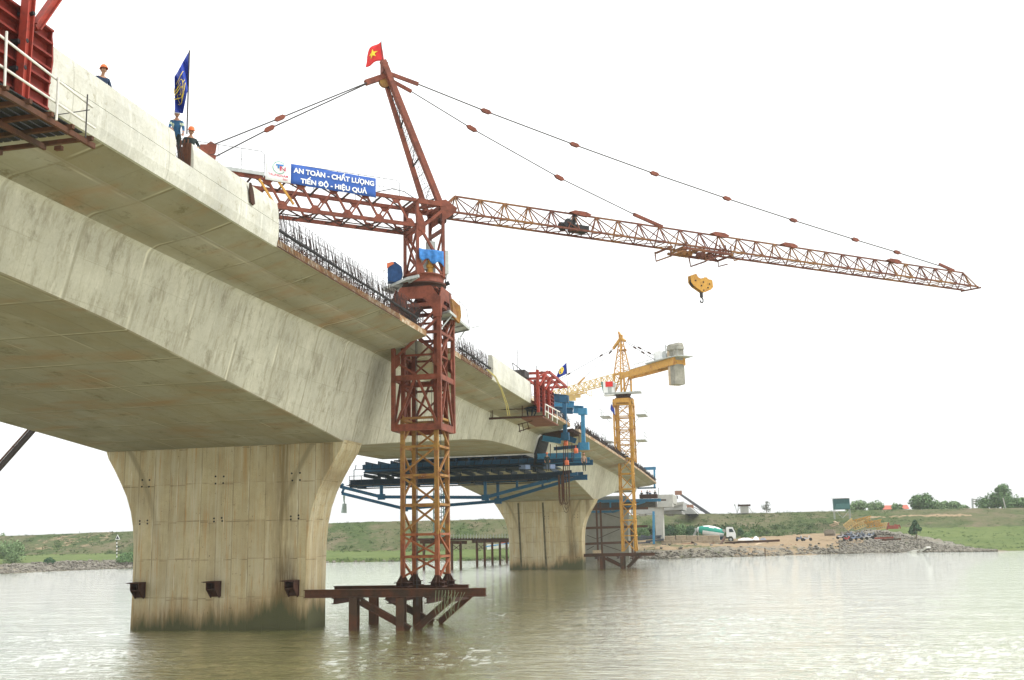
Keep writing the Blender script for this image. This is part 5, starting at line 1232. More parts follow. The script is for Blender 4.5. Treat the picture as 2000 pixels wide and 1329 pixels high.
mb = MB(); mb.bar(at(955, 818, Y=75.5), at(1065, 813, Y=77.5), .1, .16); mb.bar(at(955, 801, Y=75.5), at(1025, 799, Y=76.5), .06); mb.bar(at(959, 797, Y=75.5), at(959, 820, Y=75.5), .05); mb.bar(at(962, 797, Y=75.5), at(962, 820, Y=75.5), .05); mb.bar(at(1020, 790, Y=76.5), at(1020, 815, Y=76.5), .06); mb.build('outrigger', M['dark'], fw2)
mb = MB()
for (a, b) in (((1065, 790), (1093, 805)), ((1065, 803), (1091, 819))): mb.tube([at(*a, X=xg + 1.), at(*b, X=xg + 1.)], .05, 6)
for px in (1071, 1079, 1088): mb.tube([at(px, 790 + (px - 1065) * .55, X=xg + 1.), at(px, 814 + (px - 1065) * .6, X=xg + 1.)], .04, 6)
mb.bar(at(1065, 792, X=xg + 1.), at(1065, 812, X=xg + 1.), .05); mb.build('guard_rail', M['white'], fw2)
mb = MB()
for a, b in (((1011, 830), (1040, 822)), ((1013, 843), (1036, 836)), ((1013, 828), (1016, 845)), ((1020, 828), (1023, 842)), ((1030, 825), (1033, 838))): mb.tube([at(*a, Y=78), at(*b, Y=78)], .035, 4)
mb.build('hanging_ladder', M['dark'], fw2)
mb = MB(); mb.box(at(1041, 800, Y=79), (1.6, 2.5, .12)); 
for a, b in (((1024, 792), (1054, 803)), ((1029, 800), (1032, 818)), ((1040, 800), (1038, 818)), ((1040, 818), (1050, 800))): mb.bar(at(*a, Y=78), at(*b, Y=78), .09)
mb.build('side_bracket', M['navy'], fw2)
# yellow hose over the edge, whip aerials and sticks over the deck
mb = MB()
for k in (0, 1): mb.tube([at(950 + k * 2, 722, X=XC + 11.4), at(966 + k * 2, 736, X=XC + 11.6), at(978 + k * 2, 760, X=XC + 11.5), at(988 + k * 3, 790, X=XC + 11.4), at(992 + k * 4, 812, X=XC + 11.3)], .03, 6)
tag(mb.build('hose', plain('yellow_hose', (.45, .38, .14), .6), None, loc=at(950, 722, X=XC + 11.4)), 'pair of yellow hoses hanging over the bridge edge past the distant parapet', 'hose')
mb = MB(); q = at(1010, 730, Y=72.5); mb.tube([at(1001, 709, Y=72), at(1003, 723, Y=72)], .03, 4); mb.tube([at(1001, 709, Y=72), at(1028, 731, Y=77)], .035, 4); mb.tube([at(1015, 719, Y=74), at(1016, 732, Y=74)], .03, 4); mb.tube([at(1026, 729, Y=77), at(1026, 742, Y=77)], .03, 4); mb.box(at(1018, 732, Y=76.5), (.9, 1.6, .5))
tag(mb.build('deck_guardrail', M['rope'], None, loc=q), 'thin dark guardrail frame sticking up behind the second pale parapet', 'railing')
for px, y0, y1, Y, lb in ((1010, 684, 735, 74, 'tallest thin rod standing behind the second pale parapet'), (1048, 714, 735, 84, 'thin rod standing over the far red portal frame')):
    b_ = at(px, y1, Y=Y); tag(MB().tube([b_, at(px, y0, Y=Y)], .025, 4).build('rod', M['rope'], None, loc=b_), lb, 'rod')
# flags over the bridge
def bigflag(u, v):
    A1, A2 = at(370, 100, Y=26.4), at(369, 168, Y=26.4)
    lx = 358 - 18 * u if False else None
    top = [(370, 100), (358, 120), (347, 141), (341, 150)]; bot = [(369, 168), (365, 182), (357, 222), (342, 220)]
    def il(P, u): k = min(2, int(u * 3)); f = u * 3 - k; return (P[k][0] * (1 - f) + P[k + 1][0] * f, P[k][1] * (1 - f) + P[k + 1][1] * f)
    a, b = il(top, u), il(bot, u); x = a[0] + (b[0] - a[0]) * v; y = a[1] + (b[1] - a[1]) * v
    return at(x, y, Y=26.4 + .22 * sin(u * 9 + v * 1.5) * min(1, u * 3))
t, o = flag('flag', at(366, 258, X=-17.2), bigflag, 24, 12, M['fblue'], [at(370, 99, Y=26.4), at(365, 262, Y=26.4)], 'tall blue flag with yellow globe emblem near the men at the parapet')
def fu(u, v, d=.05): return bigflag(u, v) + V(0, -d, 0)
mb = MB()
def fl(pts, r=.010): mb.tube([fu(min(.985, max(.02, a)), b) for a, b in pts], r, 4)
fl([(.62 + .40 * cos(t / 10 * pi + pi / 2 * 0), .50 - .26 * sin(t / 10 * pi)) for t in range(11)]); fl([(.62 + .36 * cos(t / 10 * pi), .62 + .20 * sin(t / 10 * pi)) for t in range(11)])
fl([(.62 + .18 * cos(t / 6), .55 + .25 * sin(t / 6)) for t in range(38)], .008); fl([(.25, .42), (.6, .40), (.98, .47)]); fl([(.25, .50), (.6, .47), (.98, .56)]); fl([(.28, .70), (.6, .72), (.98, .66)])
mb.build('emblem', M['fyel'], t)
text_obj('ACON', lambda x, y: fu(.30 + .66 * (1 - x), .53 + .10 * (1 - y) + .05 * (1 - x), .06), 1, 1, 'emblem_lettering', M['fyel'], t, .01)
def quadflag(P, Y, amp, k=1.):
    def fn(u, v):
        a = P[0][0] + (P[1][0] - P[0][0]) * u, P[0][1] + (P[1][1] - P[0][1]) * u; b = P[3][0] + (P[2][0] - P[3][0]) * u, P[3][1] + (P[2][1] - P[3][1]) * u
        return at(a[0] + (b[0] - a[0]) * v, a[1] + (b[1] - a[1]) * v, Y=Y + amp * sin(u * 8 + v * 2) * u)
    return fn
fn = quadflag([(1106, 709), (1092, 722), (1085, 741), (1108, 730)], 90, .35)
t, o = flag('flag', at(1110, 790, Y=90), fn, 14, 8, M['fblue'], [at(1106, 708, Y=90), at(1110, 792, Y=90)], 'blue flag with pale round emblem above the far red portal frame')
mb = MB(); mb.tube([fn(.5 + .2 * cos(i / 3), .5 + .28 * sin(i / 3)) + V(0, -.4, 0) for i in range(20)], .05, 4); mb.tube([fn(.35, .5) + V(0, -.4, 0), fn(.65, .5) + V(0, -.4, 0)], .05, 4); mb.tube([fn(.5, .3) + V(0, -.4, 0), fn(.45, .7) + V(0, -.4, 0)], .04, 4); mb.build('emblem', M['fyel'], t)
MB().tube([at(1092, 738, Y=90), at(1092, 775, Y=90)], .025, 4).build('pole', M['rope'], t)
fn = quadflag([(1193, 788), (1200, 800), (1201, 812), (1192, 800)], 137.4, .2)
flag('flag', at(1200, 815, Y=137.4), fn, 10, 6, M['fblue'], [at(1193, 786, Y=137.4), at(1194, 810, Y=137.4)], 'small blue flag on the left service platform of the yellow crane')
# ================================================================== PEOPLE
skin = plain('skin', (.36, .20, .13), .55, .08); hairm = plain('black_hair', (.02, .017, .015), .6)
def person(loc, rotz, label, shirt, trousers, helmet, pose, sc=.92, vest=None, group=None):
    """pose: dict of joint positions (facing -Y, feet at z 0)"""
    t = thing('person', label, 'person', loc, group); t.rotation_euler = (0, 0, rotz); t.scale = (sc,) * 3
    J = dict(pel=(0, 0, .95), sp=(0, .0, 1.15), ch=(0, -.02, 1.36), nk=(0, -.03, 1.50), hd=(0, -.04, 1.60),
             ls=(-.18, -.02, 1.42), le=(-.26, -.05, 1.16), lw=(-.24, -.2, .95), lh=(-.23, -.27, .90), rs=(.18, -.02, 1.42), re=(.26, -.05, 1.16), rw=(.24, -.2, .95), rh=(.23, -.27, .90),
             lp=(-.10, 0, .90), lk=(-.11, -.03, .50), la=(-.11, .03, .09), lt=(-.12, -.13, .04), rp=(.10, 0, .90), rk=(.11, -.03, .50), ra=(.11, .03, .09), rt=(.12, -.13, .04))
    J.update({k: v for k, v in pose.items() if k != 'look'})
    ch = [('pel', 'sp'), ('sp', 'ch'), ('ch', 'nk'), ('nk', 'hd'), ('ch', 'ls'), ('ls', 'le'), ('le', 'lw'), ('lw', 'lh'), ('ch', 'rs'), ('rs', 're'), ('re', 'rw'), ('rw', 'rh'),
          ('pel', 'lp'), ('lp', 'lk'), ('lk', 'la'), ('la', 'lt'), ('pel', 'rp'), ('rp', 'rk'), ('rk', 'ra'), ('ra', 'rt')]
    RAD = dict(pel=.135, sp=.125, ch=.145, nk=.055, hd=.06, ls=.07, le=.048, lw=.034, lh=.036, lp=.095, lk=.062, la=.045, lt=.04)
    names = list(J); vs = [J[n] for n in names]; es = [(names.index(a), names.index(b)) for a, b in ch]; fr = []
    for s_ in ('l', 'r'):   # fingers
        h = Vector(J[s_ + 'h']); w = Vector(J[s_ + 'w']); d = (h - w).normalized(); sd_ = d.cross(V(0, 0, 1)); sd_ = (sd_ if sd_.length > .1 else V(1, 0, 0)).normalized()
        for k in range(5):
            off = sd_ * (-.03 + .016 * k); L2 = (.07, .085, .09, .08, .05)[k]
            if k == 4: off = sd_ * .04 - d * .03
            b0 = len(vs); vs.append(tuple(h + d * .02 + off)); vs.append(tuple(h + d * L2 * .6 + off * 1.15 + V(0, 0, -.008))); vs.append(tuple(h + d * L2 + off * 1.1 + V(0, 0, -.03)))
            es += [(names.index(s_ + 'h'), b0), (b0, b0 + 1), (b0 + 1, b0 + 2)]; fr += [.011, .010, .008]
    me = bpy.data.meshes.new('body'); me.from_pydata(vs, es, []); o = bpy.data.objects.new('tmp', me); COL.objects.link(o)
    sk = o.modifiers.new('s', 'SKIN'); su = o.modifiers.new('u', 'SUBSURF'); su.levels = 1; su.render_levels = 1
    sv = me.skin_vertices[0].data
    for i, n in enumerate(names):
        r = RAD.get(n, RAD.get('l' + n[1:], .05)); sv[i].radius = (r, r); sv[i].use_root = n == 'pel'
    for i, r in enumerate(fr): sv[len(names) + i].radius = (r, r)
    bpy.context.view_layer.update(); m2 = bpy.data.meshes.new_from_object(o.evaluated_get(bpy.context.evaluated_depsgraph_get())); bpy.data.objects.remove(o)
    m2.name = 'body'; m2.materials.clear()
    for mt in (skin, shirt, trousers, M['black']) + ((vest,) if vest else ()): m2.materials.append(mt)
    JV = {k: Vector(v) for k, v in J.items()}
    def near(c): return min(JV, key=lambda k: (JV[k] - c).length)
    for p in m2.polygons:
        n = near(p.center); p.use_smooth = True
        p.material_index = 0 if n in ('hd', 'nk', 'lh', 'rh') or (n[1:] == 'w' and (JV[n] - p.center).dot(JV[n[0] + 'e'] - JV[n]) < 0) else 3 if n[1:] in ('a', 't') else 2 if n in ('lk', 'rk', 'lp', 'rp') or (n == 'pel' and p.center.z < J['pel'][2] - .02) else 1
        if vest and p.material_index == 1 and abs((p.center.z - J['ch'][2]) + .04) < .035: p.material_index = 4
    b = bpy.data.objects.new('body', m2); COL.objects.link(b); b.parent = t
    h = Vector(J['hd']) + V(0, -.01, .07); tl = pose.get('look', 0)
    mb = MB(); mb.smooth = True
    R = Matrix.Rotation(tl, 3, 'X')
    def hp_(x, y, z): return h + R @ Vector((x, y, z))
    rows = []
    for i in range(11):
        f = i / 10; a = -pi / 2 + f * pi; z = .125 * sin(a); r = cos(a) * (1 if z > 0 else 1 - .25 * (-z / .125))
        rows.append([hp_(.078 * r * cos(k * pi / 8), .098 * r * sin(k * pi / 8), z) for k in range(17)])
    mb.grid(rows)
    mb.prism([hp_(-.014, -.09, .02), hp_(.014, -.09, .02), hp_(.02, -.095, -.03), hp_(-.02, -.095, -.03)], R @ Vector((0, -.025, -.004)))
    for s_ in (-1, 1): mb.box(hp_(s_ * .082, .005, 0), (.016, .035, .06))
    hd = mb.build('head', skin, None); hd.parent = t
    mb = MB()
    for s_ in (-1, 1): mb.box(hp_(s_ * .032, -.089, .018), (.026, .012, .010))
    mb.box(hp_(0, -.09, -.06), (.05, .012, .008)); e = mb.build('face_features', hairm, None); e.parent = t
    mb = MB(); mb.smooth = True; mb.grid([[hp_(.084 * cos(k * pi / 8) * q, .104 * sin(k * pi / 8) * q + .006, z) for k in range(17)] for q, z in ((.9, -.02), (1.0, .02), (1.0, .07))][:3]); e = mb.build('hair', hairm, None)
    # keep hair off the face
    me = e.data; import bmesh; bm = bmesh.new(); bm.from_mesh(me); bmesh.ops.delete(bm, geom=[f for f in bm.faces if (R.transposed() @ (f.calc_center_median() - h)).y < -.02 and (R.transposed() @ (f.calc_center_median() - h)).z < .06], context='FACES'); bm.to_mesh(me); bm.free(); e.parent = t
    mb = MB(); mb.smooth = True; rows = []
    for q, z in ((1.32, .052), (1.30, .062), (1.12, .066), (1.10, .10), (.98, .145), (.7, .178), (.35, .192), (.02, .196)):
        rows.append([hp_(.096 * q * cos(k * pi / 10), .116 * q * sin(k * pi / 10) - (.03 if q > 1.2 and sin(k * pi / 10) < -.3 else 0), z) for k in range(21)])
    mb.grid(rows); hm = mb.build('helmet', helmet, None); hm.parent = t; hm.modifiers.new('t', 'SOLIDIFY').thickness = .008
    return t
horg = plain('helmet_orange', (.70, .17, .06), .4, .05); hwh = plain('helmet_white', (.75, .74, .68), .4, .05)
navy = plain('navy_workwear', (.02, .035, .07), .8, .3, 12); teal = plain('blue_workwear', (.03, .10, .20), .8, .3, 12); lime = plain('reflective_strip', (.55, .62, .45), .4, .05); dkw = plain('dark_workwear', (.025, .035, .035), .85, .3, 12)
def stand(px, py, head_z, X): # where a figure stands so that its head lands on this bearing
    return at(px, py, X=X)
DZ = zw(20) + .3
def place(px, py, X, sc):
    """figure whose helmet top is seen at (px, py); returns the spot for its feet"""
    p = at(px, py, X=X); return (p.x, p.y, p.z - 1.86 * sc)
person(place(201, 129, -17.3, .92), .9, 'worker in orange helmet and dark shirt looking over the parapet, alone', navy, navy, horg, dict(hd=(0, -.09, 1.60)))
person(place(346, 221, -16.75, .88), .55, 'worker in white helmet and blue jacket leaning on the parapet beside the blue flag', teal, dkw, hwh, dict(sp=(0, -.05, 1.14), ch=(0, -.16, 1.33), nk=(0, -.22, 1.46), hd=(0, -.26, 1.55), ls=(-.18, -.16, 1.38), rs=(.18, -.16, 1.38), le=(-.22, -.28, 1.12), lw=(-.16, -.46, 1.02), lh=(-.14, -.52, .98), re=(.23, -.22, 1.12), rw=(.22, -.38, .92), rh=(.21, -.44, .86), look=.5), vest=lime)
person(place(372, 256, -16.3, .86), .7, 'worker in orange helmet standing lowest, in the parapet gap', dkw, dkw, horg, dict(ch=(0, -.08, 1.34), nk=(0, -.12, 1.48), hd=(0, -.15, 1.57), le=(-.28, -.16, 1.16), lw=(-.14, -.34, 1.08), lh=(-.08, -.40, 1.08), re=(.30, -.05, 1.18), rw=(.20, -.26, 1.06), rh=(.14, -.33, 1.06), look=.3))
vred = plain('red_workwear', (.55, .04, .03), .7, .1)
person(place(1056, 749, -16.2, .95), .3, 'worker in red clothes inside the far red portal frame', vred, dkw, horg, {})
person(place(1068, 884, -17.5, .9), .3, 'worker in orange helmet crouched beside the black web shutter of the blue traveller', dkw, dkw, horg, {}, .9)
person(place(1140, 885, -14.6, .9), .3, 'worker on the outer end of the blue outrigger beam', plain('tan_workwear', (.30, .20, .14), .8), dkw, plain('helmet_brown', (.25, .12, .08), .5), {}, .9)
for i, px in enumerate((1253, 1264, 1269, 1279)):
    p = at(px, 957 if i % 2 else 959, Y=184.5)
    person((p.x, p.y, p.z - 1.75), .2 * i, ('leftmost of the four tiny workers on the far traveller basket', 'second from left of the four tiny workers on the far traveller', 'third from left of the four tiny workers on the far traveller', 'rightmost of the four tiny workers on the far traveller basket')[i], (dkw, navy, teal, dkw)[i], dkw, (horg, hwh, horg, hwh)[i], {}, .95, group='workers on the far traveller')
# ================================================================== FAR BANK
def gnd(px, t): return land(px, t)
# approach viaduct
av = thing('approach_viaduct', 'pale precast concrete approach spans on a slim pier, right of the second bridge arm', 'bridge', tuple(at(1290, 1050, Y=208)))
M['pale'] = plain('pale_precast_concrete', (.40, .395, .36), .85, .12, 1.); M['pale2'] = plain('pale_precast_concrete_far', (.38, .38, .36), .85, .1, 1.)
def slab(pts, Y, dep, name, mt, par): P = [at(x, y, Y=Y) for x, y in pts]; return MB().prism(P, (0, dep, 0)).build(name, mt, par)
slab([(1279, 990), (1294, 990), (1296, 1053), (1281, 1053)], 208, 3.2, 'pier', M['pale'], av)
slab([(1232, 987), (1313, 983), (1313, 990), (1232, 994)], 207.5, 4, 'pier_cap', M['pale'], av)
slab([(1284, 967), (1314, 966), (1314, 983), (1284, 985)], 208, 12, 'girder', M['pale'], av)
slab([(1290, 983), (1334, 981), (1334, 996), (1290, 998)], 224, 12, 'girder', M['pale2'], av); slab([(1314, 983), (1335, 980), (1335, 985), (1314, 990)], 223.5, 1, 'edge_beam', M['pale'], av)
slab([(1232, 990), (1294, 992), (1332, 999), (1332, 1004), (1232, 1004)], 226, 10, 'girder', M['pale2'], av)
slab([(1334, 993), (1348, 991), (1362, 1004), (1334, 1004)], 240, 10, 'girder', M['pale2'], av)
for x in (1247, 1302): slab([(x, 1004), (x + 13, 1004), (x + 13, 1008), (x, 1008)], 225.5, 3, 'bearing_block', M['cw'], av)
def boom(name, a, b, Y, w, label, mt, cat='crane boom', tip=None):
    p, q = at(*a, Y=Y), at(*b, Y=Y); t = thing(name, label, cat, tuple(p)); MB().bar(p, q, w, w * 1.1, (0, 0, 1), w * .55, w * .6).build('boom_section', mt, t)
    MB().box(q, (w * 2.2, w, w * 1.3)).build('boom_head', plain('rust_brown_' + str(int(a[0])), (.28, .14, .09), .6), t)
    return t, p, q
greyb = plain('boom_grey', (.09, .09, .10), .5)
t, p, q = boom('mobile_crane_boom', (1392, 1010), (1325, 963), 252, .75, 'long thin grey crane boom rising left from behind the levee', greyb)
mb = MB(); mb.tube([at(1322, 966, Y=252), at(1322, 971, Y=252)], .06, 4); mb.box(at(1322, 972, Y=252), (.5, .4, .7)); mb.build('hook', greyb, t)
MB().tube([at(1336, 982, Y=252), at(1380, 1003, Y=252)], .06, 4).build('hoist_rope', greyb, t)
boom('mobile_crane_boom', (1347, 1008), (1337, 987), 246, .45, 'short steep dark boom nearest the approach spans', greyb)
boom('mobile_crane_boom', (1366, 1008), (1348, 990), 250, .7, 'short dark boom with knob head under the long grey boom', greyb)
# left : dark pumping boom passing behind the girder
t = thing('concrete_pump_boom', 'dark brown boom with pipe rising behind the bridge at the left edge', 'boom', tuple(at(-220, 1150, Y=62)))
p, q = at(-220, 1160, Y=66), at(90, 812, Y=66)
MB().bar(p, q, .26, .34).build('boom_section', plain('boom_dark', (.03, .022, .02), .6), t); mb = MB(); off = V(-.24, -.1, .16); mb.tube([p + off, q + off], .07, 8); mb.tube([at(24, 872, Y=66), at(31, 876, Y=66)], .06, 6); mb.build('delivery_pipe', M['brown'], t)
# concrete blocks
bm_ = plain('weathered_block_concrete', (.33, .27, .19), .9, .25, 1.2); k = 0
proto = None
rowsB = [(1260, 1066, 20, 8), (1300, 1055, 20.5, 6)]
for r, (x0, yb, wpx, n) in enumerate(rowsB):
    for i in range(n if r == 0 else 5):
        px = (1299 + i * 21.5) if r else (1291 + i * 20.5); 
        if r == 0 and i > 5: break
        yb = (1056.5 if r else 1065.5) - i * .15; b_ = at(px + 10, yb, Y=205.5 + r * .1)
        lab = ('upper' if r else 'lower') + ' row concrete block, ' + ('first', 'second', 'third', 'fourth', 'fifth', 'sixth')[i] + ' from the left, before the mixer truck'
        if proto is None:
            mb = MB(); mb.box((0, 0, .5), (2.05, 1.1, .98)); proto = mb.build('concrete_block', bm_); md = proto.modifiers.new('b', 'BEVEL'); md.width = .12; md.segments = 2; o = proto
        else: o = proto.copy(); COL.objects.link(o)
        o.location = b_; o.rotation_euler = (0, 0, rnd.uniform(-.08, .08)); o.scale = (rnd.uniform(.93, 1.02), 1, rnd.uniform(.93, 1.03)); tag(o, lab, 'concrete block', 'concrete blocks before the mixer truck')
# mixer truck
tk0 = at(1400, 1060, Y=214); tg = at(1437, 1057.5, Y=214); sc_ = (at(1438, 1050, Y=214) - at(1358, 1050, Y=214)).length / 8.6
tk = thing('mixer_truck', 'white and green concrete mixer truck facing right behind the block wall', 'truck', tuple(at(1398, 1059.5, Y=214))); TO = Vector(tk.location)
def T(x, y, z): return TO + Vector((x, y, z)) * sc_
grn = plain('drum_green', (.02, .27, .20), .45, .1)
mb = MB(); mb.box(T(0, 0, .85), (8.2 * sc_, .9 * sc_, .28 * sc_)); mb.build('chassis', M['black'], tk)
mb = MB(); mb.prism([T(x, -1.2, z) for x, z in ((2.35, 1.05), (2.35, 3.0), (2.6, 3.15), (3.7, 3.1), (4.15, 2.1), (4.25, 1.6), (4.25, .7), (3.75, .7), (3.6, 1.0), (3.4, 1.2), (2.9, 1.2), (2.7, 1.05))], (0, 2.4 * sc_, 0)); cb_ = mb.build('cab', M['wht'], tk)
mb = MB(); mb.prism([T(x, -1.22, z) for x, z in ((2.95, 2.05), (2.95, 2.75), (3.6, 2.75), (3.95, 2.05))], (0, .02, 0)); mb.prism([T(4.16, -1.0, 2.1), T(4.16, 1.0, 2.1), T(3.78, 1.0, 2.95), T(3.78, -1.0, 2.95)], (.03, 0, .02)); mb.build('window', M['glass'], cb_)
mb = MB(); mb.box(T(4.3, -.85, 1.15), (.06, .35, .2)); mb.build('headlight', M['grey'], cb_)
tire = plain('tyre_rubber', (.02, .02, .02), .8)
for x in (3.2, -1.6, -2.9):
    for y in (-1.0, 1.0):
        mb = MB(); mb.lathe(T(x, y - .16 * (1 if y < 0 else 1), .52), [(0, .45 * sc_), (.04, .53 * sc_), (.28, .53 * sc_), (.32, .45 * sc_)], 18, (0, 1, 0)); w = mb.build('wheel', tire, tk); MB().lathe(T(x, y - .19, .52), [(0, .28 * sc_), (.05, .28 * sc_)], 12, (0, 1, 0)).build('rim', M['grey'], w)
mb = MB(); mb.smooth = True; ax = Vector((1, 0, -.17)).normalized(); c0_ = T(-3.75, 0, 2.78)
prof = [(0, .48), (.3, .62), (1.2, .98), (2.4, 1.2), (3.5, 1.18), (4.8, .95), (5.7, .62)]
mb.lathe(c0_, [(a * sc_, b * sc_) for a, b in prof], 28, ax)
dm = mb.build('drum', [M['wht'], grn], tk)
for p in dm.data.polygons:
    c = p.center + TO; d = c - c0_; al = d.dot(ax); rel = d - ax * al
    if rel.z > -.05 * sc_ and rel.z < .80 * sc_ and al > .8 * sc_ and al < 5.6 * sc_: p.material_index = 1
    if .35 * sc_ < al < .9 * sc_: p.material_index = 1
mb = MB(); mb.lathe(T(1.85, -.6, 2.35), [(0, .38 * sc_), (.9 * sc_, .38 * sc_)], 14, (0, 1, 0)); mb.build('water_tank', M['pale'], tk)
mb = MB(); mb.prism([T(-4.3, -.5, 3.1), T(-3.7, -.5, 3.1), T(-3.8, -.5, 2.5), T(-4.2, -.5, 2.5)], (0, 1.0, 0)); mb.bar(T(-4.0, 0, 2.5), T(-4.6, 0, 1.5), .4); 
for x in (-4.2, -3.6): mb.bar(T(x, -.6, .9), T(x + .1, -.6, 2.6), .1)
mb.build('hopper', M['grey'], tk)
mb = MB(); mb.box(T(1.2, -1.0, .8), (1.4, .5, .6)); mb.box(T(-.2, -1.1, 1.05), (3.4, .3, .12)); mb.build('side_tank', M['navy'], tk)
# motorbikes
def bike():
    t = thing('motorbike', 'x', 'motorbike', (0, 0, 0)); 
    for x in (-.62, .62):
        MB().lathe((x, -.05, .3), [(0, .24), (.02, .30), (.08, .30), (.10, .24)], 14, (0, 1, 0)).build('wheel', tire, t)
    mb = MB(); mb.prism([V(x, -.12, z) for x, z in ((-.75, .62), (-.5, .42), (.1, .35), (.32, .55), (.45, .95), (.38, 1.0), (.2, .62), (-.1, .6), (-.4, .72))], (0, .24, 0)); mb.bar((.62, 0, .3), (.42, 0, .9), .07); mb.bar((-.62, 0, .3), (-.1, 0, .4), .08); mb.build('body', BK[0], t)
    mb = MB(); mb.prism([V(x, -.13, z) for x, z in ((-.8, .74), (-.1, .66), (.1, .68), (.1, .74), (-.2, .78), (-.75, .84))], (0, .26, 0)); mb.build('seat', M['black'], t)
    mb = MB(); mb.tube([(.36, -.33, 1.05), (.38, -.1, 1.0), (.38, .1, 1.0), (.36, .33, 1.05)], .025, 5); mb.box((.46, 0, .92), (.12, .2, .18)); mb.build('handlebar', M['grey'], t)
    return t
BK = [plain('bike_blue_grey', (.16, .20, .28), .35, .1)]; b1 = bike(); BK = [plain('bike_red', (.35, .05, .05), .35, .1)]; b2 = bike(); BK = [plain('bike_white', (.5, .5, .52), .35, .1)]; b3 = bike()
spots = [(1562, 1056, 0), (1577, 1055.5, 2), (1643, 1052, 2), (1653, 1050.5, 0), (1655, 1056, 1), (1663, 1051, 0), (1668, 1055, 0), (1673, 1049.5, 2), (1678, 1054, 0), (1684, 1050, 0), (1688, 1053.5, 2), (1694, 1050, 0), (1699, 1052, 2), (1660, 1047, 0), (1680, 1046.5, 0), (1703, 1048.5, 0)]
used = set(); wk = {}
nm_ = ('blue grey', 'red', 'white')
for i, (px, py, kd) in enumerate(spots):
    src = (b1, b2, b3)[kd]; p = at(px, py + 1.5, Y=206 + (1056 - py) * 1.3); rz = rnd.uniform(-.9, .9)
    if i == 0: lab = 'lone blue grey motorbike parked left, apart from the parked group'
    elif i == 1: lab = 'white motorbike parked beside the lone blue grey one, apart from the group'
    elif kd == 1: lab = 'only red motorbike in the parked group below the yellow lattice pile'
    else: lab = nm_[kd] + ' motorbike in the parked group, ' + ('front' if py > 1053 else 'middle' if py > 1048.9 else 'back') + ' row, ' + ('left end' if px < 1655 else 'left of centre' if px < 1670 else 'centre' if px < 1681 else 'right of centre' if px < 1692 else 'right end')
    if kd in used: t = dup(src, p, rz)
    else: t = src; used.add(kd); t.location = p; t.rotation_euler = (0, 0, rz)
    if lab in wk and i > 1: lab += ', ' + 'farther back'
    wk[lab] = 1; t['label'] = lab; t['group'] = 'motorbikes parked on the bank'; t.scale = (1.0,) * 3
# piled materials
def heap_bars(name, label, cat, segs, mt, w, h, Y, part='beam'):
    t = thing(name, label, cat, tuple(at(*segs[0][0], Y=Y)))
    for a, b in segs: MB().ibeam(at(*a, Y=Y), at(*b, Y=Y + rnd.uniform(-1, 1)), w, h, .05).build(part, mt, t)
    return t
scrapred = plain('scrap_red', (.28, .07, .05), .7, .25); 
def single(name, label, cat, mb, mt, loc): return tag(mb.build(name, mt, None, loc=loc), label, cat)
def onebeam(a, b, Y, w, h, mt, label, Y2=None): p, q = at(*a, Y=Y), at(*b, Y=Y2 or Y); mb = MB(); mb.ibeam(p, q, w, h, .05); return single('steel_beam', label, 'steel beam', mb, mt, p)
onebeam((1395, 1089), (1416, 1049), 190, .35, .3, M['brown'], 'long rusty beam leaning from the water edge up to the blocks', 203)
onebeam((1415, 1061), (1523, 1056), 204, .4, .4, M['brown'], 'long brown beam lying flat right of the mixer truck')
onebeam((1325, 1066), (1352, 1064), 203, .5, .6, scrapred, 'dark red beam lying before the lower block row, left'); onebeam((1350, 1059), (1372, 1068), 203, .3, .3, M['dark'], 'dark beam slanting down right in front of the block row')
onebeam((1376, 1066), (1396, 1062), 202, 1.2, .3, scrapred, 'bright red steel sheet pile piece before the blocks'); onebeam((1432, 1063), (1456, 1072), 201, .3, .3, M['dark'], 'thin dark beam slanting beside the tan plywood sheet')
onebeam((1708, 1052), (1745, 1050), 204, .3, .3, scrapred, 'red beam lying right of the parked motorbikes'); onebeam((1722, 1055), (1760, 1053), 203, .25, .3, M['brown'], 'thin brown beam farther right of the parked motorbikes')
mb = MB(); P = [at(1472, 1064, Y=201), at(1484, 1060, Y=204), at(1509, 1072, Y=203), at(1498, 1077, Y=199)]; mb.prism(P, (0, 0, -.06)); single('plywood_sheet', 'tan plywood sheet lying tilted on the bank', 'plywood', mb, M['wood'], P[0])
mb = MB(); P = [at(1446, 1066, Y=204), at(1470, 1065, Y=205), at(1478, 1073, Y=203), at(1450, 1073, Y=202)]; mb.prism(P, (0, 0, -.08)); single('steel_plate', 'dull reddish steel plate left of the tan plywood sheet', 'steel plate', mb, scrapred, P[0])
def pile(name, label, cat, mt, items, Y, part):
    t = thing(name, label, cat, tuple(at(*items[0][0], Y=Y)))
    for a, b, w in items: MB().bar(at(*a, Y=Y + rnd.uniform(-.8, .8)), at(*b, Y=Y + rnd.uniform(-.8, .8)), w, w * .6).build(part, mt, t)
    return t
pile('scrap_pile', 'stacked rusty red pipes sloping on the bank below the lone motorbikes', 'scrap pile', scrapred, [((1535 + i * 3, 1064 + (i % 3)), (1546 + i * 3.2, 1070 + (i % 2)), .3) for i in range(7)], 201, 'pipe')
pile('scrap_pile', 'dark stacked steel shutters beside the slim approach pier', 'scrap pile', plain('dark_blue_grey_steel', (.07, .08, .10), .6, .2), [((1246, 1050), (1292, 1047), .5), ((1248, 1054), (1290, 1051), .5), ((1252, 1046), (1280, 1052), .4), ((1262, 1058), (1296, 1054), .6), ((1270, 1046), (1290, 1050), .3), ((1246, 1061), (1270, 1060), .4)], 205, 'shutter')
pile('scrap_pile', 'small heap of brown timber on the green levee slope', 'scrap pile', M['wood'], [((1620, 1026), (1640, 1020), .3), ((1624, 1028), (1638, 1024), .3), ((1629, 1019), (1636, 1022), .4)], 222, 'timber')
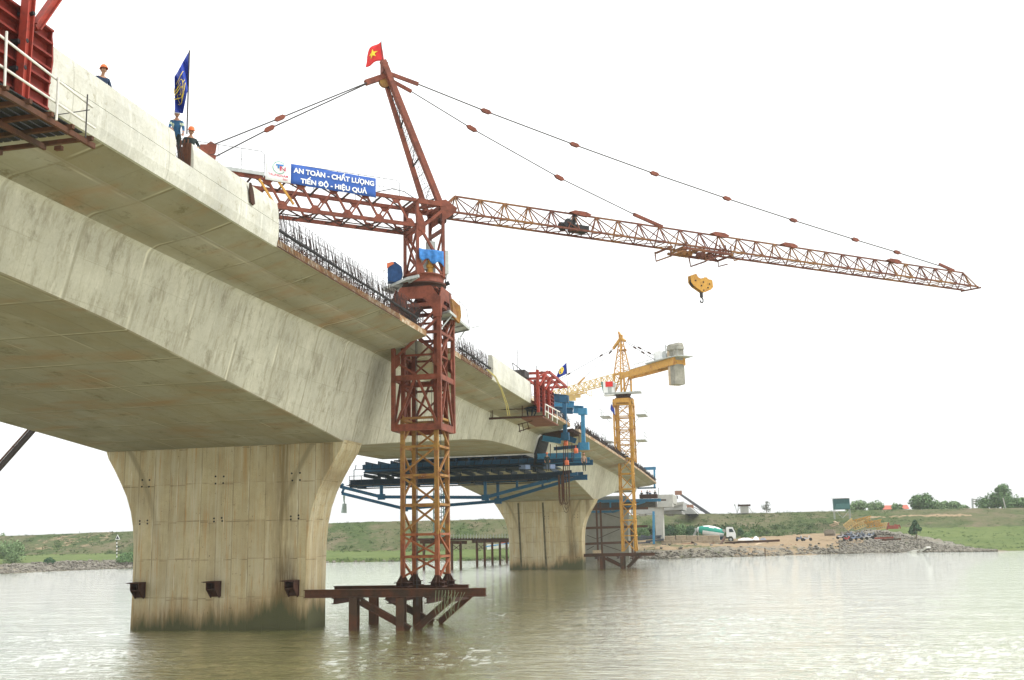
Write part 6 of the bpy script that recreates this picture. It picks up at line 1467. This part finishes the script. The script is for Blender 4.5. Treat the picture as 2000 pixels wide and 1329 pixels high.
pile('cement_stack', 'low grey brown stack at the back of the sandy yard', 'stack', plain('stack_grey', (.22, .19, .15), .9, .3), [((1610, 1040), (1631, 1040), 1.0), ((1612, 1044), (1630, 1044), 1.0), ((1614, 1037), (1628, 1037), .7)], 212, 'bundle')
mb = MB(); mb.smooth = True
def heap(name, px0, px1, yb, Y, h, d, label, mt, cat='tarpaulin'):
    a, b = at(px0, yb, Y=Y), at(px1, yb, Y=Y); mb = MB(); mb.smooth = True; w = (b - a).length
    mb.grid([[a.lerp(b, i / 14) + V(0, (j / 6 - .5) * d, (h * (sin(pi * i / 14) ** .6) * sin(pi * j / 6)) * (.7 + .5 * noise.noise(Vector((i * .6, j * .8, px0)))) - .05) for j in range(7)] for i in range(15)]); return single(name, label, cat, mb, mt, a)
heap('tarpaulin', 1441, 1472, 1055, 211, .6, 3, 'long crumpled white tarpaulin on the ground right of the mixer truck', M['wht']); heap('tarpaulin', 1470, 1483, 1054.5, 210, .9, 2, 'small white and grey bundle at the end of the white tarpaulin', M['wht']); heap('tarpaulin', 1484, 1497, 1054.5, 210, .6, 2, 'dark grey bundle right of the white tarpaulins', plain('grey_sheet', (.18, .19, .22), .7, .3))
for i, (px, py, s_, lb) in enumerate(((1762, 1068, 1.3, 'upright pale broken slab, leftmost of the rubble slabs'), (1768, 1074, 1.2, 'low broken slab beneath the upright pale one'), (1779, 1066, 1.1, 'tilted pale slab in the middle of the rubble'), (1790, 1076, 1.4, 'flat pale slab at the waterline'), (1803, 1077, 1.6, 'largest pale slab, rightmost at the waterline'), (1784, 1078, 1.0, 'small slab wedged between two pale waterline slabs'))):
    p = at(px, py, Y=bank_col(px)[0].y + (1078 - py) * .7); mb = MB(); Rm = Matrix.Rotation(rnd.uniform(-.9, .9), 3, 'Z') @ Matrix.Rotation(rnd.uniform(-.6, .6), 3, 'Y'); mb.box(p, (1.6 * s_, 1.1 * s_, .35), Rm); single('concrete_slab', lb, 'concrete slab', mb, M['pale'], p)
ly_ = [((1652, 1031), (1668, 1018), 1.6), ((1666, 1023), (1702, 1014), 1.5), ((1668, 1030), (1690, 1022), 1.4), ((1692, 1026), (1722, 1021), 1.4), ((1712, 1030), (1734, 1026), 1.3)]
lbz = ('steepest yellow lattice piece, leftmost of the pile', 'longest yellow lattice piece, on top of the pile', 'orange yellow lattice piece low in the middle of the pile', 'yellow lattice piece lying right of the middle of the pile', 'yellow lattice piece at the right end of the pile')
for (a, b, w), lb in zip(ly_, lbz):
    p, q = at(*a, Y=222), at(*b, Y=221); d = (q - p); n = 5; u = d.normalized(); s_ = u.cross(V(0, 1, 0)).normalized() * w * .4; y_ = V(0, w * .45, 0); mb = MB()
    cs = [s_ + y_, s_ - y_, -s_ - y_, -s_ + y_]
    for c in cs: mb.bar(p + c, q + c, .15)
    for i in range(n):
        a_, b2_ = p.lerp(q, i / n), p.lerp(q, (i + 1) / n)
        for k in range(4): mb.bar(a_ + cs[k], b2_ + cs[(k + 1) % 4], .09); mb.bar(a_ + cs[k], a_ + cs[(k + 1) % 4], .09)
    tag(mb.build('crane_mast_section', M['yel2'] if len(lb) % 2 else M['yel'], None, loc=p), lb, 'mast section', 'yellow lattice pieces heaped on the bank')
p = at(1744, 1030, Y=220); mb = MB(); mb.box(p, (2.0, 1.2, .7)); mb.bar(p + V(-1.2, 0, -.5), p + V(-.7, 0, .9), .25); mb.bar(p + V(.3, 0, .5), p + V(1.2, 0, .3), .2); mb.bar(p + V(1.2, 0, .5), p + V(1.4, 0, -.3), .2); single('machine_frame', 'reddish machine base with pale timber props beside the yellow lattice pile', 'machine', mb, scrapred, p)
p = at(1277, 1063, Y=203); q = at(1276.5, 999, Y=203); mb = MB(); mb.bar(p, q, .42, .42, (1, 0, 0)); single('steel_post', 'tall bright blue steel post standing before the slim approach pier', 'post', mb, M['blue2'], p)
p = at(1494, 1083, Y=187); mb = MB(); mb.bar(V(p.x, p.y, -.5), at(1494, 1071, Y=187), .16); single('mooring_post', 'short dark post at the water edge right of the plywood', 'post', mb, M['dark'], p)
# hut on stilts
p = at(1642, 1001, Y=236); hz_ = p.z; t = thing('hut', 'green sheet metal hut on stilts at the levee crest', 'hut', tuple(p)); gm = plain('hut_green', (.035, .11, .11), .6, .15); gm2 = plain('hut_green_light', (.075, .19, .19), .6, .15)
c = at(1643, 985, Y=236); mb = MB(); mb.box(c, (3.3, 3, 2.3)); b_ = mb.build('wall', gm, t)
mb = MB(); mb.prism([c + V(-1.5, -1.52, -.95), c + V(1.6, -1.52, -.95), c + V(1.6, -1.75, .05), c + V(-1.2, -1.75, .05)], (0, .04, 0)); mb.build('awning', gm2, t)
mb = MB(); mb.prism([c + V(-2.0, -1.9, 1.25), c + V(1.7, -1.9, 1.12), c + V(1.7, 1.7, 1.2), c + V(-2.0, 1.7, 1.35)], (0, 0, .07)); mb.build('roof', M['grey'], t)
for x, y in ((-1.6, -1.4), (1.6, -1.4), (-1.6, 1.4), (1.6, 1.4)): MB().bar(c + V(x, y, -1.1), c + V(x, y, -3.2), .12).build('stilt', M['grey'], t)
mb = MB(); mb.bar(c + V(-1.6, -1.4, -1.2), c + V(0, -1.4, -3), .08); mb.bar(c + V(1.6, -1.4, -1.2), c + V(0, -1.4, -3), .08); mb.build('brace', M['grey'], t)
# small levee top structures
t = thing('water_tank_stand', 'pale block with dark flat top and guy props on the levee crest', 'tank stand', tuple(at(1454, 1003, Y=250))); c = at(1454, 996, Y=250)
MB().box(c, (1.9, 1.9, 1.7)).build('base', M['pale'], t); mb = MB(); mb.box(c + V(0, 0, 1.0), (2.9, 2.2, .4)); mb.build('top', M['dark'], t)
for s_ in (-1, 1): MB().bar(c + V(s_ * 1.0, -1, .6), c + V(s_ * 1.9, -1, -.9), .12).build('prop', M['pale'], t)
for a, b, lb in (((1440, 1003), (1435, 985), 'thin leaning pole left of the pale tank stand'), ((1440, 1003), (1443, 984), 'thin upright pole touching the pale tank stand')):
    p = at(*a, Y=250); mb = MB(); mb.tube([p, at(*b, Y=250)], .06, 5); mb.box(at(b[0], b[1] + 2, Y=250), (.25, .2, .4)); single('lamp_pole', lb, 'pole', mb, M['grey'], p)
# lattice mast light far right, leaning pole
t = thing('floodlight_mast', 'pale floodlight mast far behind the levee, left of the tall tree', 'light mast', tuple(at(1900, 995, Y=300)))
mb = MB(); 
for dx in (-1, 1): mb.bar(at(1900 + dx, 996, Y=300), at(1899 + dx, 974, Y=300), .2)
mb.build('mast', M['grey'], t)
for i in range(3): MB().box(at(1903, 976 + i * 4, Y=300), (.7, .3, .35)).build('lamp', M['pale'], t)
p = at(1964, 993, Y=256); mb = MB(); mb.bar(p, at(1959, 973, Y=256), .22); single('telegraph_pole', 'pale leaning pole in front of the tall tree', 'pole', mb, M['pale'], p)
# red roofs
t = thing('house', 'far house showing only its red tiled roof above the levee', 'house', tuple(at(1750, 998, Y=310))); rm = plain('roof_tile_red', (.42, .13, .09), .8, .12); 
a, b = at(1725, 996, Y=310), at(1776, 996, Y=310); mb = MB(); mb.box(((a.x + b.x) / 2, 313, 5.5), (b.x - a.x - .6, 5.4, 3.5)); mb.build('wall', M['pale'], t)
mb = MB(); zt_ = at(1750, 987, Y=313).z; ze_ = at(1750, 995, Y=310).z; mb.prism([V(a.x, 309.5, ze_), V(a.x, 313, zt_), V(a.x, 316.5, ze_)], (b.x - a.x, 0, 0)); mb.build('roof', rm, t)
# ---- trees
def tree(name, label, base, h, w, mt, nleaf=1500, kind='round', ls=.32, group='trees behind the levee', lobes=9, trunk=.18):
    t = thing(name, label, 'tree', tuple(base), group); base = Vector(base); rr = random.Random(int(base.x * 13 + h * 7)); mb = MB()
    mb.tube([base, base + V(.1, 0, h * .35), base + V(-.1, .1, h * .75)], trunk, 7, r2=trunk * .35); cs = []
    for i in range(lobes):
        a = rr.uniform(0, 2 * pi); f = rr.uniform(.3, 1.0) if kind != 'tall' else rr.uniform(.25, 1)
        rad = w * .5 * rr.uniform(.25, .75) * ((1 - abs(f - .55) * .9) if kind != 'cone' else (1.15 - f))
        c = base + V(cos(a) * rad, sin(a) * rad, h * (.10 + .76 * f)); s_ = w * rr.uniform(.10, .24) * (1 if kind != 'cone' else 1.2 - f * .7); cs.append((c, s_)); st = base + V(0, 0, h * (.15 + .45 * f)); mb.tube([st, st.lerp(c, .55) + V(0, 0, .1), c], trunk * .3, 5, r2=.02)
    mb.build('trunk', M['bark'], t); mb = MB()
    for i in range(nleaf):
        c, s_ = cs[rr.randrange(len(cs))]; d = Vector((rr.gauss(0, 1), rr.gauss(0, 1), rr.gauss(0, .75))).normalized() * s_ * rr.uniform(.35, 1.05) ** .6
        q = c + d; n_ = (d.normalized() + Vector((rr.gauss(0, .5), rr.gauss(0, .5), rr.gauss(0, .5) + .3))).normalized(); a = n_.orthogonal().normalized(); b = n_.cross(a); s2 = ls * rr.uniform(.5, 1.2); th = rr.uniform(0, 3); a, b = a * cos(th) + b * sin(th), b * cos(th) - a * sin(th)
        mb.add([q - a * s2, q - b * s2 * .55, q + a * s2, q + b * s2 * .55], [(0, 1, 2, 3)])
    mb.build('crown', mt, t); return t
def tpx(px, ytop, ybase, Y, wpx, **k):
    b = at(px, ybase, Y=Y); tp = at(px, ytop, Y=Y); s_ = abs((at(px + 50, ybase, Y=Y) - b).length) / 50; b.z -= 1.0; return dict(base=b, h=(tp - b).z, w=wpx * s_, **k)
for (px, yt, yb, Y, wp, mt, lb, kd, nl) in (
    (1672, 980, 998, 300, 40, 'leafp', 'pale green low tree just right of the green hut', 'round', 1500), (1711, 981, 998, 295, 30, 'leafp', 'pale round tree left of the red roof', 'round', 1200), (1753, 984, 998, 290, 22, 'leafp', 'smallest tree, in front of the red roof', 'round', 700),
    (1803, 967, 997, 285, 50, 'leaf', 'broad domed tree with flat top right of the red roof', 'round', 2400), (1840, 981, 996, 300, 28, 'leafp', 'low pale tree right of the broad domed tree', 'round', 900), (1864, 980, 996, 300, 28, 'leafp', 'rounded pale tree between the domed tree and light mast', 'round', 900), (1885, 988, 996, 300, 20, 'leafp', 'lowest shrubby tree beside the light mast', 'round', 500),
    (1930, 972, 994, 290, 44, 'leaf', 'wide dark green tree left of the tallest tree', 'round', 1700), (1957, 944, 994, 285, 42, 'leaf', 'tallest tree on the levee, bluish green narrow crown', 'tall', 2600), (1986, 972, 994, 280, 50, 'leaf', 'wide green tree at the right edge behind the leaning pole', 'round', 1800)):
    k = tpx(px, yt, yb, Y, wp); tree('leafy_tree', lb, k['base'], k['h'], k['w'] * 1.3, M[mt], int(nl * 1.3), kd, .36, lobes=24)
k = tpx(1497, 977, 1003, 252, 28); tree('bare_tree', 'sparse grey tree standing alone on the levee crest', k['base'], k['h'], k['w'], plain('grey_twigs', (.22, .24, .21), .9), 260, 'round', .22, group=None, lobes=16, trunk=.1)
k = tpx(1789, 1013, 1044, 214, 36); tree('conifer_tree', 'dark conifer standing at the head of the grey rock slope', k['base'], k['h'], k['w'], M['leafd'], 1700, 'cone', .3, group=None, lobes=16)
k = tpx(20, 1057, 1103, 171, 62); tree('willow_tree', 'soft green bushy tree on the far bank at the left edge', k['base'], k['h'], k['w'], M['leafp'], 2600, 'round', .22, group=None, lobes=18, trunk=.35)
k = tpx(3, 1042, 1060, 246, 18); tree('leafy_tree', 'tiny pale tree on the levee crest at the left edge', k['base'], k['h'], k['w'], M['leafp'], 300, 'round', .3, group=None)
def bush(label, px, yt, yb, Y, wp, mt, n=700):
    b = at(px, yb, Y=Y); s_ = (at(px + 50, yb, Y=Y) - b).length / 50; w = wp * s_; h = (at(px, yt, Y=Y) - b).z; mb = MB()
    for i in range(n):
        d = Vector((rnd.gauss(0, 1), rnd.gauss(0, 1), abs(rnd.gauss(0, 1)))).normalized() * rnd.uniform(.5, 1) ; q = b + Vector((d.x * w / 2, d.y * w / 2, d.z * h)); a = Vector((rnd.gauss(0, 1), rnd.gauss(0, 1), rnd.gauss(0, 1))).normalized(); c = a.orthogonal().normalized(); s2 = .2 * rnd.uniform(.5, 1.2)
        mb.add([q - a * s2, q - c * s2 * .6, q + a * s2, q + c * s2 * .6], [(0, 1, 2, 3)])
    return tag(mb.build('bush', M[mt], None, loc=b), label, 'bush')
bush('round dark green bush on the stony bank at the far left', 96, 1089, 1104, 172, 22, 'leafd'); bush('bright green bush beside the left edge of the nearest pier', 249, 1078, 1098, 182, 40, 'leaf', 1100)
bush('dark bush right of the mixer truck cab', 1447, 1031, 1046, 220, 14, 'leafd', 400); bush('low green bush between the truck and the sandy track', 1470, 1034, 1048, 219, 12, 'leaf', 400); bush('low bush in front of the others by the truck', 1460, 1040, 1050, 217, 18, 'leaf', 400)
for i, px in enumerate((1255, 1310, 1330, 1350)): bush(('leafy scrub clump left of the slim approach pier', 'leafy scrub clump just right of the slim approach pier', 'middle scrub clump between approach pier and mixer drum', 'scrub clump touching the rear of the mixer truck')[i], px, 1022 + (i % 2) * 4, 1050, 222, 32, 'leafd' if i % 2 else 'leaf', 900)
# channel marker
t = thing('channel_marker', 'black and white striped river marker post with triangle on the left bank', 'river sign', tuple(at(229, 1089, Y=184))); 
for i in range(10):
    y0, y1 = 1089 - i * 3.3, 1089 - (i + 1) * 3.3; MB().bar(at(228, y0, Y=184), at(228.2, y1, Y=184), .13).build('pole_band', (M['wht'], M['black'])[i % 2], t)
P = [at(225, 1054.5, Y=184), at(234.5, 1054.5, Y=184), at(229.6, 1044.5, Y=184)]; MB().prism(P, (0, .05, 0)).build('triangle_border', M['wht'], t); c = (P[0] + P[1] + P[2]) / 3; MB().prism([c + (p - c) * .62 + V(0, -.03, 0) for p in P], (0, .02, 0)).build('triangle', M['black'], t)
# trestle
tb = thing('trestle_bridge', 'low brown steel trestle with rail posts seen between the two big piers', 'trestle', tuple(at(940, 1060, Y=160)))
def tp(px, py, Y): return at(px, py, Y=Y)
for px, yb, Y in ((883, 1113, 141), (900, 1112, 143), (828, 1112, 142), (932, 1107, 154), (947, 1106, 156), (962, 1103, 163), (977, 1103, 163.5), (990, 1099, 174)):
    b = at(px, yb, Y=Y); z1 = at(px, 1059 if px < 910 else 1058, Y=Y).z; mb = MB(); mb.tube([V(b.x, b.y, -2), V(b.x, b.y, z1)], .19, 10); mb.build('pile', M['brown'], tb)
for a, b, Ya, Yb in (((820, 1059), (912, 1060), 141, 144), ((922, 1058), (1010, 1056.5), 154, 174)):
    MB().ibeam(at(*a, Y=Ya), at(*b, Y=Yb), .4, .45, .05).build('cap_beam', M['brown'], tb)
MB().bar(at(826, 1054, Y=142), at(1012, 1053.5, Y=178), 2.6, .3).build('deck', M['dark'], tb)
mb = MB()
for i in range(24): px = 880 + i * 5.6; Y = 144 + i * 1.35; mb.bar(at(px, 1053, Y=Y), at(px, 1043 + (i % 3) * .6, Y=Y), .07)
mb.bar(at(880, 1047, Y=144), at(1010, 1048, Y=175), .04); mb.build('rail', M['grey'], tb)
mb = MB()
for a, b, Y in (((884, 1064), (899, 1076), 142), ((899, 1064), (884, 1076), 142), ((933, 1063), (946, 1074), 155), ((946, 1063), (933, 1074), 155)): mb.bar(at(*a, Y=Y), at(*b, Y=Y), .07)
mb.build('cross_brace', M['dark'], tb)
# moored boat seen through the trestle
t = thing('boat', 'white and blue boat drawn up on the bank behind the trestle piles', 'boat', tuple(at(980, 1076, Y=192))); a, b = at(952, 1073, Y=192), at(1006, 1066, Y=194)
d = (b - a); mb = MB(); rows_ = []
for i in range(9):
    f = i / 8; c = a.lerp(b, f); w = 1.1 * sin(pi * min(1, .12 + f * .75)) ; rows_.append([c + V(0, -w, .55 + .3 * (1 - f) ** 2), c + V(0, -w * .7, -.1), c + V(0, 0, -.35 + .4 * (1 - f) ** 3), c + V(0, w * .7, -.1), c + V(0, w, .55 + .3 * (1 - f) ** 2)])
mb.grid(rows_); o = mb.build('hull', M['wht'], t); o.modifiers.new('t', 'SOLIDIFY').thickness = .06
mb = MB(); mb.bar(a + V(0, -1.1, .5), b + V(0, -.9, .6), .08, .22); mb.build('gunwale', plain('boat_blue', (.05, .22, .42), .5), t); mb = MB(); mb.prism([a.lerp(b, .45) + V(0, -.8, .6), a.lerp(b, .95) + V(0, -.8, .6), a.lerp(b, .95) + V(0, -.8, 1.5), a.lerp(b, .55) + V(0, -.8, 1.4)], (0, 1.6, 0)); mb.build('cabin', plain('cabin_red', (.34, .10, .07), .7), t)
# access tower behind mast
t = thing('stair_tower', 'slim grey green scaffold stair tower seen through the red crane mast', 'scaffold tower', tuple(at(860, 1050, Y=140))); mb = MB(); gt = plain('scaffold_green', (.12, .20, .19), .6)
b_ = at(860, 1052, Y=142); lattice(mb, (b_.x, b_.y), 1.6, 1.6, b_.z, at(860, 950, Y=142).z, 6, .12, .07); mb.build('frame', gt, t)
# ================================================================== HAZE
hb = MB(); hb.box((-50, 480, 28), (900, 1200, 66)); o = hb.build('haze', None); o.data.materials.clear()
hz = bpy.data.materials.new('haze'); hz.use_nodes = True; tt = hz.node_tree; tt.nodes.clear(); oo = tt.nodes.new('ShaderNodeOutputMaterial'); pv = tt.nodes.new('ShaderNodeVolumePrincipled')
pv.inputs['Density'].default_value = .00022; pv.inputs['Color'].default_value = (.93, .97, 1, 1); pv.inputs['Anisotropy'].default_value = .2; tt.links.new(pv.outputs[0], oo.inputs['Volume']); o.data.materials.append(hz); o['kind'] = 'stuff'
try: S.cycles.volume_bounces = 1
except Exception: pass
